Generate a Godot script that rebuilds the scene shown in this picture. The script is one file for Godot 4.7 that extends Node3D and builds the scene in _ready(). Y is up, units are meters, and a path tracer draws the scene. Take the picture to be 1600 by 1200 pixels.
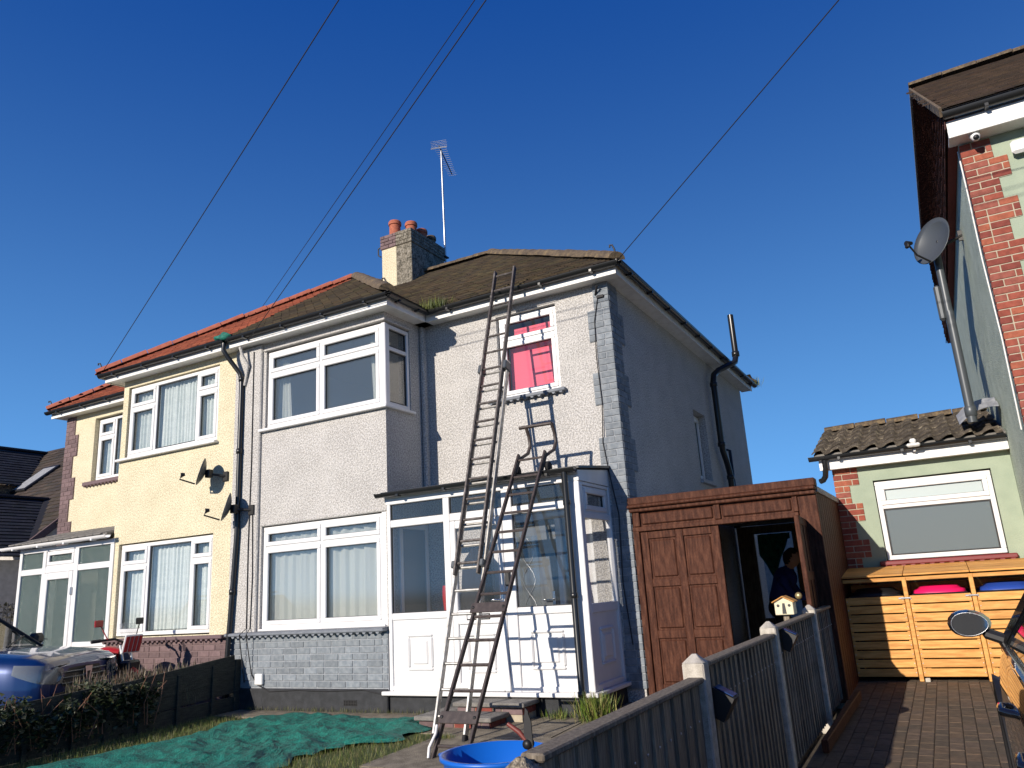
extends Node3D
# A semi-detached pair with ladders, a garage and the neighbouring house. x runs along the fronts, y up, z towards the street.
# The grey front wall is z = 0, its street corner x = 0. Metres.

var M := {}
var rng := RandomNumberGenerator.new()

# ------------------------------------------------------------------ mesh collecting
class G:
	var st := SurfaceTool.new()
	var xf := Transform3D.IDENTITY
	var col := Color(1, 1, 1)
	var n := 0
	func _init(x := Transform3D.IDENTITY):
		st.begin(Mesh.PRIMITIVE_TRIANGLES)
		xf = x
	func tri(a: Vector3, b: Vector3, c: Vector3, smooth := false):   # counter-clockwise seen from outside
		st.set_smooth_group(0 if smooth else -1)
		for p in [a, c, b]:
			st.set_color(col)
			st.add_vertex(xf * p)
		n += 1
	func quad(a: Vector3, b: Vector3, c: Vector3, d: Vector3, smooth := false):
		tri(a, b, c, smooth)
		tri(a, c, d, smooth)
	func box(p: Vector3, q: Vector3, c := 0.0):                       # corners p < q, chamfer c
		var lo := p.min(q)
		var hi := p.max(q)
		if c <= 0.0:
			var v := []
			for i in 8: v.append(Vector3(hi.x if i & 1 else lo.x, hi.y if i & 2 else lo.y, hi.z if i & 4 else lo.z))
			for f in [[4, 5, 7, 6], [1, 0, 2, 3], [5, 1, 3, 7], [0, 4, 6, 2], [6, 7, 3, 2], [0, 1, 5, 4]]:
				quad(v[f[0]], v[f[1]], v[f[2]], v[f[3]])
			return
		c = min(c, 0.45 * min(hi.x - lo.x, min(hi.y - lo.y, hi.z - lo.z)))
		var ctr := (lo + hi) / 2
		var h := (hi - lo) / 2
		var P := func(sx, sy, sz, ax):   # vertex of corner (sx,sy,sz) belonging to face axis ax
			var s := Vector3(sx, sy, sz)
			var d := h - Vector3.ONE * c
			d[ax] = h[ax]
			return ctr + d * s
		for ax in 3:
			var u := (ax + 1) % 3
			var w := (ax + 2) % 3
			for s in [-1.0, 1.0]:
				var k := []
				for t in [[-1.0, -1.0], [1.0, -1.0], [1.0, 1.0], [-1.0, 1.0]]:
					var e := Vector3.ZERO
					e[ax] = s
					e[u] = t[0]
					e[w] = t[1]
					k.append(P.call(e.x, e.y, e.z, ax))
				if s > 0: quad(k[0], k[1], k[2], k[3])
				else: quad(k[3], k[2], k[1], k[0])
			for s in [-1.0, 1.0]:                                         # edges along ax
				for t in [-1.0, 1.0]:
					var e0 := Vector3.ZERO
					e0[u] = s
					e0[w] = t
					var e1 := e0
					e0[ax] = -1.0
					e1[ax] = 1.0
					var a = P.call(e0.x, e0.y, e0.z, u)
					var b = P.call(e1.x, e1.y, e1.z, u)
					var cc = P.call(e1.x, e1.y, e1.z, w)
					var dd = P.call(e0.x, e0.y, e0.z, w)
					if s * t > 0: quad(dd, cc, b, a)
					else: quad(a, b, cc, dd)
		for sx in [-1.0, 1.0]:
			for sy in [-1.0, 1.0]:
				for sz in [-1.0, 1.0]:
					var a = P.call(sx, sy, sz, 0)
					var b = P.call(sx, sy, sz, 1)
					var cc = P.call(sx, sy, sz, 2)
					if sx * sy * sz > 0: tri(a, b, cc)
					else: tri(cc, b, a)
	func bar(a: Vector3, b: Vector3, w: float, h: float, up := Vector3.UP, c := 0.003):   # box from a to b, w across, h along up
		var z := (b - a)
		var l := z.length()
		z = z / l
		var x := up.cross(z).normalized()
		var old := xf
		xf = old * Transform3D(Basis(x, z.cross(x), z), (a + b) / 2)
		box(Vector3(-w / 2, -h / 2, -l / 2), Vector3(w / 2, h / 2, l / 2), c)
		xf = old
	func tube(pts: Array, r, k := 8, cap := true):
		var rings := []
		var prev := Vector3.ZERO
		for i in pts.size():
			var d: Vector3 = (pts[min(i + 1, pts.size() - 1)] - pts[max(i - 1, 0)]).normalized()
			var x := prev
			if i == 0: x = d.cross(Vector3.UP if abs(d.y) < 0.9 else Vector3.RIGHT)
			x = (x - d * x.dot(d)).normalized()
			prev = x
			var y := d.cross(x)
			var rr: float = r[i] if r is Array else r
			var ring := []
			for j in k: ring.append(pts[i] + (x * cos(TAU * j / k) + y * sin(TAU * j / k)) * rr)
			rings.append(ring)
		for i in rings.size() - 1:
			for j in k:
				var q: int = (j + 1) % k
				quad(rings[i][j], rings[i][q], rings[i + 1][q], rings[i + 1][j], true)
		if cap:
			for j in range(1, k - 1):
				tri(rings[0][0], rings[0][j + 1], rings[0][j])
				tri(rings[-1][0], rings[-1][j], rings[-1][j + 1])
	func lathe(at: Vector3, prof: Array, k := 20, ax := Vector3.UP, smooth := true):       # prof: [radius, height]
		var x := ax.cross(Vector3.RIGHT if abs(ax.x) < 0.8 else Vector3.UP).normalized()
		var y := ax.cross(x)
		for i in prof.size() - 1:
			for j in k:
				var a := TAU * j / k
				var b := TAU * (j + 1) / k
				var da := x * cos(a) + y * sin(a)
				var db := x * cos(b) + y * sin(b)
				quad(at + da * prof[i][0] + ax * prof[i][1], at + db * prof[i][0] + ax * prof[i][1], at + db * prof[i + 1][0] + ax * prof[i + 1][1], at + da * prof[i + 1][0] + ax * prof[i + 1][1], smooth)
	func prism(poly: Array, d: Vector3):                              # polygon (ccw seen from d) pushed along d
		var k := poly.size()
		var flat := PackedVector2Array()
		var nn := d.normalized()
		var x: Vector3 = (poly[1] - poly[0]).normalized()
		var y := nn.cross(x)
		for p in poly: flat.append(Vector2(p.dot(x), p.dot(y)))
		var t := Geometry2D.triangulate_polygon(flat)
		for i in range(0, t.size(), 3):
			var a: Vector3 = poly[t[i]]
			var b: Vector3 = poly[t[i + 1]]
			var c: Vector3 = poly[t[i + 2]]
			if (b - a).cross(c - a).dot(nn) < 0:
				var s := b
				b = c
				c = s
			tri(a + d, b + d, c + d)
			tri(a, c, b)
		for i in k: quad(poly[i], poly[(i + 1) % k], poly[(i + 1) % k] + d, poly[i] + d)
	func loft(rows: Array, closed := false, ends := false):               # rows of points, smooth
		for i in rows.size() - 1:
			var m: int = rows[i].size()
			for j in (m if closed else m - 1):
				var q: int = (j + 1) % m
				quad(rows[i][j], rows[i][q], rows[i + 1][q], rows[i + 1][j], true)
		if ends:
			for j in range(1, rows[0].size() - 1):
				tri(rows[0][0], rows[0][j + 1], rows[0][j])
				tri(rows[-1][0], rows[-1][j], rows[-1][j + 1])
	func mesh(m: Material = null, base := Vector3.ZERO) -> ArrayMesh:
		st.generate_normals()
		st.index()
		var r := ArrayMesh.new()
		var arr := st.commit_to_arrays()
		if base != Vector3.ZERO:
			var v: PackedVector3Array = arr[Mesh.ARRAY_VERTEX]
			for i in v.size(): v[i] -= base
			arr[Mesh.ARRAY_VERTEX] = v
		r.add_surface_from_arrays(Mesh.PRIMITIVE_TRIANGLES, arr)
		if m: r.surface_set_material(0, m)
		return r

# ------------------------------------------------------------------ nodes
var taken := {}
func numbered(s: String) -> String:
	taken[s] = taken.get(s, -1) + 1
	return s if taken[s] == 0 else "%s_%03d" % [s, taken[s]]
func thing(called: String, label: String, category: String, at := Vector3.ZERO, turn := 0.0, group := "") -> Node3D:
	var o := Node3D.new()
	o.name = numbered(called)
	add_child(o)
	o.position = at
	o.rotation.y = turn
	tag(o, label, category, group)
	return o
func tag(o, label, category, group := ""):
	o.set_meta("label", label)
	o.set_meta("category", category)
	if group: o.set_meta("group", group)
# parts drawn in world coordinates (the default) are moved back by their thing's base
func part(parent: Node, called: String, g: G, m: Material, world := true) -> MeshInstance3D:
	var o := MeshInstance3D.new()
	o.name = called
	o.mesh = g.mesh(m)
	parent.add_child(o, true)
	if world and parent != self and parent.get_parent() == self: o.position = -parent.position
	return o
func inst(parent: Node, called: String, me: Mesh, x: Transform3D, m: Material = null) -> MeshInstance3D:
	var o := MeshInstance3D.new()
	o.name = called
	o.mesh = me
	if m: o.material_override = m
	parent.add_child(o, true)
	o.transform = x
	if parent.get_parent() == self: o.position -= parent.position
	return o
func structure(called: String, g: G, m: Material) -> MeshInstance3D:
	var o := part(self, called, g, m)
	o.set_meta("kind", "structure")
	return o
func single(called, label, category, g: G, m, base: Vector3, group := "") -> MeshInstance3D:      # a thing that is one mesh
	var o := MeshInstance3D.new()
	o.name = numbered(called)
	o.mesh = g.mesh(m, base)
	add_child(o)
	o.position = base
	tag(o, label, category, group)
	return o

# ------------------------------------------------------------------ materials
func lin(r: float, g: float, b: float) -> Color: return Color(r, g, b).linear_to_srgb()
func noise_image(seed_: int, freq: float, oct := 4, kind := FastNoiseLite.TYPE_SIMPLEX_SMOOTH, size := 512) -> Image:
	var f := FastNoiseLite.new()
	f.seed = seed_
	f.noise_type = kind
	f.frequency = freq
	f.fractal_octaves = oct
	f.cellular_return_type = FastNoiseLite.RETURN_DISTANCE
	var im := f.get_seamless_image(size, size)
	im.convert(Image.FORMAT_L8)
	return im
func ramp_tex(a: Image, b: Image, wb: float, stops: Array) -> ImageTexture:      # stops: [t, r, g, b] in linear values, over (a + wb b)
	var da := a.get_data()
	var db := b.get_data()
	var lut := PackedByteArray()
	for i in 256:
		var t := i / 255.0
		var c := Color(stops[-1][1], stops[-1][2], stops[-1][3])
		for k in stops.size() - 1:
			if t <= stops[k + 1][0]:
				var q: float = clamp((t - stops[k][0]) / (stops[k + 1][0] - stops[k][0]), 0, 1)
				c = Color(stops[k][1], stops[k][2], stops[k][3]).lerp(Color(stops[k + 1][1], stops[k + 1][2], stops[k + 1][3]), q)
				break
		c = c.linear_to_srgb()
		lut.append_array([int(clamp(c.r, 0, 1) * 255), int(clamp(c.g, 0, 1) * 255), int(clamp(c.b, 0, 1) * 255)])
	var out := PackedByteArray()
	out.resize(da.size() * 3)
	for i in da.size():
		var v := int(da[i] * (1.0 - wb) + db[i] * wb) * 3
		out[i * 3] = lut[v]
		out[i * 3 + 1] = lut[v + 1]
		out[i * 3 + 2] = lut[v + 2]
	return ImageTexture.create_from_image(Image.create_from_data(a.get_width(), a.get_height(), false, Image.FORMAT_RGB8, out))
func normal_tex(a: Image, k: float) -> ImageTexture:
	var im := a.duplicate() as Image
	im.convert(Image.FORMAT_RGBA8)
	im.bump_map_to_normal_map(k)
	return ImageTexture.create_from_image(im)
func mt(c: Color, rough := 0.7, metal := 0.0) -> StandardMaterial3D:
	var m := StandardMaterial3D.new()
	m.albedo_color = c
	m.roughness = rough
	m.metallic = metal
	return m
func mtex(tex: Texture2D, scale: Vector3, rough := 0.85, nrm: Texture2D = null, nk := 1.0, tint := Color(1, 1, 1)) -> StandardMaterial3D:
	var m := mt(tint, rough)
	m.albedo_texture = tex
	m.uv1_triplanar = true
	m.uv1_world_triplanar = true
	m.uv1_scale = scale
	if nrm:
		m.normal_enabled = true
		m.normal_texture = nrm
		m.normal_scale = nk
	return m
func glass(c: Color, alpha: float, rough := 0.02) -> StandardMaterial3D:
	var m := mt(c, rough)
	m.albedo_color.a = alpha
	m.transparency = BaseMaterial3D.TRANSPARENCY_ALPHA
	m.metallic_specular = 0.6
	return m
func vcol(m: StandardMaterial3D) -> StandardMaterial3D:
	m.vertex_color_use_as_albedo = true
	return m

func make_materials():
	var fine := noise_image(1, 0.045, 3)
	var mid := noise_image(2, 0.012, 4)
	var cell := noise_image(3, 0.055, 2, FastNoiseLite.TYPE_CELLULAR)
	var broad := noise_image(5, 0.006, 5)
	var grit := noise_image(7, 0.16, 2)
	var dash := noise_image(17, 0.10, 2, FastNoiseLite.TYPE_SIMPLEX_SMOOTH, 1024)
	var patch := noise_image(18, 0.005, 5, FastNoiseLite.TYPE_SIMPLEX_SMOOTH, 1024)
	var n_dash := normal_tex(dash, 5.0)
	var n_fine := normal_tex(grit, 3.0)
	var n_cell := normal_tex(cell, 7.0)
	M.dash = mtex(ramp_tex(dash, patch, 0.14, [[0.3, .31, .302, .288], [0.5, .45, .438, .418], [0.7, .57, .557, .535]]), Vector3.ONE * 0.36, 0.95, n_dash, 0.75)
	M.cream = mtex(ramp_tex(dash, patch, 0.14, [[0.3, .46, .405, .27], [0.5, .62, .56, .395], [0.7, .73, .67, .49]]), Vector3.ONE * 0.36, 0.95, n_dash, 0.7)
	M.green_dash = mtex(ramp_tex(dash, patch, 0.2, [[0.3, .30, .37, .30], [0.5, .46, .54, .45], [0.7, .6, .67, .58]]), Vector3.ONE * 0.5, 0.95, n_dash, 1.0)
	M.green = mtex(ramp_tex(mid, grit, 0.2, [[0.2, .28, .335, .25], [0.8, .32, .375, .28]]), Vector3.ONE * 0.6, 0.85, n_fine, 0.2)
	M.chim_dash = mtex(ramp_tex(fine, mid, 0.4, [[0.25, .06, .055, .04], [0.5, .2, .18, .14], [0.8, .38, .35, .29]]), Vector3.ONE * 0.8, 0.95, n_dash, 1.2)
	M.brick_grey = []
	for k in 4:
		var s: float = [0.85, 1.0, 1.12, 0.95][k]
		M.brick_grey.append(mtex(ramp_tex(mid, grit, 0.45, [[0.3, .15 * s, .175 * s, .20 * s], [0.7, .24 * s, .265 * s, .285 * s]]), Vector3.ONE * 1.7, 0.8, n_fine, 0.5))
	M.mortar_grey = mtex(ramp_tex(mid, grit, 0.4, [[0.3, .24, .26, .285], [0.7, .33, .35, .37]]), Vector3.ONE * 1.5, 0.9, n_fine, 0.6)
	M.brick_mauve = []
	for k in 3:
		var s: float = [0.85, 1.0, 1.15][k]
		M.brick_mauve.append(mtex(ramp_tex(mid, grit, 0.45, [[0.3, .12 * s, .078 * s, .08 * s], [0.7, .17 * s, .115 * s, .115 * s]]), Vector3.ONE * 1.7, 0.8, n_fine, 0.5))
	M.mortar_mauve = mt(lin(.17, .12, .12), 0.9)
	M.brick_red = []
	for k in 5:
		var c: Array = [[.255, .058, .035], [.30, .072, .043], [.205, .045, .031], [.34, .095, .05], [.275, .08, .055]][k]
		M.brick_red.append(mtex(ramp_tex(mid, grit, 0.5, [[0.25, c[0] * .7, c[1] * .7, c[2] * .7], [0.55, c[0], c[1], c[2]], [0.85, c[0] * 1.15, c[1] * 1.3, c[2] * 1.4]]), Vector3.ONE * 2.1, 0.85, n_fine, 0.7))
	M.mortar = mtex(ramp_tex(mid, grit, 0.5, [[0.2, .33, .28, .2], [0.8, .48, .42, .32]]), Vector3.ONE * 2, 0.95, n_fine, 0.6)
	M.tile = vcol(mtex(ramp_tex(mid, grit, 0.5, [[0.2, .5, .5, .5], [0.6, 1, 1, 1], [0.8, 1.0, .98, .9]]), Vector3.ONE * 1.1, 0.9, n_fine, 0.7))
	M.ridge_brown = mtex(ramp_tex(fine, mid, 0.5, [[0.3, .06, .046, .032], [0.55, .13, .095, .06], [0.75, .25, .18, .085]]), Vector3.ONE * 0.9, 0.95, n_fine, 0.8)
	M.ridge_red = mtex(ramp_tex(mid, grit, 0.4, [[0.25, .26, .07, .04], [0.7, .42, .125, .07]]), Vector3.ONE * 1.5, 0.8, n_fine, 0.5)
	M.tile_dark = []
	for k in 3:
		var s: float = [0.8, 1.0, 1.25][k]
		M.tile_dark.append(mtex(ramp_tex(mid, fine, 0.5, [[0.3, .034 * s, .027 * s, .02 * s], [0.55, .062 * s, .049 * s, .036 * s], [0.72, .2 * s, .175 * s, .125 * s]]), Vector3.ONE * 1.9, 0.95, n_fine, 0.8))
	M.pvc = mtex(ramp_tex(broad, grit, 0.15, [[0.2, .66, .66, .655], [0.7, .72, .72, .72]]), Vector3.ONE * 0.7, 0.32)
	M.white_paint = mtex(ramp_tex(mid, grit, 0.4, [[0.15, .62, .61, .58], [0.5, .76, .76, .74]]), Vector3.ONE * 0.8, 0.5)
	M.black_pvc = mt(lin(.012, .013, .014), 0.3)
	M.lead = mtex(ramp_tex(mid, fine, 0.4, [[0.3, .22, .23, .24], [0.7, .38, .39, .4]]), Vector3.ONE * 1.5, 0.6, n_fine, 0.8)
	M.plinth_black = mtex(ramp_tex(mid, grit, 0.4, [[0.3, .014, .016, .019], [0.7, .03, .033, .038]]), Vector3.ONE, 0.75, n_fine, 0.6)
	M.sill_grey = mtex(ramp_tex(mid, grit, 0.4, [[0.3, .14, .155, .18], [0.7, .2, .22, .245]]), Vector3.ONE, 0.7, n_fine, 0.4)
	M.sill_mauve = mt(lin(.13, .085, .09), 0.7)
	M.sill_red = mt(lin(.16, .02, .022), 0.5)
	M.glass = glass(lin(.16, .2, .22), 0.10)
	M.glass_clear = glass(lin(.2, .24, .25), 0.05)
	M.glass_frost = glass(lin(.22, .3, .29), 0.55, 0.2)
	M.glass_frost.normal_enabled = true
	M.glass_frost.normal_texture = n_cell
	M.glass_frost.normal_scale = 1.6
	M.glass_frost.uv1_triplanar = true
	M.glass_frost.uv1_world_triplanar = true
	M.glass_frost.uv1_scale = Vector3.ONE * 1.6
	M.glass_frost.albedo_texture = ramp_tex(cell, mid, 0.2, [[0.1, 1, 1, 1], [0.3, .6, .65, .65], [0.8, .2, .25, .25]])
	M.glass_grey = glass(lin(.17, .2, .2), 0.72, 0.16)
	M.glass_milk = glass(lin(.5, .57, .56), 0.8, 0.25)
	M.room = mt(lin(.75, .75, .73), 0.9)
	M.net = mtex(ramp_tex(fine, mid, 0.5, [[0.3, .5, .56, .54], [0.7, .64, .7, .67]]), Vector3.ONE * 1.5, 0.95)
	M.curtain = mt(lin(.66, .70, .65), 0.95)
	M.pink = mt(lin(.78, .13, .19), 0.8)
	M.wood_brown = mtex(ramp_tex(noise_image(11, 0.02, 4), grit, 0.35, [[0.2, .032, .0115, .007], [0.5, .066, .0245, .0145], [0.85, .12, .05, .029]]), Vector3(2.2, 0.35, 2.2), 0.62, n_fine, 0.35)
	M.wood_brown.metallic_specular = 0.25
	M.wood_brown_edge = mtex(ramp_tex(fine, grit, 0.5, [[0.2, .13, .05, .03], [0.8, .3, .15, .085]]), Vector3(2, 0.5, 2), 0.6)
	M.board = []
	for k in 4:
		var s: float = [0.8, 1.0, 1.2, 0.95][k]
		M.board.append(mtex(ramp_tex(noise_image(20 + k, 0.03, 4), grit, 0.35, [[0.2, .10 * s, .08 * s, .058 * s], [0.55, .225 * s, .185 * s, .137 * s], [0.85, .36 * s, .31 * s, .24 * s]]), Vector3(3.0, 0.22, 3.0), 0.9, n_fine, 0.6))
	M.board_dark = mtex(ramp_tex(noise_image(31, 0.03, 4), grit, 0.35, [[0.2, .022, .021, .016], [0.8, .06, .058, .042]]), Vector3(0.4, 2.5, 0.4), 0.9, n_fine, 0.6)
	M.concrete_post = mtex(ramp_tex(mid, grit, 0.5, [[0.2, .3, .27, .22], [0.5, .5, .46, .39], [0.8, .62, .58, .5]]), Vector3.ONE * 2.3, 0.95, n_fine, 1.0)
	M.aggregate = mtex(ramp_tex(cell, grit, 0.3, [[0.15, .55, .47, .34], [0.4, .25, .21, .15], [0.7, .09, .075, .05]]), Vector3.ONE * 3.0, 0.95, n_cell, 1.5)
	M.pine = []
	for k in 3:
		var s: float = [0.9, 1.0, 1.08][k]
		M.pine.append(mtex(ramp_tex(noise_image(40 + k, 0.012, 4), fine, 0.25, [[0.2, .48 * s, .21 * s, .045 * s], [0.5, .62 * s, .30 * s, .075 * s], [0.8, .72 * s, .38 * s, .11 * s]]), Vector3(0.45, 3.2, 3.2), 0.65, n_fine, 0.25))
	M.concrete = mtex(ramp_tex(mid, grit, 0.5, [[0.15, .09, .075, .052], [0.5, .20, .17, .125], [0.85, .32, .28, .21]]), Vector3.ONE * 0.9, 0.95, n_fine, 1.0)
	M.bounce_pavement = mtex(ramp_tex(mid, grit, 0.5, [[0.15, .24, .225, .2], [0.85, .38, .36, .33]]), Vector3.ONE * 0.7, 0.95)
	M.asphalt = mtex(ramp_tex(mid, grit, 0.5, [[0.15, .045, .044, .042], [0.85, .085, .082, .078]]), Vector3.ONE * 0.7, 0.95)
	M.slab = mtex(ramp_tex(mid, grit, 0.5, [[0.15, .10, .095, .085], [0.5, .18, .17, .155], [0.85, .27, .255, .23]]), Vector3.ONE * 1.1, 0.95, n_fine, 0.8)
	M.soil = mtex(ramp_tex(mid, grit, 0.5, [[0.2, .03, .022, .014], [0.8, .09, .07, .045]]), Vector3.ONE * 0.8, 1.0, n_fine, 1.2)
	M.turf = mtex(ramp_tex(mid, grit, 0.5, [[0.2, .02, .028, .008], [0.5, .05, .075, .015], [0.8, .1, .1, .03]]), Vector3.ONE * 0.8, 1.0, n_fine, 1.2)
	M.paver = []
	for k in 4:
		var c: Array = [[.105, .074, .047], [.128, .086, .053], [.09, .067, .045], [.12, .084, .057]][k]
		M.paver.append(mtex(ramp_tex(mid, grit, 0.5, [[0.2, c[0] * .6, c[1] * .6, c[2] * .6], [0.5, c[0], c[1], c[2]], [0.85, c[0] * 1.35, c[1] * 1.35, c[2] * 1.35]]), Vector3.ONE * 1.7, 0.95, n_fine, 0.9))
	M.netting = mtex(ramp_tex(fine, mid, 0.5, [[0.25, .002, .06, .045], [0.5, .004, .135, .1], [0.8, .012, .22, .165]]), Vector3.ONE * 1.6, 0.75, n_cell, 0.8)
	M.netting.backlight_enabled = true
	M.netting.backlight = Color(0.0, 0.12, 0.09)
	M.alu = mtex(ramp_tex(mid, grit, 0.4, [[0.25, .28, .27, .25], [0.6, .52, .51, .49]]), Vector3.ONE * 2, 0.42)
	M.alu.metallic = 0.75
	M.alu_worn = mtex(ramp_tex(mid, grit, 0.5, [[0.25, .045, .038, .034], [0.55, .11, .097, .09], [0.8, .27, .245, .23]]), Vector3.ONE * 2, 0.5)
	M.alu_worn.metallic = 0.45
	M.ladder_brown = mtex(ramp_tex(mid, grit, 0.5, [[0.25, .028, .021, .02], [0.6, .06, .046, .042], [0.8, .12, .095, .085]]), Vector3.ONE * 2, 0.5)
	M.galv = mt(lin(.45, .46, .47), 0.35, 0.8)
	M.grey_metal = mt(lin(.07, .08, .09), 0.4, 0.2)
	M.black = mt(lin(.01, .01, .011), 0.5)
	M.rubber = mt(lin(.015, .015, .016), 0.9)
	M.pot = mtex(ramp_tex(mid, grit, 0.5, [[0.25, .25, .065, .035], [0.7, .48, .15, .08]]), Vector3.ONE * 3, 0.8, n_fine, 0.5)
	M.car_blue = mt(lin(.004, .026, .115), 0.3, 0.3)
	M.car_blue.clearcoat_enabled = true
	M.car_blue.clearcoat = 1.0
	M.car_blue.clearcoat_roughness = 0.03
	M.car_black = mt(lin(.008, .008, .009), 0.2, 0.2)
	M.car_black.clearcoat_enabled = true
	M.car_black.clearcoat = 1.0
	M.car_black.clearcoat_roughness = 0.02
	M.car_glass = glass(lin(.02, .03, .03), 0.55)
	M.chrome = mt(lin(.7, .7, .7), 0.12, 1.0)
	M.chrome_dark = mt(lin(.32, .34, .36), 0.04, 1.0)
	M.lamp_glass = glass(lin(.4, .45, .48), 0.12)
	M.red = mt(lin(.36, .012, .016), 0.35)
	M.tub = mt(lin(.005, .11, .50), 0.4)
	M.brass = mt(lin(.5, .38, .18), 0.4, 0.7)
	M.cable = mt(lin(.012, .012, .014), 0.7)
	M.leaf = vcol(mt(Color(1, 1, 1), 0.5))
	M.leaf.backlight_enabled = true
	M.leaf.backlight = Color(0.25, 0.3, 0.1)
	M.skin = mt(lin(.42, .22, .15), 0.6)
	M.jacket = mt(lin(.012, .03, .2), 0.85)
	M.trouser = mt(lin(.02, .02, .025), 0.9)
	M.slate = vcol(mtex(ramp_tex(mid, grit, 0.5, [[0.2, .6, .6, .6], [0.7, 1, 1, 1]]), Vector3.ONE, 0.8))
	M.render_white = mtex(ramp_tex(mid, grit, 0.4, [[0.2, .4, .38, .35], [0.8, .55, .53, .5]]), Vector3.ONE, 0.9)

# ------------------------------------------------------------------ building blocks
func ground_y(z: float) -> float: return -0.15 - 0.02 * (clamp(z, -8.0, 30.0) - 1.0)
func drive_y(z: float) -> float: return ground_y(z) + 0.056

# a wall slab in its own frame: x along, y up, outer face at z = 0, thickness t inwards, rectangular holes [x0, y0, x1, y1]
func wall(g: G, x0: float, x1: float, y0: float, y1: float, t: float, holes: Array):
	var xs := [x0, x1]
	var ys := [y0, y1]
	for h in holes:
		for k in [0, 2]:
			if h[k] > x0 and h[k] < x1 and not xs.has(h[k]): xs.append(h[k])
		for k in [1, 3]:
			if h[k] > y0 and h[k] < y1 and not ys.has(h[k]): ys.append(h[k])
	xs.sort()
	ys.sort()
	var open := func(i, j):
		if i < 0 or j < 0 or i >= xs.size() - 1 or j >= ys.size() - 1: return true
		var mx: float = (xs[i] + xs[i + 1]) / 2
		var my: float = (ys[j] + ys[j + 1]) / 2
		for h in holes:
			if mx > h[0] and mx < h[2] and my > h[1] and my < h[3]: return true
		return false
	for i in xs.size() - 1:
		for j in ys.size() - 1:
			if open.call(i, j): continue
			var a: float = xs[i]
			var b: float = xs[i + 1]
			var c: float = ys[j]
			var d: float = ys[j + 1]
			g.quad(Vector3(a, c, 0), Vector3(b, c, 0), Vector3(b, d, 0), Vector3(a, d, 0))
			g.quad(Vector3(b, c, -t), Vector3(a, c, -t), Vector3(a, d, -t), Vector3(b, d, -t))
			if open.call(i - 1, j): g.quad(Vector3(a, c, -t), Vector3(a, c, 0), Vector3(a, d, 0), Vector3(a, d, -t))
			if open.call(i + 1, j): g.quad(Vector3(b, c, 0), Vector3(b, c, -t), Vector3(b, d, -t), Vector3(b, d, 0))
			if open.call(i, j - 1): g.quad(Vector3(a, c, -t), Vector3(b, c, -t), Vector3(b, c, 0), Vector3(a, c, 0))
			if open.call(i, j + 1): g.quad(Vector3(a, d, 0), Vector3(b, d, 0), Vector3(b, d, -t), Vector3(a, d, -t))

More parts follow.
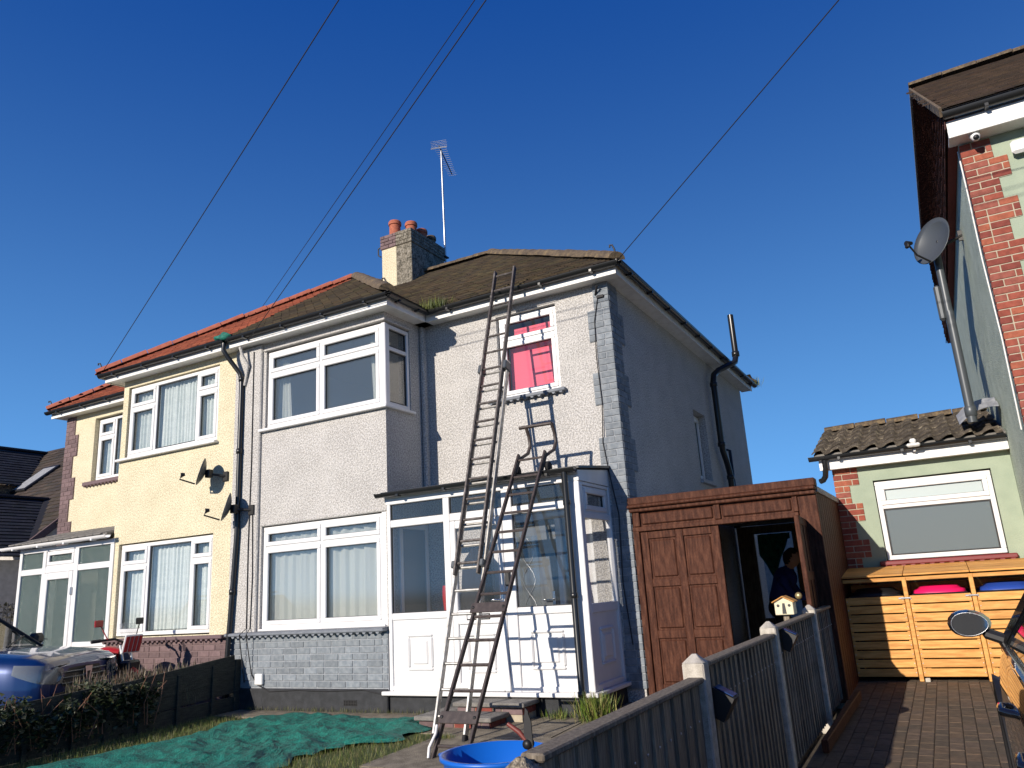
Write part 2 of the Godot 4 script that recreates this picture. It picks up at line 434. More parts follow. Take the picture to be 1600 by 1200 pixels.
# window in frame xf (x along, y up, z out): frame part with sash and pane sub-parts. cols: [x_left, x_right, transom_y or 0, opening_top, opening_bottom]
func window(parent: Node, xf: Transform3D, w: float, h: float, cols: Array, pane_m: Material, ft := 0.055, top_m: Material = null, deep := 0.07) -> MeshInstance3D:
	var g := G.new(xf)
	g.box(Vector3(0, 0, -deep), Vector3(w, ft, 0), 0.006)
	g.box(Vector3(0, h - ft, -deep), Vector3(w, h, 0), 0.006)
	g.box(Vector3(0, ft, -deep), Vector3(ft, h - ft, 0), 0.006)
	g.box(Vector3(w - ft, ft, -deep), Vector3(w, h - ft, 0), 0.006)
	var cells := []
	for i in cols.size():
		var c: Array = cols[i]
		var a: float = ft if i == 0 else c[0] + ft / 2
		var b: float = w - ft if i == cols.size() - 1 else c[1] - ft / 2
		if i > 0: g.box(Vector3(c[0] - ft / 2, ft, -deep), Vector3(c[0] + ft / 2, h - ft, -0.002), 0.006)
		if c[2] > 0:
			g.box(Vector3(a, c[2] - ft / 2, -deep), Vector3(b, c[2] + ft / 2, -0.003), 0.006)
			cells.append([a, ft, b, c[2] - ft / 2, c[4], pane_m])
			cells.append([a, c[2] + ft / 2, b, h - ft, c[3], top_m if top_m else pane_m])
		else: cells.append([a, ft, b, h - ft, c[4], pane_m])
	var fr := part(parent, "window", g, M.pvc)
	for c in cells:
		var in_ := 0.012
		if c[4]:
			var s := G.new(xf)
			var k := 0.05
			s.box(Vector3(c[0] - 0.008, c[1] - 0.008, -0.05), Vector3(c[2] + 0.008, c[1] + k, 0.014), 0.008)
			s.box(Vector3(c[0] - 0.008, c[3] - k, -0.05), Vector3(c[2] + 0.008, c[3] + 0.008, 0.014), 0.008)
			s.box(Vector3(c[0] - 0.008, c[1] + k, -0.05), Vector3(c[0] + k, c[3] - k, 0.0135), 0.008)
			s.box(Vector3(c[2] - k, c[1] + k, -0.05), Vector3(c[2] + 0.008, c[3] - k, 0.0135), 0.008)
			part(fr, "sash", s, M.pvc)
			in_ = k
		var bead := G.new(xf)        # black gasket round the pane
		for e in [[c[0] + in_ - 0.004, c[1] + in_ - 0.004, c[2] - in_ + 0.004, c[1] + in_ + 0.005], [c[0] + in_ - 0.004, c[3] - in_ - 0.005, c[2] - in_ + 0.004, c[3] - in_ + 0.004], [c[0] + in_ - 0.004, c[1] + in_ + 0.005, c[0] + in_ + 0.005, c[3] - in_ - 0.005], [c[2] - in_ - 0.005, c[1] + in_ + 0.005, c[2] - in_ + 0.004, c[3] - in_ - 0.005]]:
			bead.box(Vector3(e[0], e[1], -0.045), Vector3(e[2], e[3], -0.018))
		part(fr, "gasket", bead, M.black)
		var p := G.new(xf)
		p.box(Vector3(c[0] + in_ - 0.003, c[1] + in_ - 0.003, -0.034), Vector3(c[2] - in_ + 0.003, c[3] - in_ + 0.003, -0.028))
		if c[5] == M.glass: p.box(Vector3(c[0] + in_ - 0.003, c[1] + in_ - 0.003, -0.056), Vector3(c[2] - in_ + 0.003, c[3] - in_ + 0.003, -0.050))
		part(fr, "pane", p, c[5])
	return fr

# closed room behind an opening: five inner faces
func room(parent: Node, lo: Vector3, hi: Vector3, m: Material, open_face := "z"):
	var g := G.new()
	var v := []
	for i in 8: v.append(Vector3(hi.x if i & 1 else lo.x, hi.y if i & 2 else lo.y, hi.z if i & 4 else lo.z))
	for f in [["z", 4, 6, 7, 5], ["b", 1, 3, 2, 0], ["x", 5, 7, 3, 1], ["l", 0, 2, 6, 4], ["t", 6, 2, 3, 7], ["d", 0, 4, 5, 1]]:
		if not f[0] in open_face: g.quad(v[f[1]], v[f[2]], v[f[3]], v[f[4]])
	part(parent, "room", g, m)

# hanging cloth between x0 and x1, folded; frame xf
func cloth(g: G, x0: float, x1: float, y0: float, y1: float, z: float, folds: float, amp: float, seed_ := 1, gather := 0.0):
	var f := FastNoiseLite.new()
	f.seed = seed_
	f.frequency = 0.6
	var nx := int(max(16, folds * 10))
	var rows := []
	for j in 13:
		var t := j / 12.0
		var row := []
		for i in nx + 1:
			var s := i / float(nx)
			var ph := s * folds * TAU + 1.3 * f.get_noise_2d(s * 9, t * 0.6)
			var wx: float = lerp(x0, x1, s) + gather * (t - 0.5) * (s - 0.5)
			row.append(Vector3(wx, lerp(y0, y1, t), z + amp * sin(ph) * (0.6 + 0.4 * f.get_noise_2d(s * 5 + 9, 3)) + 0.3 * amp * sin(ph * 2.3 + t)))
		rows.append(row)
	g.loft(rows)
	var back := []
	for r in rows:
		var q := []
		for p in r: q.append(p - Vector3(0, 0, 0.003))
		q.reverse()
		back.append(q)
	g.loft(back)

# bricks laid proud on a face: rows of [x_start, x_end], frame xf, courses from y0 upwards
func bricks(parent: Node, xf: Transform3D, y0: float, rows: Array, len_: float, h: float, mats: Array, proud := 0.012, joint := 0.011):
	var meshes := {}
	for r in rows.size():
		var x: float = rows[r][0]
		var e: float = rows[r][1]
		var first := true
		while x < e - 0.03:
			var l: float = len_ - joint
			if first and (r % 2 == 1): l = len_ / 2 - joint
			first = false
			if rng.randf() < 0.12: l = len_ / 2 - joint
			if x + l > e - 0.05: l = e - x
			l = snapped(min(l, e - x), 0.005)
			if l < 0.02: break
			if not meshes.has(l):
				var g := G.new()
				g.box(Vector3(0, 0, -0.02), Vector3(l, h - joint, proud), 0.004)
				meshes[l] = g.mesh()
			var t := Transform3D(Basis.IDENTITY, Vector3(x, y0 + r * h + joint / 2, rng.randf_range(-0.003, 0.002)))
			inst(parent, "brick", meshes[l], xf * t, mats[rng.randi() % mats.size()])
			x += l + joint

# plain tiles on a slope: o = eave corner, u along the eave, v up the slope (both unit), polygon in (u, v); one mesh
func tiles(parent: Node, called: String, o: Vector3, u: Vector3, v: Vector3, poly: PackedVector2Array, cols: Array, m: Material, tw := 0.168, gauge := 0.1, rough := 1.0):
	var n := u.cross(v).normalized()
	if n.y < 0: n = -n
	var g := G.new()
	var bb := Rect2(poly[0], Vector2.ZERO)
	for p in poly: bb = bb.expand(p)
	var rows := int(bb.size.y / gauge) + 1
	var sgn := 1.0 if u.cross(v).dot(n) > 0 else -1.0
	var f := FastNoiseLite.new()
	f.seed = 8
	f.frequency = 0.5
	for j in rows:
		var off := (j % 2) * tw * 0.5 + rng.randf_range(-0.006, 0.006)
		for i in range(-1, int(bb.size.x / tw) + 2):
			var cu := bb.position.x + (i + 0.5) * tw + off
			var cv := bb.position.y + j * gauge
			if not Geometry2D.is_point_in_polygon(Vector2(cu, cv + gauge * 0.5), poly): continue
			var lift := rng.randf_range(0.0, 0.006) * rough
			var a := o + u * (cu - tw / 2 + 0.003) + v * (cv + rng.randf_range(-0.006, 0.004))
			var b := a + u * (tw - 0.005)
			var top := v * (gauge + 0.025)
			var hi := n * (0.026 + lift)
			var lo := n * (0.012 + lift)
			var base: Array = cols[rng.randi() % cols.size()]
			var k := rng.randf_range(0.8, 1.15) * (1.0 + 0.35 * f.get_noise_3d(a.x * 1.5, a.y * 1.5, a.z * 1.5))
			g.col = Color(base[0] * k, base[1] * k, base[2] * k)
			if sgn > 0:
				g.quad(a + hi, b + hi, b + n * 0.008 + top, a + n * 0.008 + top)
				g.quad(a + lo, b + lo, b + hi, a + hi)
				g.quad(b + lo, b + top, b + n * 0.008 + top, b + hi)
				g.quad(a + top, a + lo, a + hi, a + n * 0.008 + top)
			else:
				g.quad(b + hi, a + hi, a + n * 0.008 + top, b + n * 0.008 + top)
				g.quad(b + lo, a + lo, a + hi, b + hi)
				g.quad(a + lo, a + top, a + n * 0.008 + top, a + hi)
				g.quad(b + top, b + lo, b + hi, b + n * 0.008 + top)
	# deck under the tiles
	g.col = Color(cols[0][0] * 0.5, cols[0][1] * 0.5, cols[0][2] * 0.5)
	var idx := Geometry2D.triangulate_polygon(poly)
	for i in range(0, idx.size(), 3):
		var a: Vector3 = o + u * poly[idx[i]].x + v * poly[idx[i]].y
		var b: Vector3 = o + u * poly[idx[i + 1]].x + v * poly[idx[i + 1]].y
		var c: Vector3 = o + u * poly[idx[i + 2]].x + v * poly[idx[i + 2]].y
		if (b - a).cross(c - a).dot(n) > 0: g.tri(a, b, c)
		else: g.tri(a, c, b)
	var r := part(parent, called, g, m)
	r.set_meta("kind", "stuff")
	return r

# half-round ridge or hip tiles from a to b as separate pieces
func ridge_tiles(parent: Node, called: String, a: Vector3, b: Vector3, m: Material, l := 0.44, r := 0.115):
	var d := b - a
	var k := int(round(d.length() / l))
	var step := d / k
	var g := G.new()
	var rows := []
	for i in 2:
		var row := []
		for j in 9:
			var t := PI * j / 8.0
			row.append(Vector3(-cos(t) * (r + 0.012 * i), sin(t) * (r * 0.8 + 0.012 * i), (step.length() - 0.012) * (0.5 - i)))
		rows.append(row)
	g.loft(rows)
	for i in 2:
		for j in range(1, 8):
			if i == 0: g.tri(rows[0][0], rows[0][j], rows[0][j + 1])
			else: g.tri(rows[1][0], rows[1][j + 1], rows[1][j])
	var me := g.mesh(m)
	var z := -step.normalized()
	var x := Vector3.UP.cross(z).normalized()
	for i in k:
		var bs := Basis(x, z.cross(x), z).rotated(step.normalized(), rng.randf_range(-0.05, 0.05))
		inst(parent, called, me, Transform3D(bs, a + step * (i + 0.5) + Vector3(0, rng.randf_range(-0.008, 0.008), 0)))

func gutter(parent: Node, pts: Array, out: Array, r := 0.056, m: Material = null):
	var g := G.new()
	for i in pts.size() - 1:
		var a: Vector3 = pts[i]
		var b: Vector3 = pts[i + 1]
		var o: Vector3 = out[i]
		var rows := []
		for p in [a, b]:
			var row := []
			for j in 9:
				var t := PI * j / 8.0
				row.append(p + o * (-cos(t) * r) + Vector3(0, -sin(t) * r, 0))
			rows.append(row)
		g.loft(rows)
		var rows2 := []
		for p in [b, a]:
			var row := []
			for j in 9:
				var t := PI * j / 8.0
				row.append(p + o * (-cos(t) * (r - 0.005)) + Vector3(0, -sin(t) * (r - 0.005), 0))
			rows2.append(row)
		g.loft(rows2)
		for e in [a, b]: g.tube([e + o * r, e - o * r], 0.006, 5)
		var k := int((b - a).length() / 0.85) + 1
		for q in k:
			var c := a.lerp(b, (q + 0.5) / k)
			var dd := (b - a).normalized()
			g.bar(c - dd * 0.02 + Vector3(0, -r * 0.75, 0), c + dd * 0.02 + Vector3(0, -r * 0.75, 0), r * 1.6, r * 0.9, Vector3.UP, 0.004)
	return part(parent, "gutter", g, m if m else M.black_pvc)

func leaf_mesh(w: float, l: float) -> ArrayMesh:
	var g := G.new()
	g.col = Color(1, 1, 1)
	var a := Vector3(0, 0, 0)
	var b := Vector3(w / 2, l * 0.45, 0.25 * w)
	var c := Vector3(0, l, 0)
	var d := Vector3(-w / 2, l * 0.45, 0.25 * w)
	g.tri(a, b, c)
	g.tri(a, c, d)
	return g.mesh(M.leaf)
func scatter(parent: Node, called: String, me: Mesh, xs: Array, cs: Array, world := true) -> Node3D:
	if parent != self:
		var g := G.new()
		var v := me.surface_get_arrays(0)[Mesh.ARRAY_VERTEX] as PackedVector3Array
		var ix := me.surface_get_arrays(0)[Mesh.ARRAY_INDEX] as PackedInt32Array
		for i in xs.size():
			g.xf = xs[i]
			g.col = cs[i]
			for q in range(0, ix.size(), 3): g.tri(v[ix[q]], v[ix[q + 2]], v[ix[q + 1]])
		return part(parent, called, g, M.leaf, world)
	var mm := MultiMesh.new()
	mm.transform_format = MultiMesh.TRANSFORM_3D
	mm.use_colors = true
	mm.mesh = me
	mm.instance_count = xs.size()
	for i in xs.size():
		mm.set_instance_transform(i, xs[i])
		mm.set_instance_color(i, cs[i])
	var o := MultiMeshInstance3D.new()
	o.name = called
	o.multimesh = mm
	parent.add_child(o, true)
	if world and parent != self and parent.get_parent() == self: o.position = -parent.position
	return o
func blades(n: int, at: Callable, h0: float, h1: float, cols: Array) -> Array:    # transforms and colours of grass blades
	var xs := []
	var cs := []
	for i in n:
		var p: Vector3 = at.call()
		var s := rng.randf_range(h0, h1)
		var b := Basis(Vector3.UP, rng.randf() * TAU) * Basis(Vector3.RIGHT, rng.randf_range(-0.7, 0.7))
		xs.append(Transform3D(b.scaled(Vector3(1, 1, 1) * s), p))
		var c: Array = cols[rng.randi() % cols.size()]
		var k := rng.randf_range(0.7, 1.3)
		cs.append(Color(c[0] * k, c[1] * k, c[2] * k))
	return [xs, cs]

# ================================================================== the scene
func _ready():
	rng.seed = 4711
	# ---- camera
	var cam := Camera3D.new()
	cam.position = Vector3(3.2378, 1.2173, 8.829)
	cam.rotation = Vector3(0.2602, 0.4912, -0.0623)
	cam.fov = 53.32
	cam.near = 0.05
	cam.far = 500
	add_child(cam)
	cam.current = true
	# ---- sky, sun, exposure
	var we := WorldEnvironment.new()
	var env := Environment.new()
	env.background_mode = Environment.BG_SKY
	var sm := ProceduralSkyMaterial.new()
	sm.sky_top_color = Color(0.012, 0.235, 0.54)
	sm.sky_horizon_color = Color(0.46, 0.73, 0.985)
	sm.sky_curve = 0.21
	sm.ground_bottom_color = Color(0.16, 0.14, 0.12)
	sm.ground_horizon_color = Color(0.35, 0.36, 0.36)
	var sky := Sky.new()
	sky.sky_material = sm
	env.sky = sky
	env.background_energy_multiplier = 1.0
	env.tonemap_mode = Environment.TONE_MAPPER_LINEAR
	env.tonemap_exposure = 1.18
	env.sdfgi_enabled = true
	env.ssao_enabled = true
	env.ssil_enabled = true
	we.environment = env
	add_child(we)
	var sun := DirectionalLight3D.new()
	sun.light_energy = 1.6
	sun.light_color = Color(1.0, 0.955, 0.90)
	sun.light_angular_distance = 0.5
	sun.shadow_enabled = true
	add_child(sun)
	sun.look_at_from_position(Vector3.ZERO, Vector3(0.22, -0.375, -1.0), Vector3.UP)
	make_materials()
	build_ground()
	build_grey_house()
	build_cream_house()
	build_roofs()
	build_porch()
	build_cream_porch()
	build_garage()
	build_neighbour()
	build_far_house()
	build_fences()
	build_bins()
	build_ladders()
	build_vehicles()
	build_yard()
	build_small()
	build_person()

func ZX(x: float, y: float, z: float) -> Transform3D: return Transform3D(Basis.IDENTITY, Vector3(x, y, z))                     # faces the street
func SX(x: float, y: float, z: float) -> Transform3D: return Transform3D(Basis(Vector3(0, 0, -1), Vector3.UP, Vector3.RIGHT), Vector3(x, y, z))   # faces +x, local x runs back

func build_ground():
	var g := G.new()
	var zs := [-120.0, -8.0, 1.0, 30.0, 120.0]
	for i in zs.size() - 1:
		var a: float = zs[i]
		var b: float = zs[i + 1]
		g.quad(Vector3(-140, ground_y(b) - 0.03, b), Vector3(140, ground_y(b) - 0.03, b), Vector3(140, ground_y(a) - 0.03, a), Vector3(-140, ground_y(a) - 0.03, a))
	structure("ground", g, M.soil)
	# lawn, a bumpy sheet
	g = G.new()
	var f := FastNoiseLite.new()
	f.seed = 3
	f.frequency = 0.9
	var rows := []
	for i in 29:
		var row := []
		for j in 25:
			var x := -5.45 + 4.0 * j / 24.0
			var z := 9.0 - 7.6 * i / 28.0
			row.append(Vector3(x, ground_y(z) - 0.006 + 0.02 * f.get_noise_2d(x, z), z))
		rows.append(row)
	g.loft(rows)
	structure("lawn", g, M.turf)
	# concrete path along the front and down to the street
	g = G.new()
	for r in [[-5.45, -2.25, 0.9, 1.38, 0.0], [-2.24, -0.3, 0.95, 1.9, 0.004], [-0.29, 2.0, 0.0, 1.9, 0.0], [-1.5, 0.2, 1.91, 3.2, 0.006], [0.21, 2.0, 1.91, 3.2, 0.0], [-1.45, 0.2, 3.21, 4.5, 0.0], [0.21, 2.0, 3.21, 4.5, 0.004], [-1.45, 2.0, 4.51, 9.0, 0.0]]:
		g.prism([Vector3(r[0], ground_y(r[3]) - 0.06, r[3]), Vector3(r[1], ground_y(r[3]) - 0.06, r[3]), Vector3(r[1], ground_y(r[2]) - 0.06, r[2]), Vector3(r[0], ground_y(r[2]) - 0.06, r[2])], Vector3(0, 0.066 + r[4], 0))
	structure("path", g, M.concrete)
	# paving and street behind the viewpoint, unseen, added to bounce light onto the fronts
	g = G.new()
	g.box(Vector3(-40, ground_y(10) - 0.3, 9.05), Vector3(40, ground_y(10), 11.4), 0.02)
	structure("bounce_pavement", g, M.bounce_pavement)
	g = G.new()
	g.quad(Vector3(-60, ground_y(12) - 0.11, 20), Vector3(60, ground_y(12) - 0.11, 20), Vector3(60, ground_y(12) - 0.11, 11.41), Vector3(-60, ground_y(12) - 0.11, 11.41))
	structure("bounce_road", g, M.asphalt)
	# the block-paved drive: single pavers where they can be told apart
	g = G.new()
	g.quad(Vector3(2.1, drive_y(12) - 0.014, 12), Vector3(9, drive_y(12) - 0.014, 12), Vector3(9, drive_y(-2.1) - 0.014, -2.1), Vector3(2.1, drive_y(-2.1) - 0.014, -2.1))
	var drive := structure("driveway", g, M.soil)
	var gp := G.new()
	gp.box(Vector3(-0.0485, -0.05, -0.0985), Vector3(0.0485, 0.0, 0.0985), 0.006)
	var pm := gp.mesh()
	var rest := G.new()
	var slope := Basis(Vector3.RIGHT, 0.02)
	for i in 30:
		for j in 40:
			var x := 2.16 + 0.1 * i
			var z := -2.0 + 0.2 * j + (0.1 if i % 2 else 0.0)
			var t := Transform3D(slope, Vector3(x, drive_y(z) + rng.randf_range(-0.003, 0.002), z))
			if x < 3.65 and z > -1.2 and z < 2.75 and x > 2.3: inst(drive, "paver", pm, t, M.paver[rng.randi() % 4])
			else:
				rest.xf = t
				rest.box(Vector3(-0.0485, -0.03, -0.0985), Vector3(0.0485, 0.0, 0.0985))
	part(drive, "pavers", rest, M.paver[0]).set_meta("kind", "stuff")

var grey: Node3D
var cream: Node3D

func build_grey_house():
	grey = thing("pebbledash_house", "grey pebbledashed house with two storey bay and brown tiled roof", "house", Vector3(-2.88, -0.15, -3.7))
	var H := grey
	var g := G.new()
	wall(g, -2.93, 0, -0.4, 5.0, 0.22, [[-1.68, 3.69, -0.76, 4.88], [-1.95, 0.1, -0.5, 2.12]])
	g.xf = ZX(0, 0, 0.9)
	wall(g, -5.76, -2.93, -0.4, 5.0, 0.2, [[-5.17, 0.86, -2.96, 2.28], [-5.15, 3.68, -2.93, 4.87]])
	g.xf = SX(-2.93, 0, 0.9)
	wall(g, 0.2, 0.9, -0.4, 5.0, 0.2, [[0.2, 3.68, 0.57, 4.87]])
	g.xf = SX(0, 0, 0)
	wall(g, 0.22, 7.3, -0.4, 5.0, 0.22, [[3.5, 2.72, 4.25, 3.9]])
	g.xf = Transform3D(Basis(Vector3.LEFT, Vector3.UP, Vector3.FORWARD), Vector3(0, 0, -7.52))
	wall(g, 0.0, 5.76, -0.4, 5.0, 0.22, [])
	part(H, "wall", g, M.dash)
	g = G.new()
	g.box(Vector3(-5.755, 0.83, 0.85), Vector3(-5.21, 4.99, 0.945), 0.015)
	g.box(Vector3(-2.925, 2.62, -0.05), Vector3(-2.855, 4.99, 0.10), 0.02)
	g.box(Vector3(-5.2, 2.27, 0.87), Vector3(-2.935, 2.33, 0.912), 0.012)
	part(H, "pilaster", g, M.dash)
	# head trim over the bay window
	g = G.new()
	g.box(Vector3(-5.19, 4.87, 0.9), Vector3(-2.9, 4.90, 0.935), 0.006)
	g.box(Vector3(-2.927, 4.87, 0.33), Vector3(-2.9, 4.90, 0.9), 0.006)
	part(H, "drip_mould", g, M.dash)
	# windows
	window(H, ZX(-5.17, 0.88, 0.86), 2.13, 1.38, [[0, 1.09, 1.09, true, true], [1.09, 2.13, 1.09, true, true]], M.glass)
	window(H, ZX(-5.13, 3.69, 0.875), 2.13, 1.16, [[0, 1.03, 0.82, true, true], [1.03, 2.13, 0.82, true, true]], M.glass)
	window(H, SX(-2.945, 3.69, 0.83), 0.5, 1.16, [[0, 0.5, 0.82, false, false]], M.glass)
	g = G.new()
	g.box(Vector3(-2.998, 3.69, 0.82), Vector3(-2.925, 4.85, 0.90), 0.01)
	g.box(Vector3(-3.04, 0.86, 0.80), Vector3(-2.94, 2.3, 0.89), 0.008)
	part(H, "corner_post", g, M.pvc)
	g = G.new()
	g.box(Vector3(-5.22, 3.635, 0.84), Vector3(-2.87, 3.675, 0.975), 0.008)
	g.box(Vector3(-2.96, 3.635, 0.29), Vector3(-2.87, 3.675, 0.84), 0.008)
	g.box(Vector3(-5.18, 0.852, 0.84), Vector3(-2.99, 0.88, 0.915), 0.006)
	part(H, "sill", g, M.pvc)
	window(H, ZX(-1.67, 3.70, -0.06), 0.90, 1.17, [[0, 0.90, 0.80, true, true]], M.glass_clear)
	g = G.new()
	g.box(Vector3(-1.69, 4.90, -0.01), Vector3(-0.72, 4.95, 0.012), 0.006)
	part(H, "lintel", g, M.dash)
	window(H, SX(-0.12, 2.74, -3.52), 0.71, 1.14, [[0, 0.71, 0, true, true]], M.glass_milk)
	g = G.new()
	g.box(Vector3(-0.1, 2.67, -4.32), Vector3(0.06, 2.735, -3.45), 0.006)
	part(H, "sill", g, M.dash)
	# creasing-tile sill of the pink window, scalloped underside
	g = G.new()
	g.box(Vector3(-1.84, 3.645, -0.08), Vector3(-0.68, 3.69, 0.085), 0.008)
	for i in 11: g.tube([Vector3(-1.79 + i * 0.105, 3.645, -0.02), Vector3(-1.79 + i * 0.105, 3.645, 0.075)], 0.024, 8)
	part(H, "sill", g, M.sill_grey)
	g = G.new()
	g.box(Vector3(-5.72, 0.80, 0.86), Vector3(-2.94, 0.84, 1.03), 0.01)
	g.prism([Vector3(-5.72, 0.841, 0.90), Vector3(-5.72, 0.841, 1.02), Vector3(-5.72, 0.853, 0.90)], Vector3(2.78, 0, 0))
	for i in 26: g.tube([Vector3(-5.66 + i * 0.105, 0.80, 0.9), Vector3(-5.66 + i * 0.105, 0.80, 1.015)], 0.028, 8)
	part(H, "sill", g, M.sill_grey)
	# painted brick apron and black plinth
	g = G.new()
	g.box(Vector3(-5.74, 0.1, 0.88), Vector3(-2.94, 0.80, 0.925))
	var apron := part(H, "brick_apron", g, M.mortar_grey)
	var rows := []
	for r in 8: rows.append([-5.73, -2.95])
	bricks(apron, ZX(0, 0, 0.925), 0.135, rows, 0.235, 0.082, M.brick_grey, 0.009)
	g = G.new()
	g.box(Vector3(-5.75, -0.4, 0.86), Vector3(-2.94, 0.125, 0.955), 0.012)
	part(H, "plinth", g, M.plinth_black)
	g = G.new()
	g.box(Vector3(-3.63, -0.07, 0.95), Vector3(-3.41, 0.0, 0.958), 0.003)
	for i in 8:
		for j in 2: g.box(Vector3(-3.615 + i * 0.0255, -0.06 + j * 0.03, 0.957), Vector3(-3.603 + i * 0.0255, -0.04 + j * 0.03, 0.966))
	part(H, "air_brick", g, M.black)
	g = G.new()
	g.box(Vector3(-5.16, 0.17, 0.93), Vector3(-5.02, 0.31, 0.98), 0.012)
	part(H, "meter_box", g, M.white_paint)
	# quoins on the street corner
	g = G.new()
	for k in 12:
		var y0 := 0.02 + k * 0.42
		var wide := k % 2 == 0
		var hh := 0.42 if k < 11 else 0.36
		g.box(Vector3(-0.30 if wide else -0.2, y0, -0.05), Vector3(0.012, y0 + hh, 0.014))
		g.box(Vector3(-0.05, y0, -0.44 if wide else -0.3), Vector3(0.0135, y0 + hh, -0.051))
	var q := part(H, "quoin", g, M.mortar_grey)
	rows = []
	var rows2 := []
	for r in 60:
		var wide: bool = (r / 5) % 2 == 0
		if 0.02 + r * 0.084 > 4.93: break
		rows.append([-0.295 if wide else -0.195, 0.016])
		rows2.append([0.0, 0.435 if wide else 0.295])
	bricks(q, ZX(0, 0, 0.014), 0.02, rows, 0.225, 0.084, M.brick_grey, 0.009)
	bricks(q, SX(0.0135, 0, 0), 0.02, rows2, 0.225, 0.084, M.brick_grey, 0.009)
	# soil pipe with its offset and the vent through the eaves
	g = G.new()
	g.tube([Vector3(0.11, 2.0, -5.1), Vector3(0.11, 2.95, -5.1), Vector3(0.11, 3.12, -5.0), Vector3(0.11, 3.35, -4.78), Vector3(0.11, 3.5, -4.74), Vector3(0.11, 4.6, -4.74), Vector3(0.12, 4.74, -4.8), Vector3(0.18, 4.85, -4.95), Vector3(0.34, 4.98, -5.2), Vector3(0.42, 5.06, -5.35), Vector3(0.44, 5.2, -5.4), Vector3(0.44, 6.0, -5.4)], 0.055, 12)
	for y in [3.45, 4.55, 2.9]: g.lathe(Vector3(0.11, y, -4.74 if y > 3 else -5.1), [[0.055, -0.04], [0.068, -0.035], [0.068, 0.035], [0.055, 0.04]], 14)
	g.lathe(Vector3(0.44, 5.22, -5.4), [[0.055, -0.05], [0.07, -0.045], [0.07, 0.045], [0.055, 0.05]], 14)
	part(H, "soil_pipe", g, M.black_pvc)
	g = G.new()
	g.tube([Vector3(0.06, 2.0, -5.55), Vector3(0.06, 3.45, -5.55), Vector3(-0.02, 3.47, -5.55)], 0.028, 8)
	part(H, "waste_pipe", g, M.black_pvc)
	# rooms behind the glass
	room(H, Vector3(-5.6, 0.3, -3.0), Vector3(-2.96, 2.4, 0.69), M.room)
	room(H, Vector3(-5.6, 2.7, -3.0), Vector3(-3.14, 4.95, 0.69), M.room, "zx")
	room(H, Vector3(-3.139, 2.7, -3.0), Vector3(-3.13, 4.95, -0.1), M.room, "")
	room(H, Vector3(-2.3, 2.7, -3.0), Vector3(-0.24, 4.95, -0.23), M.room)
	room(H, Vector3(-1.2, 2.6, -4.5), Vector3(-0.23, 4.3, -3.2), M.room, "x")
	room(H, Vector3(-2.4, 0.0, -3.5), Vector3(-0.24, 2.4, -0.23), M.room)
	# front door inside the porch
	g = G.new()
	g.box(Vector3(-1.95, 0.1, -0.14), Vector3(-1.87, 2.12, -0.05), 0.006)
	g.box(Vector3(-0.62, 0.1, -0.14), Vector3(-0.5, 2.12, -0.03), 0.006)
	g.box(Vector3(-1.03, 0.1, -0.14), Vector3(-0.96, 2.04, -0.05), 0.006)
	g.box(Vector3(-1.87, 2.04, -0.14), Vector3(-0.62, 2.12, -0.05), 0.006)
	var door := part(H, "front_door", g, M.pvc)
	g = G.new()
	g.box(Vector3(-1.865, 0.12, -0.12), Vector3(-1.035, 2.035, -0.08), 0.006)
	part(door, "door_leaf", g, M.grey_metal)
	g = G.new()
	g.box(Vector3(-1.6, 0.75, -0.078), Vector3(-1.3, 1.85, -0.072))
	g.box(Vector3(-0.955, 0.5, -0.1), Vector3(-0.625, 2.03, -0.09))
	part(door, "pane", g, M.glass)
	g = G.new()
	for s in [0, 1]:
		var pts := []
		for i in 13: pts.append(Vector3(-1.45 + (0.09 if s else -0.09) * sin(i * PI / 4), 0.78 + i * 0.087, -0.07))
		g.tube(pts, 0.0035, 5)
	part(door, "leaded_bar", g, M.galv)
	g = G.new()
	g.tube([Vector3(-1.12, 1.05, -0.08), Vector3(-1.12, 1.05, -0.02), Vector3(-1.24, 1.05, -0.02)], 0.011, 8)
	g.box(Vector3(-1.14, 0.95, -0.079), Vector3(-1.10, 1.15, -0.07), 0.004)
	part(door, "handle", g, M.chrome)
	# curtains and blind
	g = G.new()
	cloth(g, -5.10, -4.12, 0.92, 2.3, 0.74, 5.5, 0.035, 2)
	single("curtain", "pale full curtain in the grey bay's lower window beside the pebbledashed pier", "curtain", g, M.curtain, Vector3(-4.6, 0.92, 0.74))
	g = G.new()
	cloth(g, -4.04, -3.05, 0.92, 2.3, 0.74, 5.0, 0.04, 5)
	single("curtain", "pale full curtain in the grey bay's lower window next to the porch", "curtain", g, M.curtain, Vector3(-3.5, 0.92, 0.74))
	g = G.new()
	cloth(g, -5.08, -4.83, 3.4, 4.85, 0.7, 3.5, 0.03, 7, -0.2)
	single("curtain", "narrow white curtain drawn aside in the upper bay by the downpipe", "curtain", g, M.curtain, Vector3(-4.95, 3.4, 0.7))
	g = G.new()
	cloth(g, -3.3, -3.03, 3.4, 4.85, 0.7, 3.5, 0.03, 9, 0.16)
	single("curtain", "narrow white curtain drawn aside at the upper bay's corner post", "curtain", g, M.curtain, Vector3(-3.16, 3.4, 0.7))
	g = G.new()
	g.box(Vector3(-1.58, 3.6, -0.2), Vector3(-0.79, 4.44, -0.19))
	g.box(Vector3(-1.5, 4.441, -0.2), Vector3(-0.79, 4.72, -0.19))
	single("window_blind", "flat pink red blind in the small upper window behind the ladder", "blind", g, M.pink, Vector3(-1.15, 3.6, -0.195))

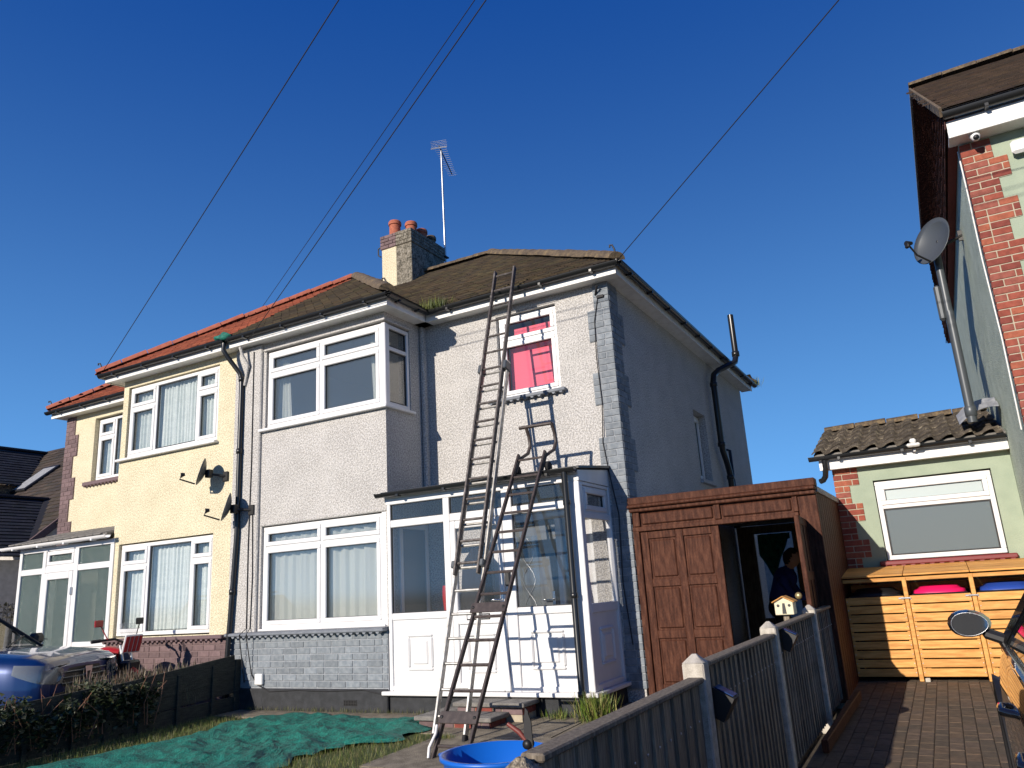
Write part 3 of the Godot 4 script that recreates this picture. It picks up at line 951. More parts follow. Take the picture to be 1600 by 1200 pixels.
func build_cream_house():
	cream = thing("cream_house", "cream rendered house with mauve quoins and red tiled roof", "house", Vector3(-8.64, -0.15, -3.7))
	var H := cream
	var g := G.new()
	wall(g, -11.52, -8.49, -0.4, 5.0, 0.22, [[-10.64, 3.64, -9.66, 4.86], [-10.2, 0.0, -9.2, 2.05]])
	g.xf = ZX(0, 0, 0.9)
	wall(g, -8.49, -5.765, -0.4, 5.0, 0.2, [[-8.34, 0.84, -6.16, 2.27], [-8.36, 3.66, -6.16, 4.88]])
	g.xf = Transform3D(Basis(Vector3(0, 0, 1), Vector3.UP, Vector3.LEFT), Vector3(-8.49, 0, 0))
	wall(g, 0.0, 0.7, -0.4, 5.0, 0.2, [])
	g.xf = Transform3D(Basis(Vector3(0, 0, 1), Vector3.UP, Vector3.LEFT), Vector3(-11.52, 0, -7.52))
	wall(g, 0.22, 7.3, -0.4, 5.0, 0.2, [])
	g.xf = Transform3D(Basis(Vector3.LEFT, Vector3.UP, Vector3.FORWARD), Vector3(-5.765, 0, -7.52))
	wall(g, 0.003, 5.755, -0.4, 5.0, 0.22, [])
	part(H, "wall", g, M.cream)
	window(H, ZX(-8.33, 3.68, 0.875), 2.16, 1.18, [[0, 0.66, 0.83, true, true], [0.66, 1.66, 0, false, false], [1.66, 2.16, 0.83, true, true]], M.glass_clear)
	window(H, ZX(-8.32, 0.86, 0.86), 2.15, 1.39, [[0, 0.66, 1.06, true, true], [0.66, 1.66, 0, false, false], [1.66, 2.15, 1.06, true, true]], M.glass_clear)
	window(H, ZX(-10.62, 3.66, -0.08), 0.94, 1.18, [[0, 0.5, 0.83, true, true], [0.5, 0.94, 0, false, false]], M.glass_clear)
	g = G.new()
	g.box(Vector3(-8.5, 3.62, 0.84), Vector3(-6.13, 3.66, 0.98), 0.008)
	part(H, "sill", g, M.pvc)
	g = G.new()
	g.box(Vector3(-10.8, 3.56, -0.1), Vector3(-9.5, 3.63, 0.07), 0.008)
	for i in 12: g.tube([Vector3(-10.75 + i * 0.105, 3.56, -0.02), Vector3(-10.75 + i * 0.105, 3.56, 0.06)], 0.024, 8)
	part(H, "sill", g, M.sill_mauve)
	g = G.new()
	g.box(Vector3(-8.45, 0.78, 0.86), Vector3(-5.78, 0.83, 1.02), 0.01)
	for i in 25: g.tube([Vector3(-8.4 + i * 0.105, 0.78, 0.9), Vector3(-8.4 + i * 0.105, 0.78, 1.01)], 0.028, 8)
	part(H, "sill", g, M.sill_mauve)
	g = G.new()
	g.box(Vector3(-8.47, -0.4, 0.88), Vector3(-5.77, 0.78, 0.925))
	var apron := part(H, "brick_apron", g, M.mortar_mauve)
	var rows := []
	for r in 10: rows.append([-8.46, -5.78])
	bricks(apron, ZX(0, 0, 0.925), -0.04, rows, 0.235, 0.082, M.brick_mauve, 0.009)
	g = G.new()
	for k in 12:
		var wide := k % 2 == 0
		var y0 := 0.0 + k * 0.42
		g.box(Vector3(-11.532, y0, -0.1), Vector3(-11.13 if wide else -11.25, y0 + (0.42 if k < 11 else 0.37), 0.014))
	var q := part(H, "quoin", g, M.mortar_mauve)
	rows = []
	for r in 59:
		if r * 0.084 > 4.92: break
		rows.append([-11.53, -11.135 if (r / 5) % 2 == 0 else -11.255])
	bricks(q, ZX(0, 0, 0.014), 0.0, rows, 0.225, 0.084, M.brick_mauve, 0.009)
	room(H, Vector3(-8.4, 0.3, -3.0), Vector3(-5.9, 2.4, 0.69), M.room)
	room(H, Vector3(-8.4, 2.7, -3.0), Vector3(-5.9, 4.95, 0.69), M.room)
	room(H, Vector3(-11.2, 2.7, -3.0), Vector3(-9.0, 4.95, -0.23), M.room)
	room(H, Vector3(-11.2, 0.0, -3.0), Vector3(-9.0, 2.5, -0.23), M.room)
	for w in [[-8.28, -6.2, 3.7, 4.84, 0.76, 22.0, "white net curtain with lace hem filling the cream bay's upper window"], [-8.28, -6.2, 0.9, 2.24, 0.74, 20.0, "white net curtain filling the cream bay's lower window above the mauve bricks"], [-10.58, -9.7, 3.7, 4.82, -0.2, 9.0, "white net curtain in the small window beside the mauve quoins"]]:
		g = G.new()
		cloth(g, w[0], w[1], w[2], w[3], w[4], w[5], 0.03, int(w[5]))
		single("net_curtain", w[6], "curtain", g, M.net, Vector3((w[0] + w[1]) / 2, w[2], w[4]))

func build_roofs():
	var S := 0.662
	var C := cos(atan(S))
	var sn := sin(atan(S))
	var ye := 5.135
	var brown := [[.075, .055, .036], [.066, .05, .036], [.09, .065, .038], [.056, .045, .034], [.085, .07, .04]]
	var red := [[.33, .095, .05], [.30, .08, .045], [.36, .11, .06], [.27, .08, .05]]
	var vf := Vector3(0, sn, -C)
	var L := 4.03 / C
	var lb := 3.1 / C
	# grey house: brown plain tiles
	tiles(grey, "roof_tiles", Vector3(0, ye, 0.27), Vector3.RIGHT, vf, PackedVector2Array([Vector2(-5.76, 0), Vector2(0.27, 0), Vector2(-3.76, L), Vector2(-5.76, L)]), brown, M.tile)
	tiles(grey, "roof_tiles", Vector3(0.27, ye, 0.27), Vector3(0, 0, -1), Vector3(-C, sn, 0), PackedVector2Array([Vector2(0, 0), Vector2(8.06, 0), Vector2(4.03, L)]), brown, M.tile, 0.168, 0.1)
	tiles(grey, "roof_tiles", Vector3(0, ye, 1.17), Vector3.RIGHT, vf, PackedVector2Array([Vector2(-5.76, 0), Vector2(-2.66, 0), Vector2(-5.76, lb)]), brown, M.tile)
	tiles(grey, "roof_tiles", Vector3(-2.66, ye, 1.17), Vector3(0, 0, -1), Vector3(-C, sn, 0), PackedVector2Array([Vector2(0, 0), Vector2(0.9, 0), Vector2(4.0, lb), Vector2(3.1, lb)]), brown, M.tile)
	tiles(grey, "roof_tiles", Vector3(0.27, ye, -7.79), Vector3.LEFT, Vector3(0, sn, C), PackedVector2Array([Vector2(0, 0), Vector2(6.03, 0), Vector2(6.03, L), Vector2(4.03, L)]), brown, M.tile, 0.5, 0.3)
	var apex := Vector3(-5.76, ye + 3.1 * S, -1.93)
	var rid := Vector3(-3.76, ye + 4.03 * S, -3.76)
	var up := Vector3(0, 0.02, 0)
	ridge_tiles(grey, "hip_tile", Vector3(-2.66, ye, 1.17) + up, apex + up, M.ridge_brown)
	ridge_tiles(grey, "hip_tile", Vector3(0.27, ye, 0.27) + up, rid + up, M.ridge_brown)
	ridge_tiles(grey, "ridge_tile", rid + up, Vector3(-5.4, rid.y, rid.z) + up, M.ridge_brown)
	ridge_tiles(grey, "ridge_tile", apex + up, Vector3(-5.76, apex.y, -2.8) + up, M.ridge_brown)
	ridge_tiles(grey, "hip_tile", Vector3(0.27, ye, -7.79) + up, rid + up, M.ridge_brown)
	# cream house: red tiles
	tiles(cream, "roof_tiles", Vector3(0, ye, 0.27), Vector3.RIGHT, vf, PackedVector2Array([Vector2(-11.79, 0), Vector2(-5.76, 0), Vector2(-5.76, L), Vector2(-7.76, L)]), red, M.tile)
	tiles(cream, "roof_tiles", Vector3(0, ye, 1.17), Vector3.RIGHT, vf, PackedVector2Array([Vector2(-8.86, 0), Vector2(-5.76, 0), Vector2(-5.76, lb)]), red, M.tile)
	tiles(cream, "roof_tiles", Vector3(-8.86, ye, 0.27), Vector3(0, 0, 1), Vector3(C, sn, 0), PackedVector2Array([Vector2(0, 0), Vector2(0.9, 0), Vector2(-2.2, lb), Vector2(-3.1, lb)]), red, M.tile)
	tiles(cream, "roof_tiles", Vector3(-11.79, ye, -7.79), Vector3(0, 0, 1), Vector3(C, sn, 0), PackedVector2Array([Vector2(0, 0), Vector2(8.06, 0), Vector2(4.03, L)]), red, M.tile, 0.5, 0.3)
	tiles(cream, "roof_tiles", Vector3(-5.76, ye, -7.79), Vector3.LEFT, Vector3(0, sn, C), PackedVector2Array([Vector2(0, 0), Vector2(6.03, 0), Vector2(2.0, L), Vector2(0, L)]), red, M.tile, 0.5, 0.3)
	ridge_tiles(cream, "hip_tile", Vector3(-8.86, ye, 1.17) + up, apex + Vector3(-0.1, 0, 0) + up, M.ridge_red)
	ridge_tiles(cream, "hip_tile", Vector3(-11.79, ye, 0.27) + up, Vector3(-7.76, rid.y, rid.z) + up, M.ridge_red)
	ridge_tiles(cream, "ridge_tile", Vector3(-7.76, rid.y, rid.z) + up, Vector3(-6.2, rid.y, rid.z) + up, M.ridge_red)
	# fascias, soffits, gutters
	for s in [[grey, [[Vector3(-5.76, 0, 0.9), Vector3(-2.73, 0, 1.1)], [Vector3(-2.93, 0, 0.2), Vector3(-2.73, 0, 0.897)], [Vector3(-2.73, 0, 0.0), Vector3(0.2, 0, 0.2)], [Vector3(0.0, 0, -7.72), Vector3(0.2, 0, -0.003)]]], [cream, [[Vector3(-8.69, 0, 0.9), Vector3(-5.763, 0, 1.1)], [Vector3(-8.69, 0, 0.2), Vector3(-8.49, 0, 0.897)], [Vector3(-11.72, 0, 0.0), Vector3(-8.69, 0, 0.2)], [Vector3(-11.72, 0, -7.7), Vector3(-11.52, 0, -0.003)]]]]:
		var g := G.new()
		for b in s[1]: g.box(Vector3(b[0].x, 5.0, b[0].z), Vector3(b[1].x, 5.016, b[1].z))
		part(s[0], "soffit", g, M.white_paint)
	var fg := G.new()
	fg.box(Vector3(-5.758, 4.985, 1.1), Vector3(-2.712, 5.13, 1.118), 0.003)
	fg.box(Vector3(-2.73, 4.985, 0.22), Vector3(-2.712, 5.13, 1.0995), 0.003)
	fg.box(Vector3(-2.712, 4.985, 0.2), Vector3(0.218, 5.13, 0.218), 0.003)
	fg.box(Vector3(0.2, 4.985, -7.72), Vector3(0.218, 5.13, 0.1995), 0.003)
	part(grey, "fascia", fg, M.white_paint)
	fg = G.new()
	fg.box(Vector3(-8.708, 4.985, 1.1), Vector3(-5.762, 5.13, 1.118), 0.003)
	fg.box(Vector3(-8.708, 4.985, 0.22), Vector3(-8.69, 5.13, 1.0995), 0.003)
	fg.box(Vector3(-11.738, 4.985, 0.2), Vector3(-8.708, 5.13, 0.218), 0.003)
	part(cream, "fascia", fg, M.white_paint)
	var y := 5.115
	gutter(grey, [Vector3(-5.7, y, 1.18), Vector3(-2.65, y, 1.18), Vector3(-2.65, y, 0.28), Vector3(0.28, y, 0.28), Vector3(0.28, y, -7.75)], [Vector3(0, 0, 1), Vector3(1, 0, 0), Vector3(0, 0, 1), Vector3(1, 0, 0)])
	gutter(cream, [Vector3(-5.74, y, 1.18), Vector3(-8.77, y, 1.18), Vector3(-8.77, y, 0.28)], [Vector3(0, 0, 1), Vector3(-1, 0, 0)])
	gutter(cream, [Vector3(-8.8, y, 0.28), Vector3(-11.8, y, 0.28)], [Vector3(0, 0, 1)])
	# downpipe on the party line, swan neck at its head
	var g := G.new()
	g.tube([Vector3(-5.76, 5.06, 1.18), Vector3(-5.76, 4.95, 1.18), Vector3(-5.72, 4.85, 1.14), Vector3(-5.6, 4.6, 1.0), Vector3(-5.57, 4.5, 0.985), Vector3(-5.57, 2.2, 0.985), Vector3(-5.66, 0.6, 1.0), Vector3(-5.68, -0.12, 1.02)], 0.036, 10)
	for yy in [4.5, 3.4, 1.4]: g.lathe(Vector3(-5.57 if yy > 2 else -5.62, yy, 0.987), [[0.036, -0.04], [0.046, -0.035], [0.046, 0.035], [0.036, 0.04]], 12)
	part(grey, "downpipe", g, M.black_pvc)
	g = G.new()
	g.tube([Vector3(-5.52, 4.98, 1.08), Vector3(-5.5, 4.85, 1.05), Vector3(-5.44, 4.7, 0.99), Vector3(-5.5, 4.5, 0.965), Vector3(-5.53, 4.4, 0.96)], 0.024, 10)
	part(grey, "old_pipe_bend", g, M.dash)
	# finial irons at the hip ends
	for p in [[grey, Vector3(0.24, ye, 0.24)], [grey, Vector3(-2.7, ye, 1.13)], [cream, Vector3(-8.82, ye, 1.13)], [cream, Vector3(-11.75, ye, 0.23)], [grey, Vector3(0.24, ye, -7.75)]]:
		g = G.new()
		var b: Vector3 = p[1]
		g.tube([b, b + Vector3(0, 0.16, 0), b + Vector3(-0.02, 0.22, 0.02), b + Vector3(-0.05, 0.22, 0.03), b + Vector3(-0.05, 0.19, 0.03)], 0.012, 6)
		part(p[0], "hip_iron", g, M.black)
	# chimney
	var ch := thing("chimney_stack", "rendered chimney half cream half grey with clay pots", "chimney", Vector3(-5.76, 7.0, -3.8))
	g = G.new()
	g.box(Vector3(-6.15, 6.5, -4.45), Vector3(-5.765, 8.35, -3.2), 0.01)
	part(ch, "cream_half", g, M.cream)
	g = G.new()
	g.box(Vector3(-5.764, 6.5, -4.45), Vector3(-5.38, 8.35, -3.205), 0.01)
	part(ch, "grey_half", g, M.chim_dash)
	for h in [[-6.17, -5.765, M.brick_mauve], [-5.764, -5.36, M.brick_grey]]:
		g = G.new()
		g.box(Vector3(h[0] + 0.01, 8.35, -4.46), Vector3(h[1] - 0.01, 8.66, -3.19))
		var band := part(ch, "brick_band", g, M.mortar_mauve if h[0] < -6 else M.chim_dash)
		if h[0] < -6: bricks(band, ZX(0, 0, -3.19), 8.352, [[h[0], h[1]], [h[0], h[1]], [h[0], h[1]], [h[0], h[1]]], 0.225, 0.077, h[2], 0.015)
		else:
			bricks(band, ZX(0, 0, -3.19), 8.352, [[h[0], h[1]], [h[0], h[1]], [h[0], h[1]], [h[0], h[1]]], 0.225, 0.077, [M.chim_dash], 0.012)
			bricks(band, SX(h[1] - 0.01, 0, -3.19), 8.352, [[0.0, 1.27], [0.0, 1.27], [0.0, 1.27], [0.0, 1.27]], 0.225, 0.077, [M.chim_dash], 0.012)
	g = G.new()
	g.box(Vector3(-6.12, 8.66, -4.41), Vector3(-5.41, 8.70, -3.24), 0.03)
	part(ch, "flaunching", g, M.chim_dash)
	for p in [[-5.95, -3.42, 0.36, 0.125, M.pot], [-5.58, -3.5, 0.26, 0.12, M.pot], [-5.56, -3.85, 0.22, 0.12, M.pot], [-5.56, -4.2, 0.2, 0.11, M.ridge_brown], [-5.95, -4.0, 0.25, 0.12, M.pot]]:
		g = G.new()
		var r: float = p[3]
		g.lathe(Vector3(p[0], 8.69, p[1]), [[r * 1.05, 0], [r, 0.03], [r * 0.95, p[2] - 0.1], [r * 1.12, p[2] - 0.09], [r * 1.12, p[2] - 0.03], [r, p[2]], [r * 0.8, p[2]], [r * 0.75, 0.05], [0.0, 0.05]], 28, Vector3.UP, false)
		part(ch, "chimney_pot", g, p[4])
	g = G.new()
	g.tube([Vector3(-6.16, 8.45, -3.22), Vector3(-6.24, 8.4, -3.2), Vector3(-6.24, 8.25, -3.2), Vector3(-6.17, 8.2, -3.2)], 0.015, 6)
	part(ch, "bracket", g, M.black)
	g = G.new()
	g.prism([Vector3(-5.37, 6.9, -3.1), Vector3(-5.1, 7.05, -3.3), Vector3(-5.1, 7.2, -3.6), Vector3(-5.37, 7.2, -3.3)], Vector3(0, 0.06, 0.02))
	part(ch, "flashing", g, M.lead)
	# aerial
	var ae := thing("tv_aerial", "tall galvanised mast with a yagi aerial lashed to the chimney", "aerial", Vector3(-5.38, 7.9, -4.5))
	g = G.new()
	g.tube([Vector3(-5.38, 7.9, -4.5), Vector3(-5.38, 11.18, -4.5)], 0.024, 10)
	part(ae, "mast", g, M.galv)
	g = G.new()
	for yy in [8.15, 8.45]: g.bar(Vector3(-5.38, yy, -4.42), Vector3(-5.38, yy, -4.56), 0.12, 0.03, Vector3.UP, 0.003)
	part(ae, "bracket", g, M.black)
	g = G.new()
	var dirv := Vector3(-0.33, -0.03, -0.94).normalized()
	var side := dirv.cross(Vector3.UP).normalized()
	var b0 := Vector3(-5.38, 11.16, -4.5) - dirv * 0.2
	g.bar(b0, b0 + dirv * 1.25, 0.02, 0.02, Vector3.UP, 0.002)
	part(ae, "boom", g, M.black)
	g = G.new()
	for i in 14:
		var c := b0 + dirv * (0.2 + i * 0.085)
		var hl := 0.14 - 0.003 * i
		g.tube([c - side * hl + Vector3(0, 0.015, 0), c + side * hl + Vector3(0, 0.015, 0)], 0.004, 5)
	part(ae, "director", g, M.galv)
	g = G.new()
	for i in 4:
		for s in [-1.0, 1.0]:
			var c := b0 + dirv * 0.02 + Vector3(0, s * (0.02 + i * 0.025), 0) - dirv * (0.02 * i)
			g.tube([c - side * 0.19, c + side * 0.19], 0.004, 5)
	part(ae, "reflector", g, M.galv)

# moulded panel in frame xf: raised border and field
func moulding(g: G, a: Vector2, b: Vector2, z: float):
	var w := 0.035
	for e in [[a.x, a.y, b.x, a.y + w], [a.x, b.y - w, b.x, b.y], [a.x, a.y + w, a.x + w, b.y - w], [b.x - w, a.y + w, b.x, b.y - w]]:
		g.box(Vector3(e[0], e[1], z - 0.02), Vector3(e[2], e[3], z + 0.026), 0.016)
	g.box(Vector3(a.x + w + 0.035, a.y + w + 0.035, z - 0.02), Vector3(b.x - w - 0.035, b.y - w - 0.035, z + 0.02), 0.018)

func build_porch():
	var P := thing("porch", "white glazed porch with panelled base and flat black roof", "porch", Vector3(-1.6, -0.15, 0.5))
	var z := 0.92
	var g := G.new()
	g.box(Vector3(-3.0, 0.06, 0.86), Vector3(-0.17, 0.105, 1.0), 0.008)
	g.box(Vector3(-0.26, 0.061, 0.0), Vector3(-0.165, 0.104, 0.858), 0.008)
	part(P, "sill", g, M.pvc)
	# frame
	g = G.new()
	for x in [[-2.93, -2.88], [-2.07, -1.98], [-1.24, -1.11]]: g.box(Vector3(x[0], 0.105, 0.84), Vector3(x[1], 2.34, z), 0.006)
	g.box(Vector3(-0.36, 0.105, 0.82), Vector3(-0.225, 2.34, z + 0.006), 0.008)
	for s in [[-2.88, -2.07], [-1.11, -0.36]]:
		g.box(Vector3(s[0], 0.105, 0.85), Vector3(s[1], 0.16, z - 0.003), 0.006)
		g.box(Vector3(s[0], 0.92, 0.85), Vector3(s[1], 1.0, z - 0.003), 0.008)
		g.box(Vector3(s[0], 2.05, 0.85), Vector3(s[1], 2.14, z - 0.003), 0.008)
	g.box(Vector3(-1.98, 2.05, 0.85), Vector3(-1.24, 2.14, z - 0.003), 0.008)
	g.box(Vector3(-2.95, 2.34, 0.82), Vector3(-0.22, 2.42, z + 0.004), 0.008)
	# side frame towards the garage
	g.box(Vector3(-0.29, 0.105, 0.0), Vector3(-0.222, 2.34, 0.06), 0.006)
	for y in [[0.105, 0.17], [0.90, 1.0], [1.93, 2.0], [2.30, 2.34]]: g.box(Vector3(-0.29, y[0], 0.06), Vector3(-0.226, y[1], 0.82), 0.006)
	var fr := part(P, "frame", g, M.pvc)
	g = G.new()
	g.prism([Vector3(-0.218, 2.345, 0.0), Vector3(-0.218, 2.345, 0.93), Vector3(-0.218, 2.46, 0.93), Vector3(-0.218, 2.55, 0.0)], Vector3(-0.03, 0, 0))
	g.box(Vector3(-2.95, 2.421, 0.86), Vector3(-0.219, 2.46, 0.94), 0.004)
	part(P, "fascia", g, M.pvc)
	# lower panels
	g = G.new()
	g.box(Vector3(-2.88, 0.16, 0.86), Vector3(-2.07, 0.92, 0.895))
	moulding(g, Vector2(-2.66, 0.33), Vector2(-2.29, 0.75), 0.895)
	part(P, "panel", g, M.pvc)
	g = G.new()
	g.box(Vector3(-1.11, 0.16, 0.86), Vector3(-0.36, 0.92, 0.895))
	moulding(g, Vector2(-0.97, 0.33), Vector2(-0.55, 0.75), 0.895)
	part(P, "panel", g, M.pvc)
	g = G.new(SX(-0.25, 0, 0.82))
	g.box(Vector3(0, 0.17, -0.03), Vector3(0.76, 0.90, 0.0))
	moulding(g, Vector2(0.2, 0.34), Vector2(0.58, 0.74), 0.0)
	part(P, "panel", g, M.pvc)
	# door
	g = G.new()
	g.box(Vector3(-1.975, 0.11, 0.86), Vector3(-1.90, 2.045, z + 0.008), 0.01)
	g.box(Vector3(-1.32, 0.11, 0.86), Vector3(-1.245, 2.045, z + 0.008), 0.01)
	g.box(Vector3(-1.90, 0.11, 0.86), Vector3(-1.32, 0.2, z + 0.008), 0.01)
	g.box(Vector3(-1.90, 0.84, 0.86), Vector3(-1.32, 1.0, z + 0.008), 0.01)
	g.box(Vector3(-1.90, 1.95, 0.86), Vector3(-1.32, 2.045, z + 0.008), 0.01)
	g.box(Vector3(-1.90, 0.2, 0.87), Vector3(-1.32, 0.84, 0.9))
	moulding(g, Vector2(-1.8, 0.3), Vector2(-1.42, 0.74), 0.9)
	var door := part(P, "door", g, M.pvc)
	g = G.new()
	g.box(Vector3(-1.9, 1.0, 0.888), Vector3(-1.32, 1.95, 0.894))
	part(door, "pane", g, M.glass_clear)
	g = G.new()
	g.box(Vector3(-1.78, 0.885, z + 0.005), Vector3(-1.46, 0.955, z + 0.014), 0.004)
	part(door, "letterbox", g, M.black)
	g = G.new()
	g.box(Vector3(-1.765, 0.9, z + 0.0145), Vector3(-1.475, 0.94, z + 0.019), 0.003)
	part(door, "letterbox_flap", g, M.pvc)
	g = G.new()
	g.box(Vector3(-1.30, 0.98, z + 0.006), Vector3(-1.265, 1.2, z + 0.02), 0.005)
	g.tube([Vector3(-1.282, 1.1, z + 0.015), Vector3(-1.282, 1.1, z + 0.06), Vector3(-1.4, 1.1, z + 0.06)], 0.011, 8)
	part(door, "handle", g, M.chrome)
	g = G.new()
	g.box(Vector3(-1.225, 1.24, z), Vector3(-1.165, 1.42, z + 0.035), 0.01)
	part(P, "doorbell", g, M.black)
	for p in [[-2.88, 1.0, -2.07, 2.05], [-2.88, 2.14, -2.07, 2.34], [-1.98, 2.14, -1.24, 2.34], [-1.11, 1.0, -0.36, 2.05], [-1.11, 2.14, -0.36, 2.34]]:
		g = G.new()
		g.box(Vector3(p[0] - 0.002, p[1] - 0.002, 0.884), Vector3(p[2] + 0.002, p[3] + 0.002, 0.89))
		part(P, "pane", g, M.glass_clear)
		g = G.new()
		for e in [[p[0], p[1], p[2], p[1] + 0.008], [p[0], p[3] - 0.008, p[2], p[3]], [p[0], p[1] + 0.008, p[0] + 0.008, p[3] - 0.008], [p[2] - 0.008, p[1] + 0.008, p[2], p[3] - 0.008]]:
			g.box(Vector3(e[0], e[1], 0.88), Vector3(e[2], e[3], 0.9))
		part(P, "gasket", g, M.black)
	window(P, SX(-0.235, 2.0, 0.79), 0.68, 0.295, [[0, 0.68, 0, true, true]], M.glass, 0.03)
	g = G.new()
	g.box(Vector3(-0.262, 0.998, 0.058), Vector3(-0.256, 1.932, 0.822))
	part(P, "pane", g, M.glass_clear)
	# roof, gutter, downpipe, dwarf wall, floor
	g = G.new()
	g.prism([Vector3(-2.97, 2.475, 0.99), Vector3(-2.97, 2.50, 0.99), Vector3(-2.97, 2.60, 0.002), Vector3(-2.97, 2.57, 0.002)], Vector3(2.79, 0, 0))
	var roof := part(P, "roof", g, M.black_pvc)
	g = G.new()
	for i in 9: g.lathe(Vector3(-2.8 + i * 0.31, 2.497, 0.95), [[0.014, 0], [0.014, 0.008], [0.0, 0.012]], 8)
	part(roof, "roof_fixing", g, M.galv)
	gutter(P, [Vector3(-3.0, 2.475, 1.04), Vector3(-0.2, 2.475, 1.04)], [Vector3(0, 0, 1)], 0.05)
	g = G.new()
	g.tube([Vector3(-0.34, 2.44, 1.04), Vector3(-0.345, 2.2, 1.02), Vector3(-0.35, -0.05, 1.0), Vector3(-0.35, -0.13, 1.03)], 0.036, 10)
	for y in [2.1, 1.1, 0.1]: g.lathe(Vector3(-0.347, y, 1.01), [[0.036, -0.03], [0.044, -0.025], [0.044, 0.025], [0.036, 0.03]], 12)
	part(P, "downpipe", g, M.black_pvc)
	g = G.new()
	g.box(Vector3(-2.95, -0.4, 0.75), Vector3(-0.22, 0.058, 0.91), 0.005)
	g.box(Vector3(-0.34, -0.4, 0.0), Vector3(-0.23, 0.058, 0.748), 0.005)
	part(P, "dwarf_wall", g, M.plinth_black)
	g = G.new()
	g.box(Vector3(-2.92, 0.0, 0.002), Vector3(-0.345, 0.07, 0.748))
	part(P, "floor", g, M.room)
	g = G.new()
	g.box(Vector3(-2.928, 0.07, 0.05), Vector3(-2.90, 2.05, 0.12), 0.005)
	g.box(Vector3(-2.928, 0.07, 0.62), Vector3(-2.90, 2.05, 0.69), 0.005)
	g.box(Vector3(-2.928, 2.051, 0.05), Vector3(-2.90, 2.12, 0.69), 0.005)
	part(P, "pale_strips", g, M.pvc)  # pale uprights and top piece on the porch end wall
	g = G.new()
	g.box(Vector3(-2.928, 0.07, 0.121), Vector3(-2.912, 2.05, 0.619))
	part(P, "dark_panel", g, M.grey_metal)  # plain dark panel between the pale uprights
	# things kept in the porch
	var rows := []
	for i in 9:
		var t := i / 8.0
		var row := []
		for j in 17:
			var a := TAU * j / 16.0
			var w: float = [0.05, 0.16, 0.2, 0.21, 0.22, 0.24, 0.25, 0.26, 0.26][i]
			row.append(Vector3(-2.08 + cos(a) * w * (1.0 + 0.1 * sin(5 * a)), 1.74 - t * 1.0, 0.16 + sin(a) * 0.09 * (1.0 + 0.2 * sin(4 * a + i))))
		rows.append(row)
	rows.reverse()
	g = G.new()
	g.loft(rows, false, true)
	single("coat", "black coat hanging inside the porch behind the door glass", "coat", g, M.trouser, Vector3(-2.08, 0.74, 0.16))
	g = G.new()
	rows = []
	for i in 6:
		var row := []
		for j in 13:
			var a := TAU * j / 12.0
			row.append(Vector3(-2.5 + cos(a) * (0.05 + 0.012 * sin(i)), 1.3 - i * 0.07, 0.25 + sin(a) * 0.05))
		rows.append(row)
	rows.reverse()
	g.loft(rows, false, true)
	single("red_bag", "small red bag hanging behind the porch's tall pane", "bag", g, M.red, Vector3(-2.5, 0.95, 0.25))
	# steps
	for s in [[-2.02, -1.12, 1.0, 1.62, -0.045, "lower slab step on red bricks in front of the porch door"], [-1.75, -0.92, 0.925, 1.27, 0.045, "upper slab step against the porch's black base"]]:
		var T := thing("step", s[5], "step", Vector3((s[0] + s[1]) / 2, ground_y(s[3]), (s[2] + s[3]) / 2), 0.0, "slab steps at the porch")
		g = G.new()
		g.box(Vector3(s[0] - 0.03, s[4] - 0.045, s[2]), Vector3(s[1] + 0.03, s[4], s[3] + 0.03), 0.008)
		part(T, "slab", g, M.slab)
		g = G.new()
		g.box(Vector3(s[0] + 0.02, -0.3, s[2] + 0.01), Vector3(s[1] - 0.02, s[4] - 0.0455, s[3] - 0.02))
		var rb := part(T, "riser", g, M.mortar)
		bricks(rb, ZX(0, 0, s[3] - 0.02), s[4] - 0.125, [[s[0] + 0.01, s[1] - 0.01]], 0.225, 0.076, [M.brick_red[2], M.brick_mauve[0], M.brick_mauve[2]], 0.012)
		bricks(rb, SX(s[1] - 0.02, 0, s[3] - 0.02), s[4] - 0.125, [[0, s[3] - s[2] - 0.04]], 0.225, 0.076, [M.brick_red[2], M.brick_mauve[0], M.brick_mauve[2]], 0.012)

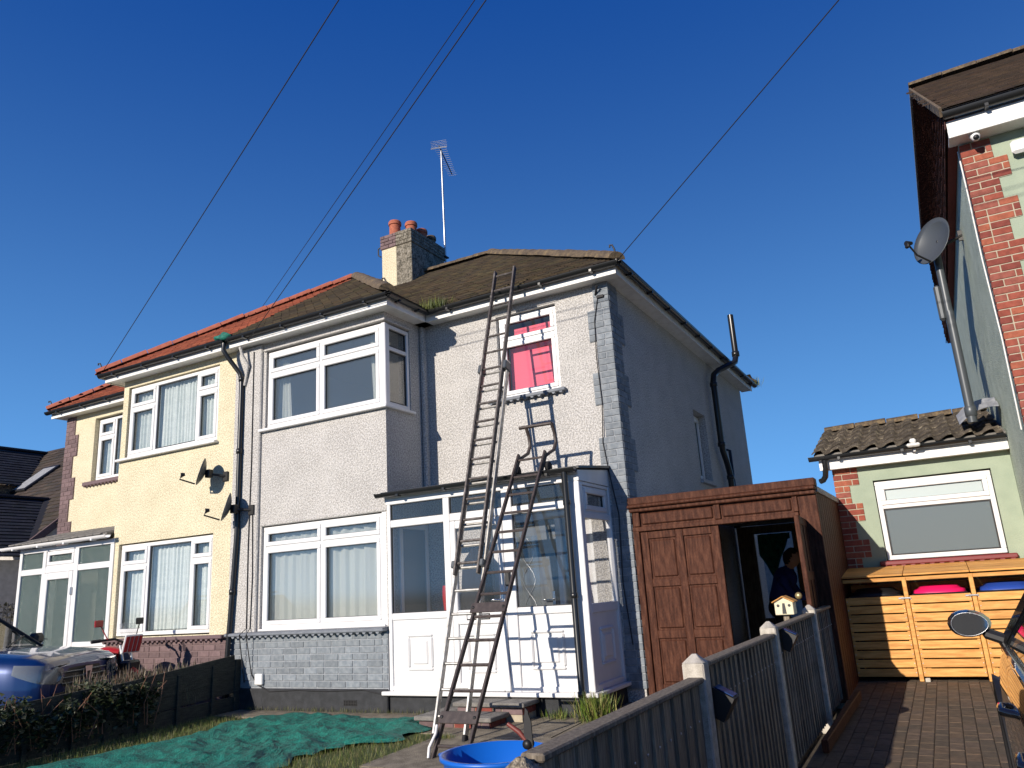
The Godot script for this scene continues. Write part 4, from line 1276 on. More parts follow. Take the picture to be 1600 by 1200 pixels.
func build_cream_porch():
	var P := thing("porch", "white lean-to porch with frosted panes in front of the cream house", "porch", Vector3(-9.7, -0.15, 0.5))
	var g := G.new()
	for x in [[-11.06, -10.98], [-10.36, -10.27], [-9.47, -9.36], [-8.53, -8.44]]: g.box(Vector3(x[0], -0.1, 0.84), Vector3(x[1], 2.3, 0.92), 0.006)
	for s in [[-10.98, -10.36], [-9.36, -8.53]]:
		g.box(Vector3(s[0], -0.1, 0.85), Vector3(s[1], 0.02, 0.915), 0.006)
		g.box(Vector3(s[0], 0.72, 0.85), Vector3(s[1], 0.8, 0.915), 0.006)
		g.box(Vector3(s[0], 1.93, 0.85), Vector3(s[1], 2.03, 0.915), 0.006)
	g.box(Vector3(-10.27, 1.94, 0.85), Vector3(-9.47, 2.04, 0.915), 0.006)
	g.box(Vector3(-11.06, 2.3, 0.82), Vector3(-8.44, 2.38, 0.925), 0.006)
	g.box(Vector3(-11.06, -0.1, 0.0), Vector3(-11.0, 2.36, 0.838), 0.006)
	part(P, "frame", g, M.pvc)
	for p in [[-10.98, 0.8, -10.36, 1.93], [-10.98, 2.03, -10.36, 2.3], [-9.36, 0.8, -8.53, 1.93], [-9.36, 2.03, -8.53, 2.3]]:
		g = G.new()
		g.box(Vector3(p[0] - 0.002, p[1] - 0.002, 0.884), Vector3(p[2] + 0.002, p[3] + 0.002, 0.89))
		part(P, "pane", g, M.glass_frost)
	window(P, ZX(-10.265, 2.04, 0.905), 0.79, 0.27, [[0, 0.79, 0, true, true]], M.glass_frost, 0.03)
	for s in [[-10.98, -10.36], [-9.36, -8.95], [-8.949, -8.53]]:
		g = G.new()
		g.box(Vector3(s[0], 0.02, 0.86), Vector3(s[1], 0.72, 0.895), 0.01)
		part(P, "panel", g, M.pvc)
	g = G.new()
	g.box(Vector3(-10.265, -0.06, 0.86), Vector3(-10.17, 1.935, 0.93), 0.01)
	g.box(Vector3(-9.57, -0.06, 0.86), Vector3(-9.475, 1.935, 0.93), 0.01)
	for y in [[-0.06, 0.08], [0.62, 0.74], [1.82, 1.935]]: g.box(Vector3(-10.17, y[0], 0.86), Vector3(-9.57, y[1], 0.93), 0.01)
	g.box(Vector3(-10.17, 0.08, 0.87), Vector3(-9.57, 0.62, 0.9))
	var d := part(P, "door", g, M.pvc)
	g = G.new()
	g.box(Vector3(-10.172, 0.738, 0.888), Vector3(-9.568, 1.822, 0.894))
	part(d, "pane", g, M.glass_frost)
	g = G.new()
	g.tube([Vector3(-10.21, 0.9, 0.93), Vector3(-10.21, 0.9, 0.98), Vector3(-10.08, 0.9, 0.98)], 0.012, 8)
	part(d, "handle", g, M.galv)
	for y in [1.55, 0.6]:
		g = G.new()
		g.box(Vector3(-9.49, y, 0.92), Vector3(-9.44, y + 0.12, 0.945), 0.006)
		part(d, "hinge", g, M.galv)
	# lean-to roof and white gutter
	g = G.new()
	g.prism([Vector3(-11.2, 2.44, 1.02), Vector3(-11.2, 2.475, 1.02), Vector3(-11.2, 2.72, 0.02), Vector3(-11.2, 2.68, 0.02)], Vector3(2.7, 0, 0))
	part(P, "roof", g, M.slab)
	var gm := G.new()
	gm.box(Vector3(-0.095, -0.012, -0.17), Vector3(0.095, 0.012, 0.17), 0.006)
	var me := gm.mesh(M.slab)
	var tilt := Basis(Vector3.RIGHT, atan(0.245))
	for i in 13:
		for j in 3: inst(P, "roof_tile", me, Transform3D(tilt * Basis(Vector3.UP, rng.randf_range(-0.02, 0.02)), Vector3(-11.1 + i * 0.2, 2.5 + j * 0.082 + rng.randf_range(0.0, 0.008), 0.9 - j * 0.32)))
	gutter(P, [Vector3(-11.35, 2.43, 1.07), Vector3(-8.4, 2.43, 1.07)], [Vector3(0, 0, 1)], 0.055, M.pvc)
	g = G.new()
	g.box(Vector3(-11.0, -0.1, 0.02), Vector3(-8.5, 0.0, 0.83))
	part(P, "floor", g, M.room)
	g = G.new()
	cloth(g, -10.95, -10.45, 0.1, 2.0, 0.6, 4, 0.04, 3)
	single("curtain", "pale curtain behind the frosted panes of the cream house's porch", "curtain", g, M.curtain, Vector3(-10.7, 0.1, 0.6))

func build_garage():
	var T := thing("garage", "brown timber garage with panelled doors between the houses", "garage", Vector3(1.05, -0.1, -2.5))
	var W: Material = M.wood_brown
	var g := G.new()
	g.box(Vector3(0.035, -0.1, -0.06), Vector3(0.11, 1.82, 0.03), 0.006)
	g.box(Vector3(1.935, -0.1, -0.06), Vector3(2.13, 2.0, 0.012), 0.006)
	g.box(Vector3(0.035, 1.77, -0.06), Vector3(1.93, 1.825, 0.035), 0.006)
	part(T, "door_frame", g, W)
	g = G.new()
	g.box(Vector3(0.035, 1.8255, -0.06), Vector3(1.934, 2.0, -0.005))
	for s in [[0.05, 0.13], [1.02, 1.09], [1.88, 1.934]]: g.box(Vector3(s[0], 1.83, -0.005), Vector3(s[1], 1.995, 0.03), 0.006)
	part(T, "frieze", g, W)
	for s in [[0.15, 1.0], [1.11, 1.86]]:
		g = G.new()
		g.box(Vector3(s[0], 1.85, -0.006), Vector3(s[1], 1.98, 0.02), 0.016)
		part(T, "frieze_panel", g, W)
	g = G.new()
	g.box(Vector3(0.015, 2.0, -0.08), Vector3(2.13, 2.045, 0.06), 0.01)
	g.box(Vector3(0.005, 2.046, -0.08), Vector3(2.14, 2.085, 0.10), 0.012)
	g.box(Vector3(0.01, 2.086, -0.1), Vector3(2.145, 2.17, 0.07), 0.008)
	part(T, "cornice", g, W)
	var leaf := func(x: Transform3D, called: String):
		var q := G.new(x)
		for c in [[0.0, 0.09], [0.42, 0.51], [0.84, 0.93]]: q.box(Vector3(c[0], -0.09, -0.045), Vector3(c[1], 1.765, 0.0), 0.005)
		for b in [[0.09, 0.42], [0.51, 0.84]]:
			for r in [[-0.09, 0.07], [0.56, 0.65], [1.13, 1.22], [1.68, 1.765]]: q.box(Vector3(b[0], r[0], -0.044), Vector3(b[1], r[1], -0.001), 0.005)
		var d := part(T, called, q, W)
		for b in [[0.09, 0.42], [0.51, 0.84]]:
			for r in [[0.07, 0.56], [0.65, 1.13], [1.22, 1.68]]:
				q = G.new(x)
				q.box(Vector3(b[0], r[0], -0.035), Vector3(b[1], r[1], -0.022))
				q.box(Vector3(b[0] + 0.02, r[0] + 0.02, -0.03), Vector3(b[1] - 0.02, r[1] - 0.02, -0.003), 0.016)
				part(d, "panel", q, W)
		return d
	leaf.call(ZX(0.115, 0, 0.0), "door")
	var a := 1.51
	var bs := Basis(Vector3(cos(a), 0, sin(a)), Vector3.UP, Vector3(-sin(a), 0, cos(a)))
	var d2: Node = leaf.call(Transform3D(bs, Vector3(1.95, 0, 0.02)).scaled_local(Vector3(0.9, 0.985, 1)), "door")
	g = G.new()
	g.lathe(Vector3(1.93, 0.98, 0.79), [[0.0, 0.05], [0.03, 0.045], [0.035, 0.02], [0.02, 0.0]], 12, Vector3.BACK)
	part(d2, "knob", g, M.brass)
	# shell
	g = G.new()
	g.box(Vector3(2.05, -0.1, -5.4), Vector3(2.10, 2.02, -0.061))
	part(T, "side_wall", g, M.board[0])
	g = G.new(SX(2.10, 0, -0.07))
	for i in 30: g.box(Vector3(i * 0.177, -0.1, 0), Vector3(i * 0.177 + 0.165, 2.1 - 0.004 * i, 0.018), 0.005)
	part(T, "side_boarding", g, M.wood_brown)
	g = G.new(Transform3D(Basis.IDENTITY, Vector3(0, 0, -5.35)))
	wall(g, 0.03, 2.04, -0.1, 2.02, 0.05, [[0.28, 0.45, 1.05, 1.88]])
	part(T, "rear_wall", g, M.board[0])
	g = G.new()
	g.box(Vector3(0.03, 2.03, -5.45), Vector3(2.14, 2.09, -0.1))
	part(T, "roof", g, M.lead)
	g = G.new()
	g.box(Vector3(0.03, -0.13, -5.4), Vector3(2.04, -0.1, 0.02))
	part(T, "floor", g, M.concrete)
	g = G.new()
	g.box(Vector3(0.28, 0.4, -5.36), Vector3(0.33, 1.88, -5.3), 0.004)
	g.box(Vector3(0.97, 0.4, -5.36), Vector3(1.05, 1.88, -5.3), 0.004)
	part(T, "rear_frame", g, M.board[1])
	# garden beyond
	g = G.new()
	g.box(Vector3(-2.5, -0.2, -11.2), Vector3(5.0, 2.7, -11.0), 0.01)
	single("garden_wall", "pale garden wall seen through the open garage", "wall", g, M.render_white, Vector3(1.2, -0.2, -11.1))
	g = G.new()
	var rows := []
	for i in 9:
		var row := []
		var t := i / 8.0
		for j in 13:
			var s := j / 12.0
			var drop: float = (1.0 - abs(s - 0.35) * 1.5) * 0.75
			row.append(Vector3(0.4 + 0.55 * s, 1.86 - t * max(0.1, drop), -5.25 + 0.04 * sin(s * 19 + t * 2)))
		rows.append(row)
	rows.reverse()
	g.loft(rows)
	single("green_cloth", "ragged green netting hanging at the back of the garage", "netting", g, M.netting, Vector3(0.65, 1.1, -5.25))

func build_neighbour():
	var H := thing("green_house", "tall green rendered house with red brick quoins and tile-hung gable", "house", Vector3(6.5, -0.1, -3.5))
	var g := G.new(Transform3D(Basis(Vector3(0, 0, 1), Vector3.UP, Vector3.LEFT), Vector3(4.12, 0, -8.6)))
	wall(g, 0, 8.74, -0.2, 5.6, 0.22, [])
	part(H, "side_wall", g, M.green_dash)
	g = G.new(ZX(0, 0, 0.2))
	wall(g, 4.2, 10.2, -0.2, 5.5, 0.22, [[6.0, 3.5, 8.0, 4.8], [6.0, 0.8, 8.0, 2.2]])
	part(H, "wall", g, M.green)
	window(H, ZX(6.0, 3.5, 0.14), 2.0, 1.3, [[0, 1, 0.9, true, true], [1, 2, 0.9, true, true]], M.glass)
	window(H, ZX(6.0, 0.8, 0.14), 2.0, 1.4, [[0, 1, 1.0, true, true], [1, 2, 1.0, true, true]], M.glass)
	room(H, Vector3(5.5, 0.3, -3.0), Vector3(9.0, 2.5, -0.03), M.room)
	room(H, Vector3(5.5, 2.9, -3.0), Vector3(9.0, 5.2, -0.03), M.room)
	# brick quoins
	g = G.new()
	var rows := []
	var side := []
	var y := -0.1
	var k := 0
	while y < 5.36:
		var wide := (k / 3) % 2 == 0
		rows.append([4.108, 4.50 if wide else 4.385])
		side.append([0.0, 0.09])
		y += 0.0765
		k += 1
	g.box(Vector3(4.115, -0.2, 0.1), Vector3(4.38, y, 0.209))
	for i in range(0, rows.size(), 6): g.box(Vector3(4.37, -0.1 + i * 0.0765, 0.12), Vector3(4.495, -0.1 + min(i + 3, rows.size()) * 0.0765, 0.2085))
	var q := part(H, "quoin", g, M.mortar)
	bricks(q, ZX(0, 0, 0.209), -0.1, rows, 0.225, 0.0765, M.brick_red, 0.007)
	bricks(q, Transform3D(Basis(Vector3(0, 0, 1), Vector3.UP, Vector3.LEFT), Vector3(4.115, 0, 0.12)), -0.1, side, 0.225, 0.0765, M.brick_red, 0.006)
	# eaves and front slope
	g = G.new()
	g.box(Vector3(4.02, 5.42, 0.2), Vector3(10.2, 5.44, 0.42))
	g.box(Vector3(4.02, 5.41, 0.421), Vector3(10.2, 5.60, 0.44), 0.004)
	part(H, "fascia", g, M.white_paint)
	gutter(H, [Vector3(4.0, 5.66, 0.5), Vector3(10.2, 5.66, 0.5)], [Vector3(0, 0, 1)], 0.06)
	var run := 3.52
	var rise := 2.38
	var sl := sqrt(run * run + rise * rise)
	var brown := [[.06, .04, .029], [.055, .038, .03], [.07, .045, .03]]
	tiles(H, "roof_tiles", Vector3(3.98, 5.70, 0.52), Vector3.RIGHT, Vector3(0, rise / sl, -run / sl), PackedVector2Array([Vector2(0, 0), Vector2(6.3, 0), Vector2(6.3, sl), Vector2(0, sl)]), brown, M.tile)
	ridge_tiles(H, "ridge_tile", Vector3(3.98, 8.1, -3.0), Vector3(10.2, 8.1, -3.0), M.ridge_brown)
	g = G.new()
	g.box(Vector3(3.98, 8.02, -8.6), Vector3(10.2, 8.07, -3.02))
	part(H, "flat_roof", g, M.lead)
	g = G.new()
	g.bar(Vector3(3.99, 5.66, 0.55), Vector3(3.99, 8.05, -2.99), 0.03, 0.1, Vector3.UP, 0.004)
	part(H, "verge_board", g, M.ridge_brown)
	# tile-hung gable
	tiles(H, "hanging_tiles", Vector3(4.02, 5.5, -8.6), Vector3(0, 0, 1), Vector3.UP, PackedVector2Array([Vector2(0, 0), Vector2(9.05, 0), Vector2(9.05, 0.16), Vector2(5.6, 2.5), Vector2(0, 2.5)]), [[.09, .028, .02], [.07, .025, .02], [.11, .035, .022]], M.tile, 0.168, 0.1, 0.0)
	g = G.new()
	g.prism([Vector3(4.025, 5.49, 0.42), Vector3(4.025, 5.6, 0.42), Vector3(4.025, 8.0, -3.0), Vector3(4.025, 8.0, -8.6), Vector3(4.025, 5.49, -8.6)], Vector3(0.09, 0, 0))
	part(H, "gable", g, M.brick_red[2])
	# floodlight and camera under the eaves
	g = G.new()
	g.box(Vector3(4.53, 5.12, 0.25), Vector3(4.75, 5.27, 0.31), 0.03)
	g.box(Vector3(4.6, 5.16, 0.2), Vector3(4.68, 5.22, 0.26), 0.005)
	single("floodlight", "white flat wall floodlight on the green house under the eaves", "floodlight", g, M.white_paint, Vector3(4.64, 5.12, 0.25))
	var cm := thing("security_camera", "white dome camera under the green house's eaves", "camera", Vector3(4.25, 5.4, 0.36))
	g = G.new()
	g.lathe(Vector3(4.25, 5.425, 0.36), [[0.0, 0.0], [0.05, 0.0], [0.052, -0.03], [0.045, -0.05], [0.03, -0.055]], 16)
	g.lathe(Vector3(4.25, 5.375, 0.38), [[0.0, 0.045], [0.032, 0.035], [0.045, 0.0], [0.032, -0.035], [0.0, -0.045]], 16)
	part(cm, "housing", g, M.white_paint)
	g = G.new()
	g.lathe(Vector3(4.252, 5.355, 0.41), [[0.028, 0.0], [0.026, 0.012], [0.0, 0.016]], 14, Vector3(0.05, -0.5, 0.86).normalized())
	part(cm, "lens", g, M.black)
	g = G.new()
	g.tube([Vector3(4.10, 5.4, 0.1), Vector3(4.10, 4.9, 0.1), Vector3(4.095, 4.2, 0.06), Vector3(4.10, 3.3, 0.1), Vector3(4.09, 2.4, 0.04)], 0.008, 5)
	single("wall_cable", "white cable clipped down the green house's brick corner", "cable", g, M.white_paint, Vector3(4.1, 2.4, 0.1))
	# single-storey extension
	var E := thing("extension", "single storey green extension with corrugated tile roof behind the bin store", "extension", Vector3(3.1, -0.1, -3.0))
	g = G.new(ZX(0, 0, -2.05))
	wall(g, 2.2, 4.117, -0.2, 2.6, 0.22, [[2.58, 1.26, 3.89, 2.27]])
	g.xf = Transform3D(Basis(Vector3(0, 0, 1), Vector3.UP, Vector3.LEFT), Vector3(2.2, 0, -5.0))
	wall(g, 0, 2.93, -0.2, 2.6, 0.15, [])
	part(E, "wall", g, M.green)
	window(E, ZX(2.59, 1.27, -2.09), 1.29, 0.98, [[0, 1.29, 0.66, true, false]], M.glass_grey, 0.055, M.glass_milk)
	room(E, Vector3(2.4, 0.3, -4.5), Vector3(4.1, 2.5, -2.28), M.room)
	g = G.new()
	g.box(Vector3(2.5, 1.205, -2.1), Vector3(3.97, 1.262, -1.97), 0.012)
	for i in 14: g.tube([Vector3(2.55 + i * 0.105, 1.205, -2.03), Vector3(2.55 + i * 0.105, 1.205, -1.98)], 0.025, 8)
	part(E, "sill", g, M.sill_red)
	rows = []
	side = []
	for i in 33:
		rows.append([2.118, 2.42 if (i / 3) % 2 == 0 else 2.3])
		side.append([0.0, 0.1])
	g = G.new()
	g.box(Vector3(2.125, -0.2, -2.2), Vector3(2.29, 2.45, -2.041))
	for i in range(0, 33, 6): g.box(Vector3(2.28, -0.06 + i * 0.0765, -2.1), Vector3(2.415, -0.06 + min(i + 3, 33) * 0.0765, -2.0415))
	q = part(E, "quoin", g, M.mortar)
	bricks(q, ZX(0, 0, -2.041), -0.06, rows, 0.225, 0.0765, M.brick_red, 0.007)
	g = G.new()
	g.box(Vector3(2.0, 2.46, -2.05), Vector3(4.11, 2.475, -1.92))
	g.box(Vector3(1.99, 2.455, -1.92), Vector3(4.115, 2.59, -1.9), 0.004)
	part(E, "fascia", g, M.white_paint)
	gutter(E, [Vector3(1.88, 2.63, -1.84), Vector3(4.1, 2.63, -1.84)], [Vector3(0, 0, 1)], 0.055)
	g = G.new()
	g.tube([Vector3(2.07, 2.58, -1.84), Vector3(2.07, 2.48, -1.85), Vector3(2.04, 2.38, -1.95), Vector3(2.0, 2.34, -2.0), Vector3(1.96, 2.33, -2.02)], 0.036, 10)
	part(E, "downpipe", g, M.black_pvc)
	# profiled tiles, each its own piece
	var gm := G.new()
	var r0 := []
	var r1 := []
	for j in 13:
		var t := j / 12.0
		var hh := 0.045 * sin(PI * t) if t < 0.62 else -0.012 * sin(PI * (t - 0.62) / 0.38)
		r0.append(Vector3(0.215 * t, hh + 0.02, 0.17))
		r1.append(Vector3(0.215 * t, hh, -0.19))
	gm.loft([r0, r1])
	var lo := []
	for p in r0: lo.append(p - Vector3(0, 0.016, 0))
	gm.loft([lo, r0])
	var me := gm.mesh()
	var tilt := Basis(Vector3.RIGHT, atan(0.54 / 1.7))
	for i in 10:
		for j in 6: inst(E, "roof_tile", me, Transform3D(tilt, Vector3(1.93 + i * 0.215, 2.70 + j * 0.0955 + rng.randf_range(0, 0.004), -1.96 - j * 0.30)), M.tile_dark[rng.randi() % 3])
	g = G.new()
	g.prism([Vector3(1.95, 2.62, -1.85), Vector3(1.95, 2.66, -1.85), Vector3(1.95, 3.2, -3.6), Vector3(1.95, 3.14, -3.6)], Vector3(2.16, 0, 0))
	part(E, "roof_deck", g, M.slab)
	ridge_tiles(E, "ridge_tile", Vector3(1.95, 3.22, -3.6), Vector3(4.1, 3.22, -3.6), M.ridge_brown, 0.42, 0.1)
	g = G.new()
	rows = []
	for i in 5:
		var row := []
		for j in 9:
			row.append(Vector3(3.66 + 0.055 * j, 2.86 + 0.05 * sin(j * 0.9) * (i % 2) + 0.05 * i - 0.004 * (j - 4) * (j - 4) + 0.02 * j, -1.78 - 0.13 * i))
		rows.append(row)
	g.loft(rows)
	part(E, "flashing", g, M.lead)
	g = G.new()
	g.box(Vector3(3.05, 2.60, -1.83), Vector3(3.2, 2.64, -1.7), 0.015)
	g.box(Vector3(3.09, 2.645, -1.81), Vector3(3.16, 2.70, -1.73), 0.015)
	g.box(Vector3(3.11, 2.55, -1.9), Vector3(3.14, 2.62, -1.82), 0.004)
	single("gutter_light", "small white solar light clipped to the extension's gutter", "light", g, M.white_paint, Vector3(3.12, 2.6, -1.77))
	# mast with dish
	g = G.new()
	g.tube([Vector3(3.80, 2.8, -1.75), Vector3(3.80, 4.2, -1.7)], 0.052, 12)
	g.tube([Vector3(3.80, 4.15, -1.7), Vector3(3.80, 5.0, -1.68)], 0.045, 12)
	g.lathe(Vector3(3.8, 2.95, -1.75), [[0.052, -0.08], [0.066, -0.07], [0.066, 0.03], [0.052, 0.05]], 14)
	g.bar(Vector3(3.72, 4.1, -1.7), Vector3(3.72, 4.55, -1.69), 0.09, 0.07, Vector3.RIGHT, 0.02)
	single("vent_pipe", "thick grey pipe standing on the extension roof", "pipe", g, M.grey_metal, Vector3(3.8, 2.8, -1.75))
	dish(Vector3(3.83, 5.08, -1.62), 0.30, "grey satellite dish bracketed off the green house's side wall", Vector3(4.12, 5.14, -1.7), M.grey_metal)

func dish(at: Vector3, r: float, label: String, foot: Vector3, m: Material):
	var D := thing("satellite_dish", label, "satellite dish", at, 0.0, "satellite dishes on the houses")
	var n := Vector3(-0.66, 0.28, 0.70).normalized()
	var x := Vector3.UP.cross(n).normalized()
	var y := n.cross(x)
	var g := G.new(Transform3D(Basis(x, y, n), at))
	var rows := []
	for k in 2:
		for i in 7:
			var q := i / 6.0 if k == 0 else 1.0 - i / 6.0
			var row := []
			for j in 29:
				var a := TAU * j / 28.0
				row.append(Vector3(cos(a) * r * 0.92 * q, sin(a) * r * 1.05 * q, 0.32 * r * q * q - (0.008 if k else 0.0)))
			rows.append(row)
	g.loft(rows)
	part(D, "reflector", g, m)
	g = G.new(Transform3D(Basis(x, y, n), at))
	g.tube([Vector3(0, -r * 1.0, 0.08), Vector3(0, -r * 0.95, 0.3), Vector3(0, -r * 0.6, r * 1.5)], 0.012, 6)
	part(D, "arm", g, M.black)
	g = G.new(Transform3D(Basis(x, y, n), at))
	g.tube([Vector3(0, -r * 0.62, r * 1.56), Vector3(0, -r * 0.5, r * 1.3)], [0.035, 0.022], 10)
	g.box(Vector3(-0.03, -r * 0.8, r * 1.42), Vector3(0.03, -r * 0.6, r * 1.56), 0.01)
	part(D, "receiver", g, M.black)
	g = G.new()
	g.tube([at - n * 0.01, at - n * 0.09, foot], 0.02, 8)
	g.box(foot - Vector3(0.05, 0.07, 0.012), foot + Vector3(0.05, 0.07, 0.012), 0.004)
	g.box(at - n * 0.06 - Vector3(0.045, 0.06, 0.045), at - n * 0.06 + Vector3(0.045, 0.06, 0.045), 0.01)
	part(D, "bracket", g, M.black)

func build_far_house():
	var H := thing("brown_roofed_house", "far house with brown tiled main roof, skylight and dark slate wings", "house", Vector3(-20, -0.15, -4))
	var S := 0.85
	var n := sqrt(1 + S * S)
	var L := 4.2 * n
	tiles(H, "roof_tiles", Vector3(-32, 3.0, -1.84), Vector3.RIGHT, Vector3(0, S / n, -1 / n), PackedVector2Array([Vector2(0, 0), Vector2(16.5, 0), Vector2(16.5, L), Vector2(0, L)]), [[.06, .045, .033], [.075, .055, .04], [.05, .04, .032]], M.tile, 0.3, 0.2)
	var g := G.new()
	g.prism([Vector3(-15.56, 2.9, -1.9), Vector3(-15.56, 6.5, -6.04), Vector3(-15.56, 2.9, -10.2)].slice(0) as Array, Vector3(-0.2, 0, 0))
	g.box(Vector3(-32, -0.4, -10.0), Vector3(-15.6, 2.95, -2.1))
	g.box(Vector3(-15.8, -0.4, -2.1), Vector3(-12.2, 2.5, -1.9))
	part(H, "wall", g, M.render_white)
	g = G.new()
	g.bar(Vector3(-15.5, 2.93, -1.76), Vector3(-15.5, 6.53, -6.0), 0.06, 0.16, Vector3.UP, 0.004)
	part(H, "verge_board", g, M.brick_mauve[0])
	var sl := [[.022, .023, .027], [.028, .03, .034], [.018, .019, .022]]
	# front wing and dormer, ridges towards the street
	var s2 := sqrt(2.85 * 2.85 + 1.7 * 1.7)
	tiles(H, "wing_tiles", Vector3(-14.8, 2.55, 4.0), Vector3(0, 0, -1), Vector3(-2.85 / s2, 1.7 / s2, 0), PackedVector2Array([Vector2(0, 0), Vector2(5.3, 0), Vector2(7.3, s2), Vector2(0, s2)]), sl, M.slate, 0.3, 0.18)
	g = G.new()
	g.box(Vector3(-20.5, -0.4, -2.0), Vector3(-15.1, 2.5, 3.8))
	g.prism([Vector3(-20.4, 2.5, 3.8), Vector3(-15.0, 2.5, 3.8), Vector3(-17.65, 4.2, 3.8)], Vector3(0, 0, 0.03))
	part(H, "wing_wall", g, M.render_white)
	g = G.new()
	g.col = Color(.02, .02, .024)
	g.bar(Vector3(-17.65, 4.28, 4.0), Vector3(-17.65, 4.28, -3.3), 0.2, 0.08, Vector3.UP, 0.02)
	g.bar(Vector3(-14.82, 2.58, -1.3), Vector3(-17.65, 4.28, -3.3), 0.16, 0.05, Vector3.UP, 0.01)
	part(H, "ridge", g, M.slate)
	var s3 := sqrt(2.1 * 2.1 + 1.45 * 1.45)
	tiles(H, "dormer_tiles", Vector3(-20.5, 5.05, -1.5), Vector3(0, 0, -1), Vector3(-2.1 / s3, 1.45 / s3, 0), PackedVector2Array([Vector2(0, 0), Vector2(2.75, 0), Vector2(4.5, s3), Vector2(0, s3)]), sl, M.slate, 0.3, 0.18)
	g = G.new()
	g.col = Color(.02, .02, .024)
	g.bar(Vector3(-22.6, 6.54, -1.5), Vector3(-22.6, 6.54, -6.0), 0.2, 0.08, Vector3.UP, 0.02)
	part(H, "ridge", g, M.slate)
	g = G.new()
	g.box(Vector3(-24.5, 2.9, -4.2), Vector3(-20.65, 5.05, -1.6))
	g.prism([Vector3(-24.6, 5.05, -1.6), Vector3(-20.6, 5.05, -1.6), Vector3(-22.6, 6.45, -1.6)], Vector3(0, 0, 0.03))
	part(H, "dormer_wall", g, M.ridge_brown)
	g = G.new(Transform3D(Basis(Vector3.RIGHT, Vector3(0, S / n, -1 / n), Vector3(0, 1 / n, S / n)), Vector3(-20.3, 3.0 + 2.1 * S, -3.94)))
	g.box(Vector3(-0.4, 0, 0.02), Vector3(0.4, 1.3, 0.09), 0.01)
	var sky := part(H, "skylight", g, M.black)
	g = G.new(Transform3D(Basis(Vector3.RIGHT, Vector3(0, S / n, -1 / n), Vector3(0, 1 / n, S / n)), Vector3(-20.3, 3.0 + 2.1 * S, -3.94)))
	g.box(Vector3(-0.31, 0.09, 0.09), Vector3(0.31, 1.21, 0.097))
	part(sky, "pane", g, M.lead)
	# iron side gate with dense ivy beside the cream porch
	var gate := thing("side_gate", "black iron gate with ivy beside the cream house's porch", "gate", Vector3(-11.7, -0.15, 0.6))
	g = G.new()
	for i in 14: g.tube([Vector3(-12.9 + i * 0.13, -0.15, 0.6), Vector3(-12.9 + i * 0.13, 1.5, 0.6)], 0.01, 5)
	for y in [0.0, 1.35]: g.bar(Vector3(-12.95, y, 0.6), Vector3(-11.15, y, 0.6), 0.02, 0.03, Vector3.UP, 0.002)
	part(gate, "bars", g, M.black)
	var xs := []
	var cs := []
	for i in 500:
		xs.append(Transform3D(Basis(Vector3.UP, rng.randf() * TAU) * Basis(Vector3.RIGHT, rng.randf_range(0.5, 2.5)), Vector3(rng.randf_range(-12.9, -11.2), rng.randf_range(0.1, 1.5), 0.55 + rng.randf_range(-0.06, 0.04))))
		var k := rng.randf_range(0.4, 1.4)
		cs.append(Color(.09 * k, .085 * k, .06 * k))
	scatter(gate, "ivy", leaf_mesh(0.08, 0.1), xs, cs)

